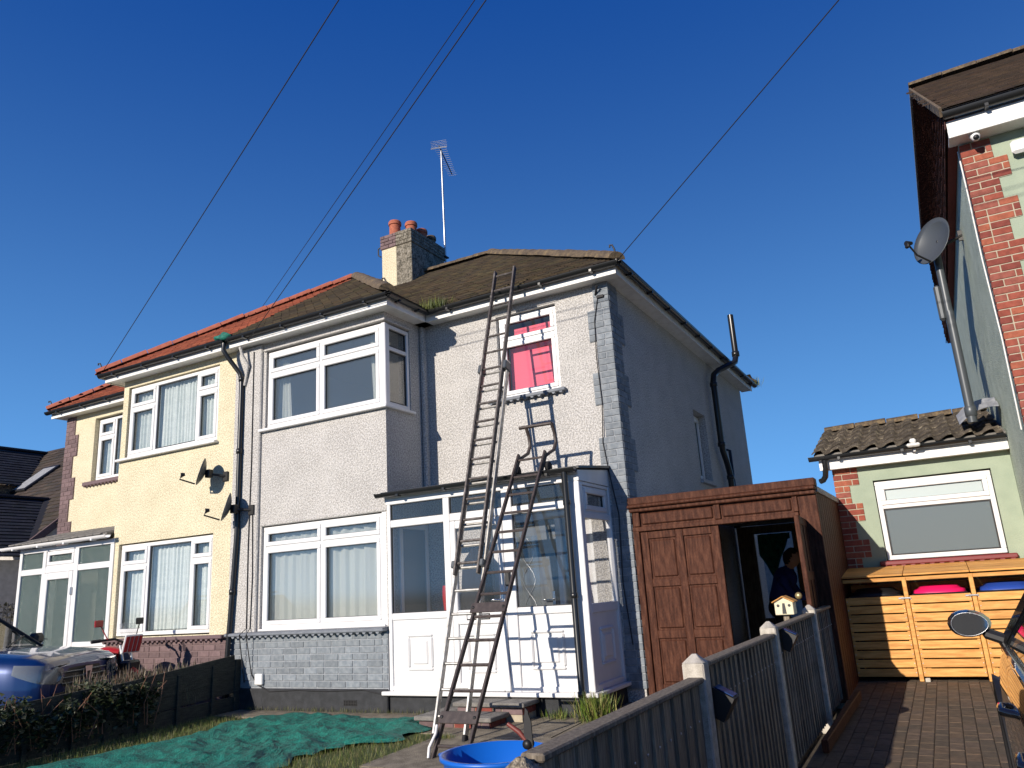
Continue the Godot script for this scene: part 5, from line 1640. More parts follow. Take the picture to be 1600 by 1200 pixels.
func build_fences():
	var F := thing("garden_fence", "weathered close-board fence with concrete posts beside the paved drive", "fence", Vector3(2.05, -0.15, 3.3))
	var zs := [8.55, 6.7, 4.86, 2.99, 1.11, -0.08]
	var tops := [0.70, 0.74, 0.845, 0.88, 0.905, 0.915]
	for i in zs.size():
		var g := G.new()
		var z: float = zs[i]
		var t: float = tops[i]
		g.box(Vector3(1.995, -0.4, z - 0.05), Vector3(2.105, t - 0.04, z + 0.05), 0.008)
		g.loft([[Vector3(1.997, t - 0.041, z - 0.048), Vector3(1.997, t - 0.041, z + 0.048), Vector3(2.103, t - 0.041, z + 0.048), Vector3(2.103, t - 0.041, z - 0.048), Vector3(1.997, t - 0.041, z - 0.048)], [Vector3(2.04, t, z - 0.01), Vector3(2.04, t, z + 0.01), Vector3(2.06, t, z + 0.01), Vector3(2.06, t, z - 0.01), Vector3(2.04, t, z - 0.01)]])
		g.tri(Vector3(2.04, t, z + 0.01), Vector3(2.06, t, z + 0.01), Vector3(2.06, t, z - 0.01))
		g.tri(Vector3(2.04, t, z + 0.01), Vector3(2.06, t, z - 0.01), Vector3(2.04, t, z - 0.01))
		part(F, "post", g, M.aggregate if i == 1 else M.concrete_post)
	for i in 5:
		var a: float = zs[i] - 0.05
		var b: float = zs[i + 1] + 0.05
		var t: float = [0.68, 0.715, 0.775, 0.81, 0.82][i]
		var bottom: float = drive_y((a + b) / 2) + 0.03
		var g := G.new()
		g.box(Vector3(2.02, t, b), Vector3(2.10, t + 0.025, a), 0.006)
		g.box(Vector3(2.025, bottom + 0.1, b), Vector3(2.055, bottom + 0.17, a), 0.004)
		g.box(Vector3(2.025, t - 0.2, b), Vector3(2.055, t - 0.13, a), 0.004)
		var P := part(F, "panel", g, M.board[0])
		var w: float = 0.142 if i <= 1 else 0.1
		var k := int((a - b) / w)
		w = (a - b) / k
		var bm := G.new()          # feather-edge board: thick edge towards the street
		bm.prism([Vector3(0, 0, w * 0.5 + 0.012), Vector3(0.024, 0, w * 0.5 + 0.012), Vector3(0.010, 0, -w * 0.5), Vector3(0, 0, -w * 0.5)], Vector3(0, t - bottom - 0.003, 0))
		var me := bm.mesh()
		for j in k:
			var rot := Basis(Vector3.RIGHT, rng.randf_range(-0.006, 0.006)) * Basis(Vector3.UP, rng.randf_range(-0.03, 0.03))
			inst(P, "board", me, Transform3D(rot, Vector3(2.058 + rng.randf_range(0, 0.004), bottom, a - w * (j + 0.5))), M.board[rng.randi() % 4])
		var nl := G.new()
		for j in k: nl.lathe(Vector3(2.083, t - 0.16, a - w * (j + 0.3)), [[0.006, 0], [0.005, 0.003], [0, 0.004]], 6, Vector3.RIGHT)
		part(P, "nails", nl, M.galv)
	# gravel board at the foot and a loose batten on the drive
	var g := G.new()
	g.bar(Vector3(2.2, drive_y(2.0) + 0.05, 2.3), Vector3(2.26, drive_y(0.6) + 0.1, 0.3), 0.05, 0.09, Vector3.UP, 0.006)
	single("timber_batten", "loose brown batten lying along the foot of the fence", "timber", g, M.wood_brown, Vector3(2.23, drive_y(1.3), 1.3))
	# low dark fence on the boundary with the cream house
	F = thing("low_fence", "low dark timber fence between the lawn and the blue car", "fence", Vector3(-5.5, -0.2, 2.6))
	for p in [[0.98, 0.5], [2.85, 0.36], [4.7, 0.3]]:
		g = G.new()
		g.box(Vector3(-5.56, -0.4, p[0] - 0.05), Vector3(-5.46, p[1], p[0] + 0.05), 0.008)
		part(F, "post", g, M.board_dark)
	for i in 2:
		var a: float = [1.03, 2.9][i]
		var b: float = [2.8, 4.65][i]
		var ya: float = [0.44, 0.28][i]
		var yb: float = [0.28, 0.2][i]
		for j in 4:
			g = G.new()
			var y0 := ground_y(a) + 0.02 + j * 0.14
			g.bar(Vector3(-5.5 + 0.006 * j, lerp(y0, ya, 0.25 * j) + 0.06, a), Vector3(-5.5 + 0.006 * j, lerp(ground_y(b) + 0.02 + j * 0.1, yb, 0.25 * j) + 0.06, b), 0.022, 0.2 if i == 0 else 0.17, Vector3.UP, 0.004)
			part(F, "plank", g, M.board_dark)
		for q in 3:
			g = G.new()
			var zz: float = lerp(a, b, 0.2 + 0.3 * q)
			g.box(Vector3(-5.48, -0.25, zz - 0.03), Vector3(-5.45, lerp(ya, yb, 0.2 + 0.3 * q) + 0.05, zz + 0.03), 0.004)
			part(F, "batten", g, M.board_dark)

func build_bins():
	var S := thing("bin_store", "slatted pine bin store with three lids under the extension window", "bin store", Vector3(3.1, -0.06, -1.6))
	var y0 := drive_y(-1.2)
	var xs := [2.09, 2.765, 3.43, 4.09]
	for i in 4:
		var g := G.new()
		g.box(Vector3(xs[i] - 0.022, y0, -1.235), Vector3(xs[i] + 0.022, 1.07, -1.19), 0.004)
		part(S, "post", g, M.pine[1])
		g = G.new()
		g.box(Vector3(xs[i] - 0.022, y0, -1.96), Vector3(xs[i] + 0.022, 1.16, -1.915), 0.004)
		part(S, "post", g, M.pine[1])
		if i == 0 or i == 3:
			for k in 11:
				g = G.new()
				g.box(Vector3(xs[i] - 0.01, y0 + 0.03 + k * 0.1, -1.914), Vector3(xs[i] + 0.01, y0 + 0.12 + k * 0.1, -1.236), 0.003)
				part(S, "side_slat", g, M.pine[k % 3])
	var g0 := G.new()
	g0.box(Vector3(2.112, 1.03, -1.23), Vector3(4.068, 1.07, -1.20), 0.004)
	g0.box(Vector3(2.112, 1.10, -1.95), Vector3(4.068, 1.15, -1.92), 0.004)
	part(S, "rail", g0, M.pine[0])
	for i in 3:
		var a: float = xs[i] + 0.027
		var b: float = xs[i + 1] - 0.027
		var g := G.new()
		for x in [[a, a + 0.03], [b - 0.03, b]]: g.box(Vector3(x[0], y0 + 0.05, -1.235), Vector3(x[1], 0.86, -1.213), 0.003)
		var D := part(S, "door", g, M.pine[1])
		for k in 9:
			g = G.new()
			var yy := y0 + 0.05 + k * 0.0975
			g.box(Vector3(a + 0.002, yy, -1.212), Vector3(b - 0.002, yy + 0.084, -1.193), 0.004)
			part(D, "slat", g, M.pine[rng.randi() % 3])
		g = G.new()
		for k in 9:
			for x in [a + 0.015, b - 0.015]: g.lathe(Vector3(x, y0 + 0.092 + k * 0.0975, -1.193), [[0.006, 0.0], [0.004, 0.002], [0, 0.002]], 8, Vector3.BACK)
		part(D, "screws", g, M.galv)
		g = G.new()
		g.box(Vector3(b - 0.06, 0.83, -1.19), Vector3(b + 0.07, 0.85, -1.18), 0.003)
		g.tube([Vector3(b - 0.03, 0.84, -1.178), Vector3(b + 0.06, 0.84, -1.178)], 0.006, 6)
		part(D, "latch", g, M.galv)
		# lid of three planks
		for k in 5:
			g = G.new(Transform3D(Basis(Vector3.RIGHT, 0.11), Vector3(0, 1.085, -1.16)))
			g.box(Vector3(xs[i] - (0.06 if i == 0 else -0.003), 0, -0.17 * k - 0.165), Vector3(xs[i + 1] - 0.003 + (0.06 if i == 2 else 0.0), 0.02, -0.17 * k), 0.004)
			part(S, "lid_plank", g, M.pine[(i + k) % 3])
		for k in 8:
			g = G.new()
			g.box(Vector3(a, y0 + 0.03 + k * 0.13, -1.98), Vector3(b, y0 + 0.13 + k * 0.13, -1.962), 0.003)
			part(S, "back_slat", g, M.pine[k % 3])
	var foot := G.new()
	foot.box(Vector3(2.80, y0 - 0.002, -1.19), Vector3(2.85, y0 + 0.04, -1.15), 0.006)
	part(S, "stop_block", foot, M.concrete_post)
	var lids := [["black", lin(.012, .012, .013)], ["bright pink", lin(.75, .012, .12)], ["blue", lin(.02, .06, .32)]]
	for i in 3:
		var cx: float = (xs[i] + xs[i + 1]) / 2
		var B := thing("wheelie_bin", "black wheelie bin with %s lid inside the pine store" % lids[i][0], "wheelie bin", Vector3(cx, y0, -1.58), 0.0, "wheelie bins in the store")
		var g := G.new()
		var rows := []
		for r in [[0.19, 0.05], [0.22, 0.06], [0.255, 0.8], [0.275, 0.81], [0.275, 0.86]]:
			var row := []
			for c in [[-1, -1], [1, -1], [1, 1], [-1, 1], [-1, -1]]: row.append(Vector3(cx + c[0] * r[0], y0 + r[1], -1.58 - c[1] * r[0] * 1.15))
			rows.append(row)
		g.loft(rows)
		part(B, "body", g, M.black)
		g = G.new()
		g.box(Vector3(cx - 0.29, y0 + 0.865, -1.9), Vector3(cx + 0.29, y0 + 0.93, -1.25), 0.02)
		part(B, "rim", g, M.black)
		var lm := mt(lids[i][1], 0.35)
		g = G.new()
		rows = []
		for r in [[0.27, 0.93], [0.262, 0.96], [0.22, 0.975], [0.2, 1.0], [0.1, 1.01], [0.0, 1.01]]:
			var row := []
			for j in 17:
				var a := TAU * j / 16.0
				var c := cos(a)
				var s := sin(a)
				var q: float = 1.0 / pow(pow(abs(c), 6) + pow(abs(s), 6), 1.0 / 6.0)
				row.append(Vector3(cx + c * q * r[0], y0 + r[1], -1.575 - s * q * r[0] * 1.12))
			rows.append(row)
		g.loft(rows)
		part(B, "lid", g, lm)
		g = G.new()
		for s in [-1.0, 1.0]: g.lathe(Vector3(cx + s * 0.2, y0 + 0.1, -1.83), [[0.0, -0.02], [0.1, -0.02], [0.1, 0.02], [0.0, 0.02]], 16, Vector3.RIGHT)
		part(B, "wheel", g, M.rubber)

# one ladder section: rails from foot to top, w across along x, rungs every step
func ladder_section(T: Node, foot: Vector3, top: Vector3, w: float, m: Material, rm: Material, first := 0.2, d := 0.062, plates := []):
	var dir := (top - foot).normalized()
	var nrm := Vector3.RIGHT.cross(dir).normalized()
	if nrm.z < 0: nrm = -nrm
	for s in [0.0, 1.0]:
		var g := G.new()
		g.bar(foot + Vector3(w * s, 0, 0), top + Vector3(w * s, 0, 0), 0.026, d, nrm, 0.004)
		part(T, "rail", g, m)
	var l := (top - foot).length()
	var k := first
	while k < l - 0.05:
		var g := G.new()
		var c := foot + dir * k
		g.bar(c + Vector3(0.0135, 0, 0), c + Vector3(w - 0.0135, 0, 0), 0.03, 0.026, nrm, 0.009)
		part(T, "rung", g, rm)
		k += 0.25
	for p in plates:
		var g := G.new()
		var c: Vector3 = foot + dir * p + nrm * (d / 2 + 0.008)
		g.bar(c + Vector3(-0.03, 0, 0), c + Vector3(w + 0.03, 0, 0), 0.11, 0.014, nrm, 0.004)
		part(T, "cross_plate", g, m)
		g = G.new()
		for s in [0.0, 1.0]: g.lathe(c + Vector3(w * s, 0, 0) + nrm * 0.007, [[0.016, 0], [0.014, 0.008], [0, 0.01]], 8, nrm)
		part(T, "bolt", g, M.black)

func build_ladders():
	var T := thing("extension_ladder", "long aluminium extension ladder leaning on the roof gutter", "ladder", Vector3(-1.26, -0.17, 2.16))
	var foot := Vector3(-1.44, -0.17, 2.16)
	var top := Vector3(-1.47, 5.36, 0.295)
	var dir := (top - foot).normalized()
	var n := Vector3.RIGHT.cross(dir).normalized()
	if n.z < 0: n = -n
	ladder_section(T, foot, foot + dir * 4.35, 0.36, M.alu, M.alu, 0.22)
	ladder_section(T, foot + dir * 1.62 + n * 0.066 + Vector3(0.032, 0, 0), top + n * 0.066 + Vector3(0.032, 0, 0), 0.296, M.alu_worn, M.alu_worn, 0.13)
	var g := G.new()
	for s in [0.0, 0.36]:
		g.bar(foot + dir * 4.2 + n * 0.03 + Vector3(s, 0, 0), foot + dir * 4.32 + n * 0.03 + Vector3(s, 0, 0), 0.05, 0.13, n, 0.01)
		g.bar(foot + dir * 1.7 + n * 0.03 + Vector3(s, 0, 0), foot + dir * 1.78 + n * 0.03 + Vector3(s, 0, 0), 0.05, 0.12, n, 0.01)
	part(T, "guide_bracket", g, M.grey_metal)
	g = G.new()
	for s in [0.0, 0.36]: g.bar(foot + dir * -0.03 + Vector3(s, 0, 0), foot + dir * 0.06 + Vector3(s, 0, 0), 0.036, 0.075, n, 0.008)
	part(T, "rubber_foot", g, M.rubber)
	# roof ladder on the porch gutter
	T = thing("roof_ladder", "dark brown roof ladder with hook frame leaning on the porch gutter", "ladder", Vector3(-0.82, -0.2, 2.81))
	foot = Vector3(-0.99, -0.19, 2.83)
	top = Vector3(-0.935, 2.72, 0.965)
	dir = (top - foot).normalized()
	n = Vector3.RIGHT.cross(dir).normalized()
	if n.z < 0: n = -n
	ladder_section(T, foot, top, 0.345, M.ladder_brown, M.ladder_brown, 0.12, 0.05, [0.36, 1.45])
	g = G.new()
	for s in [0.0, 0.345]:
		var pts := []
		for q in [[-0.25, -0.03], [-0.05, -0.03], [0.06, -0.1], [0.16, -0.17], [0.28, -0.17], [0.36, -0.1], [0.42, 0.02]]: pts.append(top + dir * q[0] + n * q[1] + Vector3(s, 0, 0))
		g.tube(pts, 0.021, 8)
	part(T, "hook_tube", g, M.ladder_brown)
	g = G.new()
	var cb := top + dir * 0.42 + n * 0.02
	g.tube([cb + Vector3(-0.09, 0, 0), cb + Vector3(0.345, 0, 0)], 0.022, 8)
	part(T, "ridge_bar", g, M.ladder_brown)
	for s in [-0.03, 0.375]:
		g = G.new()
		g.lathe(top + dir * -0.16 + n * -0.1 + Vector3(s - 0.02, 0, 0), [[0.0, 0], [0.06, 0], [0.066, 0.008], [0.066, 0.032], [0.06, 0.04], [0.0, 0.04]], 18, Vector3.RIGHT)
		part(T, "wheel", g, M.rubber)
	g = G.new()
	g.tube([foot + Vector3(-0.02, 0.02, 0.03), foot + Vector3(-0.03, 0.1, 0.0), foot + Vector3(0.0, 0.2, -0.06), foot + Vector3(-0.025, 0.26, -0.12)], 0.014, 7)
	part(T, "tied_rope", g, M.white_paint)

# ---- vehicles
func car_rows(st: Array) -> Array:      # st: [x, half width, bottom, top, crown]
	var rows := []
	var fine := []
	for i in st.size() - 1:
		for q in 5:
			var v := []
			for k in 5: v.append(lerp(st[i][k], st[i + 1][k], q / 5.0) if k == 0 else cubic_interpolate(st[i][k], st[i + 1][k], st[max(i - 1, 0)][k], st[min(i + 2, st.size() - 1)][k], q / 5.0))
			fine.append(v)
	fine.append(st[-1])
	for s in fine:
		var half := []
		var hw: float = s[1]
		var b: float = s[2]
		var t: float = s[3]
		for q in [[0.90, b], [0.97, b + 0.04], [1.0, lerp(b, t, 0.3)], [1.0, lerp(b, t, 0.55)], [0.985, lerp(b, t, 0.78)], [0.955, lerp(b, t, 0.91)], [0.91, lerp(b, t, 0.97)], [0.84, t], [0.6, t + s[4] * 0.55], [0.3, t + s[4] * 0.9], [0.0, t + s[4]]]: half.append(Vector3(s[0], q[1], hw * q[0]))
		var row := []
		for p in half: row.append(p)
		for i in range(half.size() - 2, -1, -1): row.append(Vector3(half[i].x, half[i].y, -half[i].z))
		rows.append(row)
	return rows
func body_z(st: Array, x: float, y: float) -> float:      # half width of the body at (x, y)
	var rows := car_rows(st)
	for i in rows.size() - 1:
		if rows[i][0].x >= x and rows[i + 1][0].x <= x:
			for j in 9:
				var a: Vector3 = rows[i][j].lerp(rows[i + 1][j], (rows[i][0].x - x) / max(rows[i][0].x - rows[i + 1][0].x, 1e-5))
				var b: Vector3 = rows[i][j + 1].lerp(rows[i + 1][j + 1], (rows[i][0].x - x) / max(rows[i][0].x - rows[i + 1][0].x, 1e-5))
				if y >= a.y and y <= b.y: return lerp(a.z, b.z, (y - a.y) / max(b.y - a.y, 1e-5))
	return 0.6
func wheel(T: Node, at: Vector3, r: float, out: float):
	var ax := Vector3(0, 0, out)
	var g := G.new()
	g.lathe(at, [[r * 0.62, -0.1], [r * 0.9, -0.1], [r, -0.07], [r, 0.07], [r * 0.93, 0.1], [r * 0.66, 0.1], [r * 0.62, 0.08]], 32, ax)
	var w := part(T, "wheel", g, M.rubber, false)
	g = G.new()
	g.lathe(at, [[r * 0.66, 0.085], [r * 0.6, 0.075], [r * 0.58, 0.03], [0.0, 0.03]], 24, ax)
	for i in 5:
		var a := TAU * i / 5
		var d := Vector3(cos(a), sin(a), 0)
		g.bar(at + ax * 0.07 + d * 0.03, at + ax * 0.075 + d * r * 0.62, 0.06, 0.02, ax, 0.006)
	part(w, "rim", g, M.galv, false)
func car(T: Node, st: Array, paint: Material, hw: float, gx: Array, wx: Array, clad: bool):
	# gx: windscreen foot x, roof front x, roof rear x, rear foot x, belt y, roof y
	var g := G.new()
	g.loft(car_rows(st), false, true)
	part(T, "body", g, paint, false)
	var belt: float = gx[4]
	var ry: float = gx[5]
	var ring := func(x, y, w): return [Vector3(x, y, w), Vector3(x, y, -w)]
	var tw := hw * 0.66
	var bw := hw * 0.92
	g = G.new()        # roof skin
	var rows := []
	for i in 9:
		var t := i / 8.0
		var x: float = lerp(gx[2], gx[1], t)
		var c := 0.035 * sin(PI * t)
		var row := []
		for j in 9:
			var s := j / 8.0 * 2.0 - 1.0
			row.append(Vector3(x, ry + c - 0.05 * s * s, -tw * s * 1.02))
		rows.append(row)
	g.loft(rows)
	part(T, "roof", g, paint, false)
	g = G.new()
	for s in [-1.0, 1.0]:
		for e in [[gx[0], gx[1]], [gx[3], gx[2]], [(gx[0] + gx[3]) / 2 - 0.05, (gx[1] + gx[2]) / 2 - 0.05]]:
			g.bar(Vector3(e[0], belt - 0.02, s * bw), Vector3(e[1], ry - 0.03, s * tw), 0.07, 0.035, Vector3(0, 0, s), 0.01)
		g.bar(Vector3(gx[1], ry - 0.035, s * tw), Vector3(gx[2], ry - 0.035, s * tw), 0.05, 0.05, Vector3.UP, 0.012)
		g.bar(Vector3(gx[0], belt, s * bw), Vector3(gx[3], belt, s * bw), 0.04, 0.03, Vector3.UP, 0.01)
	part(T, "pillar", g, paint if not clad else M.black, false)
	g = G.new()
	g.quad(Vector3(gx[0], belt, bw - 0.02), Vector3(gx[0], belt, -bw + 0.02), Vector3(gx[1], ry - 0.02, -tw), Vector3(gx[1], ry - 0.02, tw))
	part(T, "windscreen", g, M.car_glass, false)
	g = G.new()
	g.quad(Vector3(gx[3], belt, -bw), Vector3(gx[3], belt, bw), Vector3(gx[2], ry - 0.02, tw), Vector3(gx[2], ry - 0.02, -tw))
	part(T, "rear_window", g, M.car_glass, false)
	for s in [-1.0, 1.0]:
		g = G.new()
		var a := Vector3(gx[0] - 0.02, belt, s * (bw - 0.006))
		var b := Vector3(gx[3] + 0.02, belt, s * (bw - 0.006))
		var c := Vector3(gx[2], ry - 0.04, s * (tw - 0.004))
		var d := Vector3(gx[1], ry - 0.04, s * (tw - 0.004))
		if s > 0: g.quad(b, a, d, c)
		else: g.quad(a, b, c, d)
		part(T, "side_window", g, M.car_glass, false)
		for x in wx:
			wheel(T, Vector3(x, 0.33, s * (hw - 0.10)), 0.33, s)
			g = G.new()
			g.lathe(Vector3(x, 0.36, s * (hw - 0.03)), [[0.38, -0.06], [0.43, 0.03], [0.36, 0.034], [0.36, -0.06]], 28, Vector3(0, 0, s))
			part(T, "wheel_arch", g, M.black, false)

func build_vehicles():
	var T := thing("blue_car", "blue SUV parked in front of the cream house behind ivy", "car", Vector3(-8.42, -0.26, 3.45), 0.436)
	var blue := [[2.16, 0.64, 0.40, 0.88, 0.02], [2.13, 0.76, 0.32, 0.95, 0.03], [2.04, 0.83, 0.28, 0.99, 0.035], [1.85, 0.88, 0.26, 1.03, 0.04], [1.4, 0.91, 0.26, 1.07, 0.045], [0.9, 0.91, 0.26, 1.10, 0.03], [0.0, 0.91, 0.26, 1.10, 0.0], [-1.4, 0.91, 0.26, 1.12, 0.0], [-1.95, 0.87, 0.3, 1.1, 0.0], [-2.12, 0.78, 0.4, 0.95, 0.0]]
	car(T, blue, M.car_blue, 0.91, [1.0, 0.3, -1.6, -1.95, 1.10, 1.63], [1.32, -1.32], true)
	var g := G.new()
	g.loft([[Vector3(2.165, 0.66, 0.42), Vector3(2.185, 0.66, 0.0), Vector3(2.165, 0.66, -0.42)], [Vector3(2.15, 0.86, 0.47), Vector3(2.18, 0.87, 0.0), Vector3(2.15, 0.86, -0.47)]])
	var gr := part(T, "grille", g, M.black, false)
	for i in 3:
		g = G.new()
		g.tube([Vector3(2.165, 0.69 + i * 0.065, 0.44), Vector3(2.195, 0.69 + i * 0.065, 0.0), Vector3(2.165, 0.69 + i * 0.065, -0.44)], 0.012, 6)
		part(gr, "slat", g, M.grey_metal, false)
	g = G.new()
	g.prism([Vector3(2.2, 0.86, 0.075), Vector3(2.2, 0.86, -0.075), Vector3(2.2, 0.75, -0.05), Vector3(2.2, 0.67, -0.025), Vector3(2.2, 0.67, 0.025), Vector3(2.2, 0.75, 0.05)], Vector3(0.02, 0, 0))
	var em := part(T, "emblem", g, M.chrome, false)
	g = G.new()
	g.prism([Vector3(2.2205, 0.80, 0.03), Vector3(2.2205, 0.80, -0.03), Vector3(2.2205, 0.69, -0.012), Vector3(2.2205, 0.69, 0.012)], Vector3(0.003, 0, 0))
	part(em, "emblem_slot", g, M.black, false)
	for s in [-1.0, 1.0]:
		var cols := [[2.172, 0.44], [2.172, 0.52], [2.17, 0.6]]
		for x in [2.15, 2.12, 2.08, 2.03, 1.97, 1.9, 1.83]: cols.append([x, 0.0])
		var grids := []
		for off in [0.014, 0.006]:
			var rr := []
			for k in 5:
				var row := []
				for i in cols.size():
					var t := i / 9.0
					var y: float = lerp(lerp(0.70, 0.85, t * t), lerp(0.865, 0.955, sqrt(t)), k / 4.0)
					var zz: float = cols[i][1] if cols[i][1] > 0 else body_z(blue, cols[i][0], y)
					row.append(Vector3(cols[i][0] + off, y, s * (zz + off)))
				if s > 0: row.reverse()
				rr.append(row)
			grids.append(rr)
		g = G.new()
		g.loft(grids[0])
		var hl := part(T, "headlight", g, M.lamp_glass, false)
		g = G.new()
		g.loft(grids[1])
		g.lathe(Vector3(2.165, 0.79, s * 0.56), [[0.06, 0.012], [0.05, 0.008], [0.0, 0.004]], 16, Vector3(0.85, 0.0, s * 0.5).normalized())
		part(hl, "reflector", g, mt(lin(.16, .17, .18), 0.25, 0.6), false)
		g = G.new()
		g.box(Vector3(0.7, 1.12, s * 0.93), Vector3(0.85, 1.27, s * 1.12), 0.04)
		part(T, "door_mirror", g, M.black, false)
		g = G.new()
		g.tube([Vector3(0.15, 1.68, s * 0.55), Vector3(-1.5, 1.69, s * 0.55)], 0.018, 6)
		part(T, "roof_rail", g, M.galv, false)
	g = G.new()
	g.loft([[Vector3(2.14, 0.3, 0.6), Vector3(2.2, 0.3, 0.0), Vector3(2.14, 0.3, -0.6)], [Vector3(2.19, 0.5, 0.62), Vector3(2.23, 0.52, 0.0), Vector3(2.19, 0.5, -0.62)], [Vector3(2.17, 0.6, 0.6), Vector3(2.21, 0.62, 0.0), Vector3(2.17, 0.6, -0.6)]])
	part(T, "bumper", g, M.black, false)
	g = G.new()
	g.box(Vector3(2.22, 0.5, -0.26), Vector3(2.232, 0.61, 0.26), 0.003)
	part(T, "number_plate", g, M.grey_metal, false)
	g = G.new()
	g.tube([Vector3(0.98, 1.13, 0.5), Vector3(0.8, 1.25, -0.1)], 0.01, 5)
	g.tube([Vector3(0.99, 1.13, -0.15), Vector3(0.82, 1.25, -0.7)], 0.01, 5)
	part(T, "wiper", g, M.black, false)
	# black car at the kerb side of the drive
	T = thing("black_car", "glossy black hatchback parked on the drive facing the green house", "car", Vector3(4.235, drive_y(5.0), 5.0), PI / 2)
	car(T, [[2.05, 0.5, 0.4, 0.66, 0.03], [2.0, 0.68, 0.3, 0.76, 0.05], [1.85, 0.78, 0.24, 0.84, 0.06], [1.5, 0.85, 0.22, 0.92, 0.06], [1.0, 0.885, 0.22, 0.97, 0.05], [0.5, 0.895, 0.22, 0.98, 0.0], [-0.8, 0.895, 0.22, 0.99, 0.0], [-1.5, 0.88, 0.24, 1.0, 0.0], [-1.9, 0.82, 0.3, 0.98, 0.0], [-2.02, 0.7, 0.4, 0.9, 0.0]], M.car_black, 0.895, [0.95, 0.15, -1.4, -1.85, 0.97, 1.45], [1.25, -1.25], false)
	g = G.new()
	var rows := []
	for i in 7:
		var t := i / 6.0
		var q: float = [0.55, 0.85, 1.0, 1.0, 0.98, 0.9, 0.84][i]
		var row := []
		for j in 17:
			var a := TAU * j / 16.0
			row.append(Vector3(0.97 - 0.13 * t, 1.075 + 0.068 * q * sin(a) * (1.0 - 0.1 * cos(a)), -0.955 + 0.1 * q * cos(a)))
		rows.append(row)
	g.loft(rows, false, true)
	var mi := part(T, "door_mirror", g, M.car_black, false)
	g = G.new()
	rows = []
	for q in [0.0, 0.8]:
		var row := []
		for j in 17:
			var a := TAU * j / 16.0
			row.append(Vector3(0.8385, 1.075 + 0.068 * q * sin(a) * (1.0 - 0.1 * cos(a)), -0.955 + 0.1 * q * cos(a)))
		rows.append(row)
	g.loft(rows)
	part(mi, "mirror_glass", g, M.chrome_dark, false)
	g = G.new()
	var rim := []
	for j in 25:
		var a := TAU * j / 24.0
		rim.append(Vector3(0.838, 1.075 + 0.056 * sin(a) * (1.0 - 0.1 * cos(a)), -0.955 + 0.082 * cos(a)))
	g.tube(rim, 0.0018, 5, false)
	part(mi, "mirror_rim", g, M.galv, false)
	g = G.new()
	g.bar(Vector3(0.9, 1.03, -0.9), Vector3(0.88, 0.99, -0.8), 0.08, 0.05, Vector3.UP, 0.015)
	part(mi, "mirror_arm", g, M.black, false)
	for x in [-0.1, -1.05]:
		g = G.new()
		g.tube([Vector3(x, 0.80, -0.87), Vector3(x + 0.02, 0.805, -0.91), Vector3(x + 0.12, 0.81, -0.91), Vector3(x + 0.14, 0.805, -0.87)], [0.016, 0.018, 0.018, 0.016], 8)
		part(T, "door_handle", g, M.car_black, false)
	for s in [-1.0, 1.0]:
		g = G.new()
		g.lathe(Vector3(1.9, 0.66, s * 0.6), [[0.13, 0.0], [0.1, 0.06], [0.0, 0.075]], 16, Vector3(0.8, 0.3, s * 0.5).normalized())
		part(T, "headlight", g, M.lamp_glass, false)
		g = G.new()
		g.box(Vector3(-1.98, 0.68, s * 0.6), Vector3(-1.9, 0.95, s * 0.8), 0.03)
		part(T, "tail_light", g, M.red, false)
	# motorcycle against the cream bay
	T = thing("motorcycle", "red and white motorcycle parked against the mauve brick apron", "motorcycle", Vector3(-7.3, -0.2, 1.75), 0.15)
	for x in [0.62, -0.62]:
		g = G.new()
		g.lathe(Vector3(x, 0.3, 0), [[0.23, -0.04], [0.27, -0.05], [0.3, -0.03], [0.3, 0.03], [0.27, 0.05], [0.23, 0.04], [0.23, -0.04]], 28, Vector3.BACK)
		var w := part(T, "wheel", g, M.rubber, false)
		g = G.new()
		g.lathe(Vector3(x, 0.3, 0), [[0.23, -0.03], [0.21, 0.0], [0.23, 0.03]], 24, Vector3.BACK)
		g.lathe(Vector3(x, 0.3, 0), [[0.0, -0.06], [0.04, -0.05], [0.04, 0.05], [0.0, 0.06]], 12, Vector3.BACK)
		for i in 8: g.tube([Vector3(x, 0.3, 0), Vector3(x + 0.22 * cos(TAU * i / 8), 0.3 + 0.22 * sin(TAU * i / 8), 0)], 0.008, 5)
		part(w, "rim", g, M.galv, false)
	g = G.new()
	for s in [-0.08, 0.08]: g.tube([Vector3(0.62, 0.3, s), Vector3(0.46, 0.78, s), Vector3(0.4, 0.98, s)], 0.02, 8)
	part(T, "fork", g, M.galv, false)
	g = G.new()
	rows = []
	for i in 9:
		var t := i / 8.0
		var row := []
		var r: float = [0.05, 0.11, 0.14, 0.15, 0.15, 0.14, 0.12, 0.09, 0.05][i]
		for j in 13:
			var a := TAU * j / 12.0
			row.append(Vector3(-0.18 + 0.52 * t, 0.82 + 0.06 * t + r * 0.8 * sin(a), r * cos(a)))
		rows.append(row)
	g.loft(rows, false, true)
	part(T, "fuel_tank", g, M.red, false)
	g = G.new()
	g.prism([Vector3(-0.1, 0.74, 0.135), Vector3(0.3, 0.8, 0.115), Vector3(0.28, 0.87, 0.12), Vector3(-0.08, 0.8, 0.148)], Vector3(0, 0, 0.02))
	part(T, "white_stripe", g, M.white_paint, false)
	g = G.new()
	g.bar(Vector3(-0.7, 0.82, 0), Vector3(-0.15, 0.8, 0), 0.22, 0.1, Vector3.UP, 0.04)
	part(T, "seat", g, M.black, false)
	g = G.new()
	g.box(Vector3(-0.2, 0.28, -0.14), Vector3(0.28, 0.62, 0.14), 0.05)
	g.tube([Vector3(-0.62, 0.3, 0.09), Vector3(-0.1, 0.4, 0.1), Vector3(0.3, 0.35, 0.1), Vector3(0.4, 0.95, 0.03)], 0.025, 8)
	g.tube([Vector3(0.2, 0.3, 0.16), Vector3(-0.7, 0.32, 0.18)], 0.04, 10)
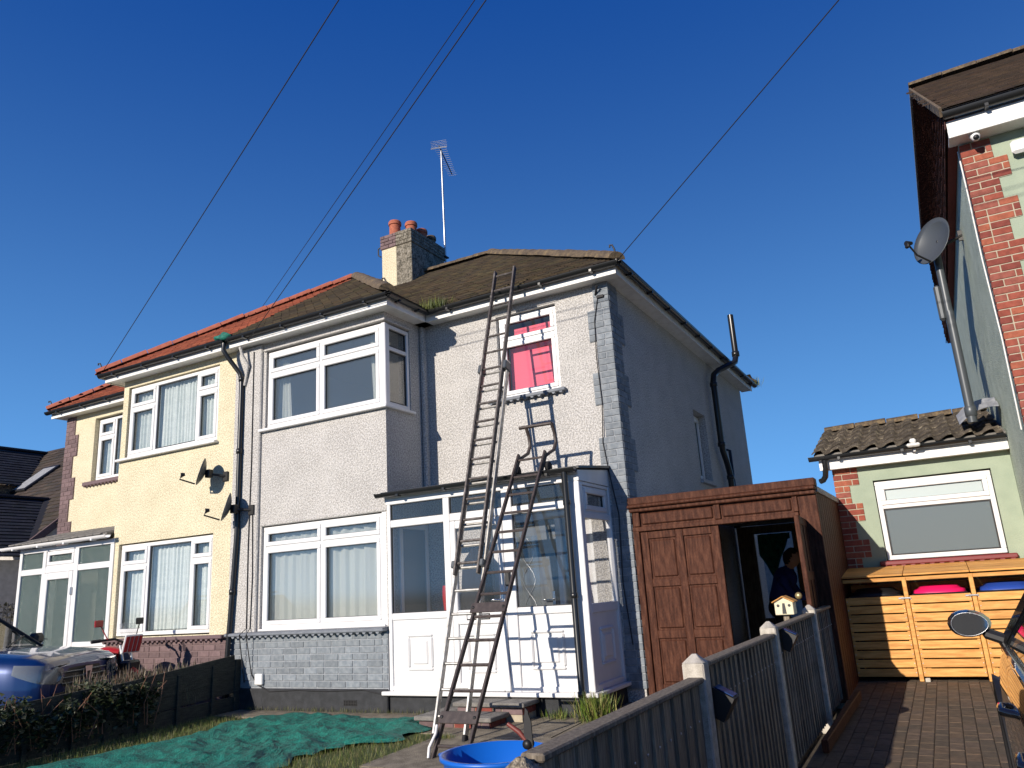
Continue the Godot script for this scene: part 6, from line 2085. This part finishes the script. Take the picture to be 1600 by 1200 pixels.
	part(T, "engine", g, M.black, false)
	g = G.new()
	g.tube([Vector3(0.28, 1.06, 0.36), Vector3(0.36, 1.07, 0.14), Vector3(0.42, 1.0, 0.0), Vector3(0.36, 1.07, -0.14), Vector3(0.28, 1.06, -0.36)], 0.017, 8)
	for s in [-1.0, 1.0]: g.tube([Vector3(0.28, 1.06, s * 0.3), Vector3(0.25, 1.055, s * 0.42)], 0.024, 8)
	part(T, "handlebar", g, M.black, false)
	for s in [-1.0, 1.0]:
		g = G.new()
		g.tube([Vector3(0.34, 1.07, s * 0.24), Vector3(0.3, 1.25, s * 0.33)], 0.008, 5)
		g.box(Vector3(0.27, 1.24, s * 0.28), Vector3(0.295, 1.33, s * 0.42), 0.01)
		part(T, "mirror", g, M.red if s > 0 else M.black, false)
	# red-and-white panel in front of the bars, screen above it
	g = G.new(Transform3D(Basis(Vector3(0, 0, 1), -0.25), Vector3(0.54, 0.88, 0.04)))
	g.box(Vector3(-0.015, 0, -0.15), Vector3(0.015, 0.24, 0.15), 0.01)
	var fp := part(T, "front_panel", g, M.white_paint, false)
	for i in 4:
		g = G.new(Transform3D(Basis(Vector3(0, 0, 1), -0.25), Vector3(0.54, 0.88, 0.04)))
		g.box(Vector3(0.0155, 0.015, -0.14 + i * 0.072), Vector3(0.022, 0.225, -0.14 + i * 0.072 + 0.061), 0.003)
		part(fp, "red_stripe", g, M.red, false)
	g = G.new(Transform3D(Basis(Vector3(0, 0, 1), 0.35), Vector3(0.52, 1.08, 0.04)))
	g.box(Vector3(-0.006, 0, -0.14), Vector3(0.006, 0.2, 0.14), 0.004)
	part(T, "screen", g, M.lamp_glass, false)
	g = G.new()
	g.box(Vector3(0.42, 0.5, -0.1), Vector3(0.62, 0.78, 0.12), 0.03)
	part(T, "headlamp_cowl", g, M.black, false)
	g = G.new()
	g.prism([Vector3(0.2, 0.42, 0.15), Vector3(0.5, 0.5, 0.13), Vector3(0.48, 0.66, 0.13), Vector3(0.26, 0.62, 0.15)], Vector3(0, 0, 0.03))
	part(T, "side_fairing", g, M.wood_brown_edge, false)
	g = G.new()
	g.tube([Vector3(0.36, 0.6, 0.05), Vector3(0.6, 0.64, 0.05), Vector3(0.85, 0.5, 0.05), Vector3(0.92, 0.36, 0.05)], 0.06, 8)
	part(T, "mudguard", g, M.red, false)

func build_yard():
	# green debris netting, a crumpled sheet on the lawn
	var f1 := FastNoiseLite.new()
	f1.seed = 21
	f1.frequency = 1.3
	f1.fractal_type = FastNoiseLite.FRACTAL_RIDGED
	f1.fractal_octaves = 4
	var f2 := FastNoiseLite.new()
	f2.seed = 5
	f2.frequency = 0.7
	var poly := [Vector2(-4.95, 4.3), Vector2(-4.85, 3.5), Vector2(-4.5, 2.6), Vector2(-4.75, 1.55), Vector2(-4.3, 1.2), Vector2(-3.2, 1.22), Vector2(-2.5, 1.35), Vector2(-2.1, 1.25), Vector2(-1.85, 1.75), Vector2(-1.72, 2.3), Vector2(-2.15, 2.55), Vector2(-2.3, 3.1), Vector2(-2.2, 3.9), Vector2(-3.0, 4.6)]
	var ctr := Vector2(-3.3, 2.6)
	var g := G.new()
	var rows := []
	for i in 61:
		var row := []
		for j in 181:
			var a := TAU * j / 180.0 - PI
			var d := Vector2(cos(a), sin(a))
			var far := 0.0
			for k in poly.size():
				var hit = Geometry2D.segment_intersects_segment(ctr, ctr + d * 8, poly[k], poly[(k + 1) % poly.size()])
				if hit != null: far = max(far, (hit - ctr).length())
			far *= 1.0 + 0.07 * f2.get_noise_2d(cos(a) * 9, sin(a) * 9) + 0.03 * sin(a * 23)
			var s := i / 60.0
			var p := ctr + d * far * s
			p += Vector2(f2.get_noise_2d(p.x * 3 + 50, p.y * 3), f2.get_noise_2d(p.x * 3, p.y * 3 + 70)) * 0.08
			var h: float = 0.012 + 0.065 * max(0.0, f1.get_noise_2d(p.x, p.y) + 0.25) * (1.0 - pow(s, 6)) + 0.05 * max(0.0, f2.get_noise_2d(p.x, p.y))
			h += 0.16 * exp(-((p - Vector2(-1.98, 1.6)).length_squared()) / 0.05) * (1.0 - pow(s, 8))
			row.append(Vector3(p.x, ground_y(p.y) + h, p.y))
		rows.append(row)
	g.loft(rows)
	single("debris_netting", "crumpled green debris netting spread over the lawn", "netting", g, M.netting, Vector3(-3.3, -0.2, 2.6))
	# grass
	var lm := leaf_mesh(0.05, 1.0)
	var out := func():
		while true:
			var p := Vector2(rng.randf_range(-5.4, -1.45), rng.randf_range(1.45, 5.6))
			if not Geometry2D.is_point_in_polygon(p, PackedVector2Array(poly)) and not (p.x > -2.3 and p.y < 1.95): return Vector3(p.x, ground_y(p.y) - 0.01, p.y)
	var b := blades(16000, out, 0.03, 0.085, [[.10, .14, .02], [.07, .11, .018], [.16, .17, .04], [.2, .17, .07]])
	var o := scatter(self, "grass", lm, b[0], b[1])
	o.set_meta("kind", "stuff")
	tag(o, "short winter grass of the front lawn round the netting", "grass")
	# weeds along the foot of the wall
	b = blades(700, func(): return Vector3(rng.randf_range(-5.3, -2.3), ground_y(1.0) + 0.0, 0.965 + abs(rng.randfn(0, 0.035))), 0.02, 0.09, [[.08, .1, .02], [.14, .13, .05]])
	o = scatter(self, "weeds", lm, b[0], b[1])
	o.set_meta("kind", "stuff")
	tag(o, "thin weeds growing along the grey house's black plinth", "weeds")
	# grass tuft by the porch downpipe
	for t in [[Vector3(-0.16, 0, 1.12), 420, 0.12, 0.34, 0.17, "long grass tuft at the foot of the porch downpipe"], [Vector3(-0.62, 0, 1.03), 150, 0.05, 0.14, 0.13, "small weed clump under the porch sill"], [Vector3(-1.35, 0, 2.1), 160, 0.03, 0.08, 0.12, "flat tuft of grass in the path joint by the ladders"], [Vector3(-1.4, 0.05, 1.0), 120, 0.04, 0.1, 0.1, "dry weeds on the upper porch step"]]:
		var c: Vector3 = t[0]
		var T := thing("grass_tuft", t[5], "grass tuft", c + Vector3(0, ground_y(c.z), 0))
		b = blades(t[1], func(): return c + Vector3(rng.randfn(0, t[4] * 0.5), ground_y(c.z), rng.randfn(0, t[4] * 0.4)), t[2], t[3], [[.09, .15, .02], [.14, .19, .03], [.22, .2, .07]])
		scatter(T, "blades", lm, b[0], b[1])
	# ivy over the low fence
	var T := thing("ivy_hedge", "dark ivy smothering the low fence beside the blue car", "hedge", Vector3(-5.5, -0.25, 3.6))
	var xs := []
	var cs := []
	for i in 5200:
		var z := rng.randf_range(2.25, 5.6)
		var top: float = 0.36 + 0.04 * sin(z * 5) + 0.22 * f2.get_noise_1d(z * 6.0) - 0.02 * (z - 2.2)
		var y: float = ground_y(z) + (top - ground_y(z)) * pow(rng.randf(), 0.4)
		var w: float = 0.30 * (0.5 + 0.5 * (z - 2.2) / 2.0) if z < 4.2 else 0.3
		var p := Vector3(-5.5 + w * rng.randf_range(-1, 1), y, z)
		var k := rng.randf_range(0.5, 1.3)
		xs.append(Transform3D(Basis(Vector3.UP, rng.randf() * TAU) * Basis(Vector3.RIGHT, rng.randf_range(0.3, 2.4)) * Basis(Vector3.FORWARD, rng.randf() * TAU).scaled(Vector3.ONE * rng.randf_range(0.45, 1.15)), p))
		cs.append(Color(.03 * k, .042 * k, .014 * k) if rng.randf() > 0.06 else Color(.15 * k, .14 * k, .06 * k))  # leaf colour darkened for shade, a few pale ones as lit leaves
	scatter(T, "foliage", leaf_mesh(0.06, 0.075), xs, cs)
	g = G.new()
	for i in 60:
		var z := rng.randf_range(2.3, 5.2)
		var p := Vector3(-5.5 + rng.randf_range(-0.2, 0.2), ground_y(z) + 0.1, z)
		g.tube([p, p + Vector3(rng.randf_range(-0.1, 0.1), 0.25, rng.randf_range(-0.1, 0.1)), p + Vector3(rng.randf_range(-0.25, 0.25), rng.randf_range(0.4, 0.62), rng.randf_range(-0.2, 0.2))], [0.007, 0.005, 0.002], 5)
	part(T, "stems", g, M.wood_brown_edge)
	# dry lavender behind the fence
	T = thing("lavender_bush", "dry brown lavender between the low fence and the motorcycle", "bush", Vector3(-5.85, -0.2, 2.0))
	b = blades(2600, func(): return Vector3(-5.9 + rng.randfn(0, 0.13), ground_y(2) + rng.randf_range(0.1, 0.5), rng.randf_range(1.3, 3.0)), 0.14, 0.3, [[.16, .12, .085], [.2, .16, .11], [.1, .1, .05], [.12, .085, .07]])
	scatter(T, "stalks", lm, b[0], b[1])
	xs = []
	cs = []
	for i in 900:
		xs.append(Transform3D(Basis(Vector3.UP, rng.randf() * TAU) * Basis(Vector3.RIGHT, rng.randf_range(0.3, 2.0)), Vector3(-5.95 + rng.randfn(0, 0.13), ground_y(2) + rng.randf_range(0.1, 0.6), rng.randf_range(1.3, 3.0))))
		var k := rng.randf_range(0.5, 1.4)
		cs.append(Color(.07 * k, .08 * k, .03 * k))
	scatter(T, "leaves", leaf_mesh(0.02, 0.06), xs, cs)
	# tub with loppers
	T = thing("plastic_tub", "round bright blue plastic tub beside the fence", "tub", Vector3(0.27, ground_y(3.85), 3.85))
	g = G.new()
	g.lathe(Vector3(0.27, ground_y(3.85), 3.85), [[0.0, 0.0], [0.3, 0.0], [0.33, 0.04], [0.37, 0.30], [0.395, 0.31], [0.395, 0.335], [0.365, 0.335], [0.33, 0.06], [0.28, 0.03], [0.0, 0.03]], 48)
	part(T, "body", g, M.tub)
	for s in [-1.0, 1.0]:
		g = G.new()
		g.tube([Vector3(0.27 + s * 0.36, 0.08, 3.75), Vector3(0.27 + s * 0.43, 0.1, 3.79), Vector3(0.27 + s * 0.43, 0.1, 3.91), Vector3(0.27 + s * 0.36, 0.08, 3.95)], 0.014, 7)
		part(T, "handle", g, M.tub)
	T = thing("loppers", "dark garden loppers with red grips standing in the blue tub", "loppers", Vector3(0.6, ground_y(4), 4.0))
	g = G.new()
	g.prism([Vector3(0.58, 0.2, 4.0), Vector3(0.63, 0.2, 4.0), Vector3(0.625, 0.42, 4.0), Vector3(0.605, 0.44, 4.0), Vector3(0.59, 0.34, 4.0)], Vector3(0, 0, 0.012))
	g.prism([Vector3(0.6, 0.2, 4.014), Vector3(0.655, 0.2, 4.014), Vector3(0.65, 0.36, 4.014), Vector3(0.63, 0.41, 4.014)], Vector3(0, 0, 0.01))
	g.lathe(Vector3(0.615, 0.22, 4.0), [[0.03, -0.02], [0.03, 0.04], [0.0, 0.045]], 12, Vector3.BACK)
	part(T, "blade", g, M.black)
	g = G.new()
	g.tube([Vector3(0.61, 0.22, 4.0), Vector3(0.55, 0.29, 4.01), Vector3(0.47, 0.34, 4.02)], [0.012, 0.018, 0.014], 8)
	g.tube([Vector3(0.62, 0.22, 4.01), Vector3(0.64, 0.1, 4.02), Vector3(0.66, -0.1, 4.04)], [0.016, 0.022, 0.018], 8)
	part(T, "grip", g, mt(lin(.16, .035, .025), 0.5))

func build_small():
	dish(Vector3(-6.13, 3.14, 1.12), 0.195, "grey satellite dish high on the cream bay beside the downpipe", Vector3(-5.92, 3.08, 0.92), M.grey_metal)
	dish(Vector3(-5.55, 2.56, 1.14), 0.195, "grey satellite dish on the grey pier beside the downpipe", Vector3(-5.32, 2.52, 0.96), M.grey_metal)
	var g := G.new()
	g.tube([Vector3(-5.36, 4.9, 0.955), Vector3(-5.35, 3.2, 0.955), Vector3(-5.37, 2.0, 0.955), Vector3(-5.36, 0.9, 0.955), Vector3(-5.4, 0.82, 1.04), Vector3(-5.38, 0.2, 0.95)], 0.008, 5)
	g.tube([Vector3(-5.3, 2.45, 0.955), Vector3(-5.27, 1.6, 0.955), Vector3(-5.29, 0.9, 0.955), Vector3(-5.27, 0.82, 1.04), Vector3(-5.25, 0.3, 0.945), Vector3(-5.1, 0.16, 0.96)], 0.007, 5)
	g.tube([Vector3(-5.1, 0.17, 0.965), Vector3(-4.9, 0.09, 0.965), Vector3(-4.4, 0.11, 0.963), Vector3(-3.9, 0.10, 0.963), Vector3(-3.3, 0.12, 0.963), Vector3(-2.95, 0.06, 0.963)], 0.007, 5)
	single("wall_cable", "dark cables clipped down the grey bay's pier to the meter box", "cable", g, M.cable, Vector3(-5.36, 0.2, 0.95))
	g = G.new()
	g.tube([Vector3(-0.12, 4.83, 0.03), Vector3(-0.2, 4.5, 0.03), Vector3(-0.22, 4.0, 0.03), Vector3(-0.2, 3.4, 0.03), Vector3(-0.24, 2.9, 0.03), Vector3(-0.2, 2.55, 0.03), Vector3(-0.12, 2.0, 0.03), Vector3(-0.15, 1.2, 0.03), Vector3(-0.1, 0.5, 0.03)], 0.007, 5)
	g.box(Vector3(-0.14, 4.78, 0.015), Vector3(-0.04, 4.82, 0.05), 0.006)
	g.tube([Vector3(-0.16, 4.84, 0.02), Vector3(-0.1, 4.93, 0.1)], 0.016, 6)
	single("wall_cable", "telephone cable and bracket on the grey house's corner quoins", "cable", g, M.cable, Vector3(-0.2, 2.5, 0.03))
	# overhead lines to a pole across the street
	var pole := Vector3(12.85, 8.49, 9.87)
	for c in [[Vector3(-8.8, 5.2, 1.12), "thin overhead line to the cream house's bay corner"], [Vector3(-5.3, 5.02, 1.13), "thin overhead line to the middle of the double bay"], [Vector3(0.25, 5.12, 0.25), "thin overhead line to the grey house's street corner"], [Vector3(-9.78, 7.49, -3.00), "faint overhead line passing behind the red roof"]]:
		g = G.new()
		var pts := []
		for i in 33:
			var t := i / 32.0
			pts.append(c[0].lerp(pole, t) - Vector3(0, 0.05 * 4 * t * (1 - t), 0))
		g.tube(pts, 0.0055, 5)
		single("overhead_line", c[1], "cable", g, M.cable, c[0], "overhead lines")
	var T := thing("utility_pole", "wooden pole across the street carrying the overhead lines", "pole", Vector3(12.85, ground_y(9.9), 9.87))
	g = G.new()
	g.tube([Vector3(12.85, -0.4, 9.87), Vector3(12.85, 8.8, 9.87)], [0.14, 0.1], 12)
	part(T, "shaft", g, M.board[1])
	# netting scrap on the gutter above the downpipe, moss in the gutter corner, a sprig at the far end
	g = G.new()
	var rows := []
	for i in 8:
		var row := []
		for j in 15:
			var a := TAU * j / 14.0
			var r: float = [0.02, 0.06, 0.08, 0.07, 0.085, 0.08, 0.06, 0.02][i] * (1.0 + 0.3 * sin(a * 3 + i))
			row.append(Vector3(-5.93 + i * 0.05, 5.15 + r * 0.7 * sin(a), 1.2 + r * cos(a)))
		rows.append(row)
	g.loft(rows, false, true)
	single("netting_scrap", "wad of green netting caught in the gutter above the downpipe", "netting", g, M.netting, Vector3(-5.75, 5.1, 1.2))
	var lm := leaf_mesh(0.05, 1.0)
	for t in [[Vector3(-2.52, 5.13, 0.3), 420, 0.07, 0.2, 0.22, "grassy weeds growing in the gutter beside the bay"], [Vector3(0.3, 5.1, -7.75), 120, 0.08, 0.28, 0.1, "green sprig hanging off the far end of the side gutter"]]:
		T = thing("gutter_weeds", t[5], "weeds", t[0])
		var b := blades(t[1], func(): return t[0] + Vector3(rng.randfn(0, t[4] * 0.6), rng.randf_range(-0.06, 0.0), rng.randfn(0, 0.05)), t[2], t[3], [[.09, .12, .02], [.15, .16, .03], [.06, .09, .02]])
		scatter(T, "blades", lm, b[0], b[1])
	# bird box on a post behind the fence
	T = thing("bird_box", "little cream wooden bird house with pitched roof behind the fence", "bird house", Vector3(1.86, -0.16, 1.35))
	g = G.new()
	g.box(Vector3(1.865, -0.3, 1.33), Vector3(1.915, 0.84, 1.38), 0.004)
	part(T, "post", g, M.board[1])
	g = G.new()
	g.box(Vector3(1.81, 0.84, 1.27), Vector3(1.97, 0.95, 1.43), 0.004)
	g.prism([Vector3(1.81, 0.95, 1.43), Vector3(1.97, 0.95, 1.43), Vector3(1.89, 0.99, 1.43)], Vector3(0, 0, -0.16))
	part(T, "box", g, mt(lin(.66, .6, .42), 0.7))
	for s in [-1.0, 1.0]:
		g = G.new()
		g.bar(Vector3(1.89 + s * 0.047, 0.974, 1.25), Vector3(1.89 + s * 0.047, 0.974, 1.455), 0.112, 0.01, Vector3(s * 0.45, 0.89, 0), 0.003)
		part(T, "roof_board", g, M.pine[0])
		g = G.new()
		g.lathe(Vector3(1.89 + s * 0.048, 0.92, 1.43), [[0.013, 0.002], [0.0, 0.003]], 12, Vector3.BACK)
		part(T, "entrance_hole", g, M.black)
	g = G.new()
	g.prism([Vector3(1.872, 0.85, 1.431), Vector3(1.908, 0.85, 1.431), Vector3(1.9, 0.94, 1.431), Vector3(1.88, 0.94, 1.431)], Vector3(0, 0, 0.004))
	part(T, "dark_slot", g, M.black)
	# solar lamps on the fence
	for q in [[Vector3(2.12, 0.60, 4.70), "dark wedge solar lamp with blue cell on the fence's widest panel"], [Vector3(2.12, 0.74, 2.72), "small black solar lamp high on the fence near the bird house"]]:
		var p: Vector3 = q[0]
		T = thing("solar_lamp", q[1], "solar lamp", p, 0.0, "solar lamps on the fence")
		g = G.new()
		g.prism([p + Vector3(-0.03, -0.07, 0.055), p + Vector3(0.01, -0.09, 0.055), p + Vector3(0.075, 0.02, 0.055), p + Vector3(-0.03, 0.075, 0.055)], Vector3(0, 0, -0.11))
		part(T, "housing", g, M.black)
		g = G.new()
		g.prism([p + Vector3(0.068, 0.028, 0.045), p + Vector3(0.07, 0.032, 0.045), p + Vector3(-0.018, 0.076, 0.045), p + Vector3(-0.02, 0.072, 0.045)], Vector3(0, 0, -0.09))
		part(T, "solar_cell", g, mt(lin(.02, .05, .16), 0.15))
	# things on the extension's window sill, blurred by its glass
	g = G.new()
	g.lathe(Vector3(3.42, 1.33, -2.35), [[0.0, 0], [0.05, 0], [0.055, 0.1], [0.03, 0.14], [0.03, 0.17], [0.0, 0.17]], 14)
	single("white_bottle", "white bottle standing inside the extension window", "bottle", g, M.white_paint, Vector3(3.42, 1.33, -2.35))
	g = G.new()
	g.box(Vector3(3.3, 1.29, -2.42), Vector3(3.75, 1.33, -2.29), 0.004)
	single("inner_shelf", "narrow shelf inside the extension window", "shelf", g, M.white_paint, Vector3(3.5, 1.29, -2.35))

# ---- the person in the garage: capsules joined with a smooth minimum, meshed as surface nets
func nets(g: G, bones: Array, lo: Vector3, hi: Vector3, cell: float, k: float):
	var n := Vector3i(((hi - lo) / cell).ceil()) + Vector3i.ONE
	var val := PackedFloat32Array()
	val.resize(n.x * n.y * n.z)
	var kind := PackedInt32Array()
	kind.resize(val.size())
	var idx := func(x, y, z): return x + n.x * (y + n.y * z)
	for z in n.z:
		for y in n.y:
			for x in n.x:
				var p := lo + Vector3(x, y, z) * cell
				var v := 1e3
				var best := 1e3
				var bk := 0
				for b in bones:
					var ab: Vector3 = b[1] - b[0]
					var t: float = clamp((p - b[0]).dot(ab) / max(ab.length_squared(), 1e-9), 0.0, 1.0)
					var d: float = (p - b[0] - ab * t).length() - lerp(b[2], b[3], t)
					if d < best:
						best = d
						bk = b[4]
					if d < 0.25:
						var h: float = clamp(0.5 + 0.5 * (v - d) / k, 0.0, 1.0)
						v = lerp(v, d, h) - k * h * (1.0 - h) if v < 100 else d
				val[idx.call(x, y, z)] = v
				kind[idx.call(x, y, z)] = bk
	var cellv := {}
	var cellc := {}
	var cols := [Color(.42, .24, .17), Color(.012, .03, .19), Color(.02, .02, .026), Color(.02, .014, .01), Color(.22, .01, .012)]
	for z in n.z - 1:
		for y in n.y - 1:
			for x in n.x - 1:
				var s := Vector3.ZERO
				var c := 0
				for e in [[0, 0, 0, 1, 0, 0], [0, 1, 0, 1, 1, 0], [0, 0, 1, 1, 0, 1], [0, 1, 1, 1, 1, 1], [0, 0, 0, 0, 1, 0], [1, 0, 0, 1, 1, 0], [0, 0, 1, 0, 1, 1], [1, 0, 1, 1, 1, 1], [0, 0, 0, 0, 0, 1], [1, 0, 0, 1, 0, 1], [0, 1, 0, 0, 1, 1], [1, 1, 0, 1, 1, 1]]:
					var a := val[idx.call(x + e[0], y + e[1], z + e[2])]
					var b := val[idx.call(x + e[3], y + e[4], z + e[5])]
					if (a < 0) != (b < 0):
						s += Vector3(x + e[0], y + e[1], z + e[2]).lerp(Vector3(x + e[3], y + e[4], z + e[5]), a / (a - b))
						c += 1
				if c:
					cellv[Vector3i(x, y, z)] = lo + s / c * cell
					cellc[Vector3i(x, y, z)] = cols[kind[idx.call(x, y, z)]]
	for z in range(1, n.z - 1):
		for y in range(1, n.y - 1):
			for x in range(1, n.x - 1):
				var a := val[idx.call(x, y, z)]
				for ax in 3:
					var q := Vector3i(x, y, z)
					q[ax] += 1
					var b := val[idx.call(q.x, q.y, q.z)]
					if (a < 0) == (b < 0): continue
					var u := Vector3i.ZERO
					var w := Vector3i.ZERO
					u[(ax + 1) % 3] = 1
					w[(ax + 2) % 3] = 1
					var c := Vector3i(x, y, z)
					var ks := [c - u - w, c - w, c, c - u]
					g.col = cellc.get(c, Color(.02, .02, .02))
					if a < 0: g.quad(cellv[ks[0]], cellv[ks[1]], cellv[ks[2]], cellv[ks[3]], true)
					else: g.quad(cellv[ks[3]], cellv[ks[2]], cellv[ks[1]], cellv[ks[0]], true)

func build_person():
	# stooping, turned towards the open leaf; 0 skin, 1 jacket, 2 trousers, 3 hair and shoes, 4 red
	var o := Vector3(0.98, -0.1, -3.2)
	var B := func(ax, ay, az, bx, by, bz, r0, r1, c): return [o + Vector3(ax, ay, az), o + Vector3(bx, by, bz), r0, r1, c]
	var bones := [
		B.call(0.0, 0.80, 0.0, 0.04, 0.92, 0.0, 0.15, 0.15, 2),
		B.call(0.04, 0.95, 0.0, 0.15, 1.22, 0.0, 0.15, 0.165, 1), B.call(0.15, 1.20, -0.13, 0.15, 1.20, 0.13, 0.09, 0.09, 1),
		B.call(0.17, 1.28, 0.0, 0.25, 1.40, 0.0, 0.06, 0.052, 0),
		B.call(0.29, 1.45, 0.0, 0.31, 1.51, 0.0, 0.085, 0.095, 0), B.call(0.27, 1.53, 0.0, 0.29, 1.56, 0.0, 0.098, 0.09, 3), B.call(0.23, 1.47, 0.0, 0.24, 1.52, 0.0, 0.08, 0.085, 3),
		B.call(0.395, 1.44, 0.0, 0.40, 1.46, 0.0, 0.014, 0.012, 0), B.call(0.29, 1.46, 0.09, 0.29, 1.47, 0.095, 0.02, 0.02, 0), B.call(0.29, 1.46, -0.09, 0.29, 1.47, -0.095, 0.02, 0.02, 0),
		B.call(0.15, 1.20, 0.19, 0.26, 0.98, 0.24, 0.062, 0.05, 1), B.call(0.26, 0.98, 0.24, 0.46, 0.92, 0.16, 0.048, 0.036, 1),
		B.call(0.15, 1.20, -0.19, 0.27, 0.98, -0.22, 0.062, 0.05, 1), B.call(0.27, 0.98, -0.22, 0.46, 0.95, -0.12, 0.048, 0.036, 1),
		B.call(0.0, 0.82, 0.1, 0.08, 0.46, 0.12, 0.095, 0.07, 2), B.call(0.08, 0.46, 0.12, -0.02, 0.09, 0.12, 0.066, 0.045, 2),
		B.call(0.0, 0.82, -0.1, 0.1, 0.46, -0.12, 0.095, 0.07, 2), B.call(0.1, 0.46, -0.12, 0.0, 0.09, -0.12, 0.066, 0.045, 2),
		B.call(-0.04, 0.05, 0.12, 0.16, 0.04, 0.13, 0.048, 0.04, 3), B.call(-0.02, 0.05, -0.12, 0.18, 0.04, -0.13, 0.048, 0.04, 3),
	]
	var g := G.new()
	nets(g, bones, o + Vector3(-0.26, -0.02, -0.36), o + Vector3(0.56, 1.70, 0.36), 0.024, 0.035)
	for s in [1.0, -1.0]:
		var w := o + Vector3(0.47, 0.92 if s > 0 else 0.95, 0.155 * s if s > 0 else -0.115)
		var hb := [[w - Vector3(0.05, 0, 0), w + Vector3(0.02, 0, 0), 0.033, 0.032, 0], [w + Vector3(0.02, 0, -0.02), w + Vector3(0.075, -0.005, -0.02), 0.02, 0.018, 0], [w + Vector3(0.02, 0, 0.02), w + Vector3(0.075, -0.005, 0.02), 0.02, 0.018, 0]]
		for f in 4:
			var zz := -0.033 + 0.022 * f
			var l: float = [0.06, 0.072, 0.068, 0.052][f]
			hb.append([w + Vector3(0.08, 0, zz), w + Vector3(0.08 + l * 0.55, -0.012, zz), 0.0095, 0.009, 0])
			hb.append([w + Vector3(0.08 + l * 0.55, -0.012, zz), w + Vector3(0.08 + l * 0.8, -0.012 - l * 0.5, zz), 0.009, 0.008, 0])
		hb.append([w + Vector3(0.015, -0.01, -0.035 * s), w + Vector3(0.05, -0.03, -0.06 * s), 0.012, 0.01, 0])
		hb.append([w + Vector3(0.05, -0.03, -0.06 * s), w + Vector3(0.085, -0.045, -0.055 * s), 0.01, 0.009, 0])
		nets(g, hb, w - Vector3(0.09, 0.1, 0.09), w + Vector3(0.17, 0.06, 0.09), 0.0065, 0.012)
	M.body = vcol(mt(Color(1, 1, 1), 0.8))
	single("person", "person in a blue jacket stooping inside the open garage", "person", g, M.body, o)
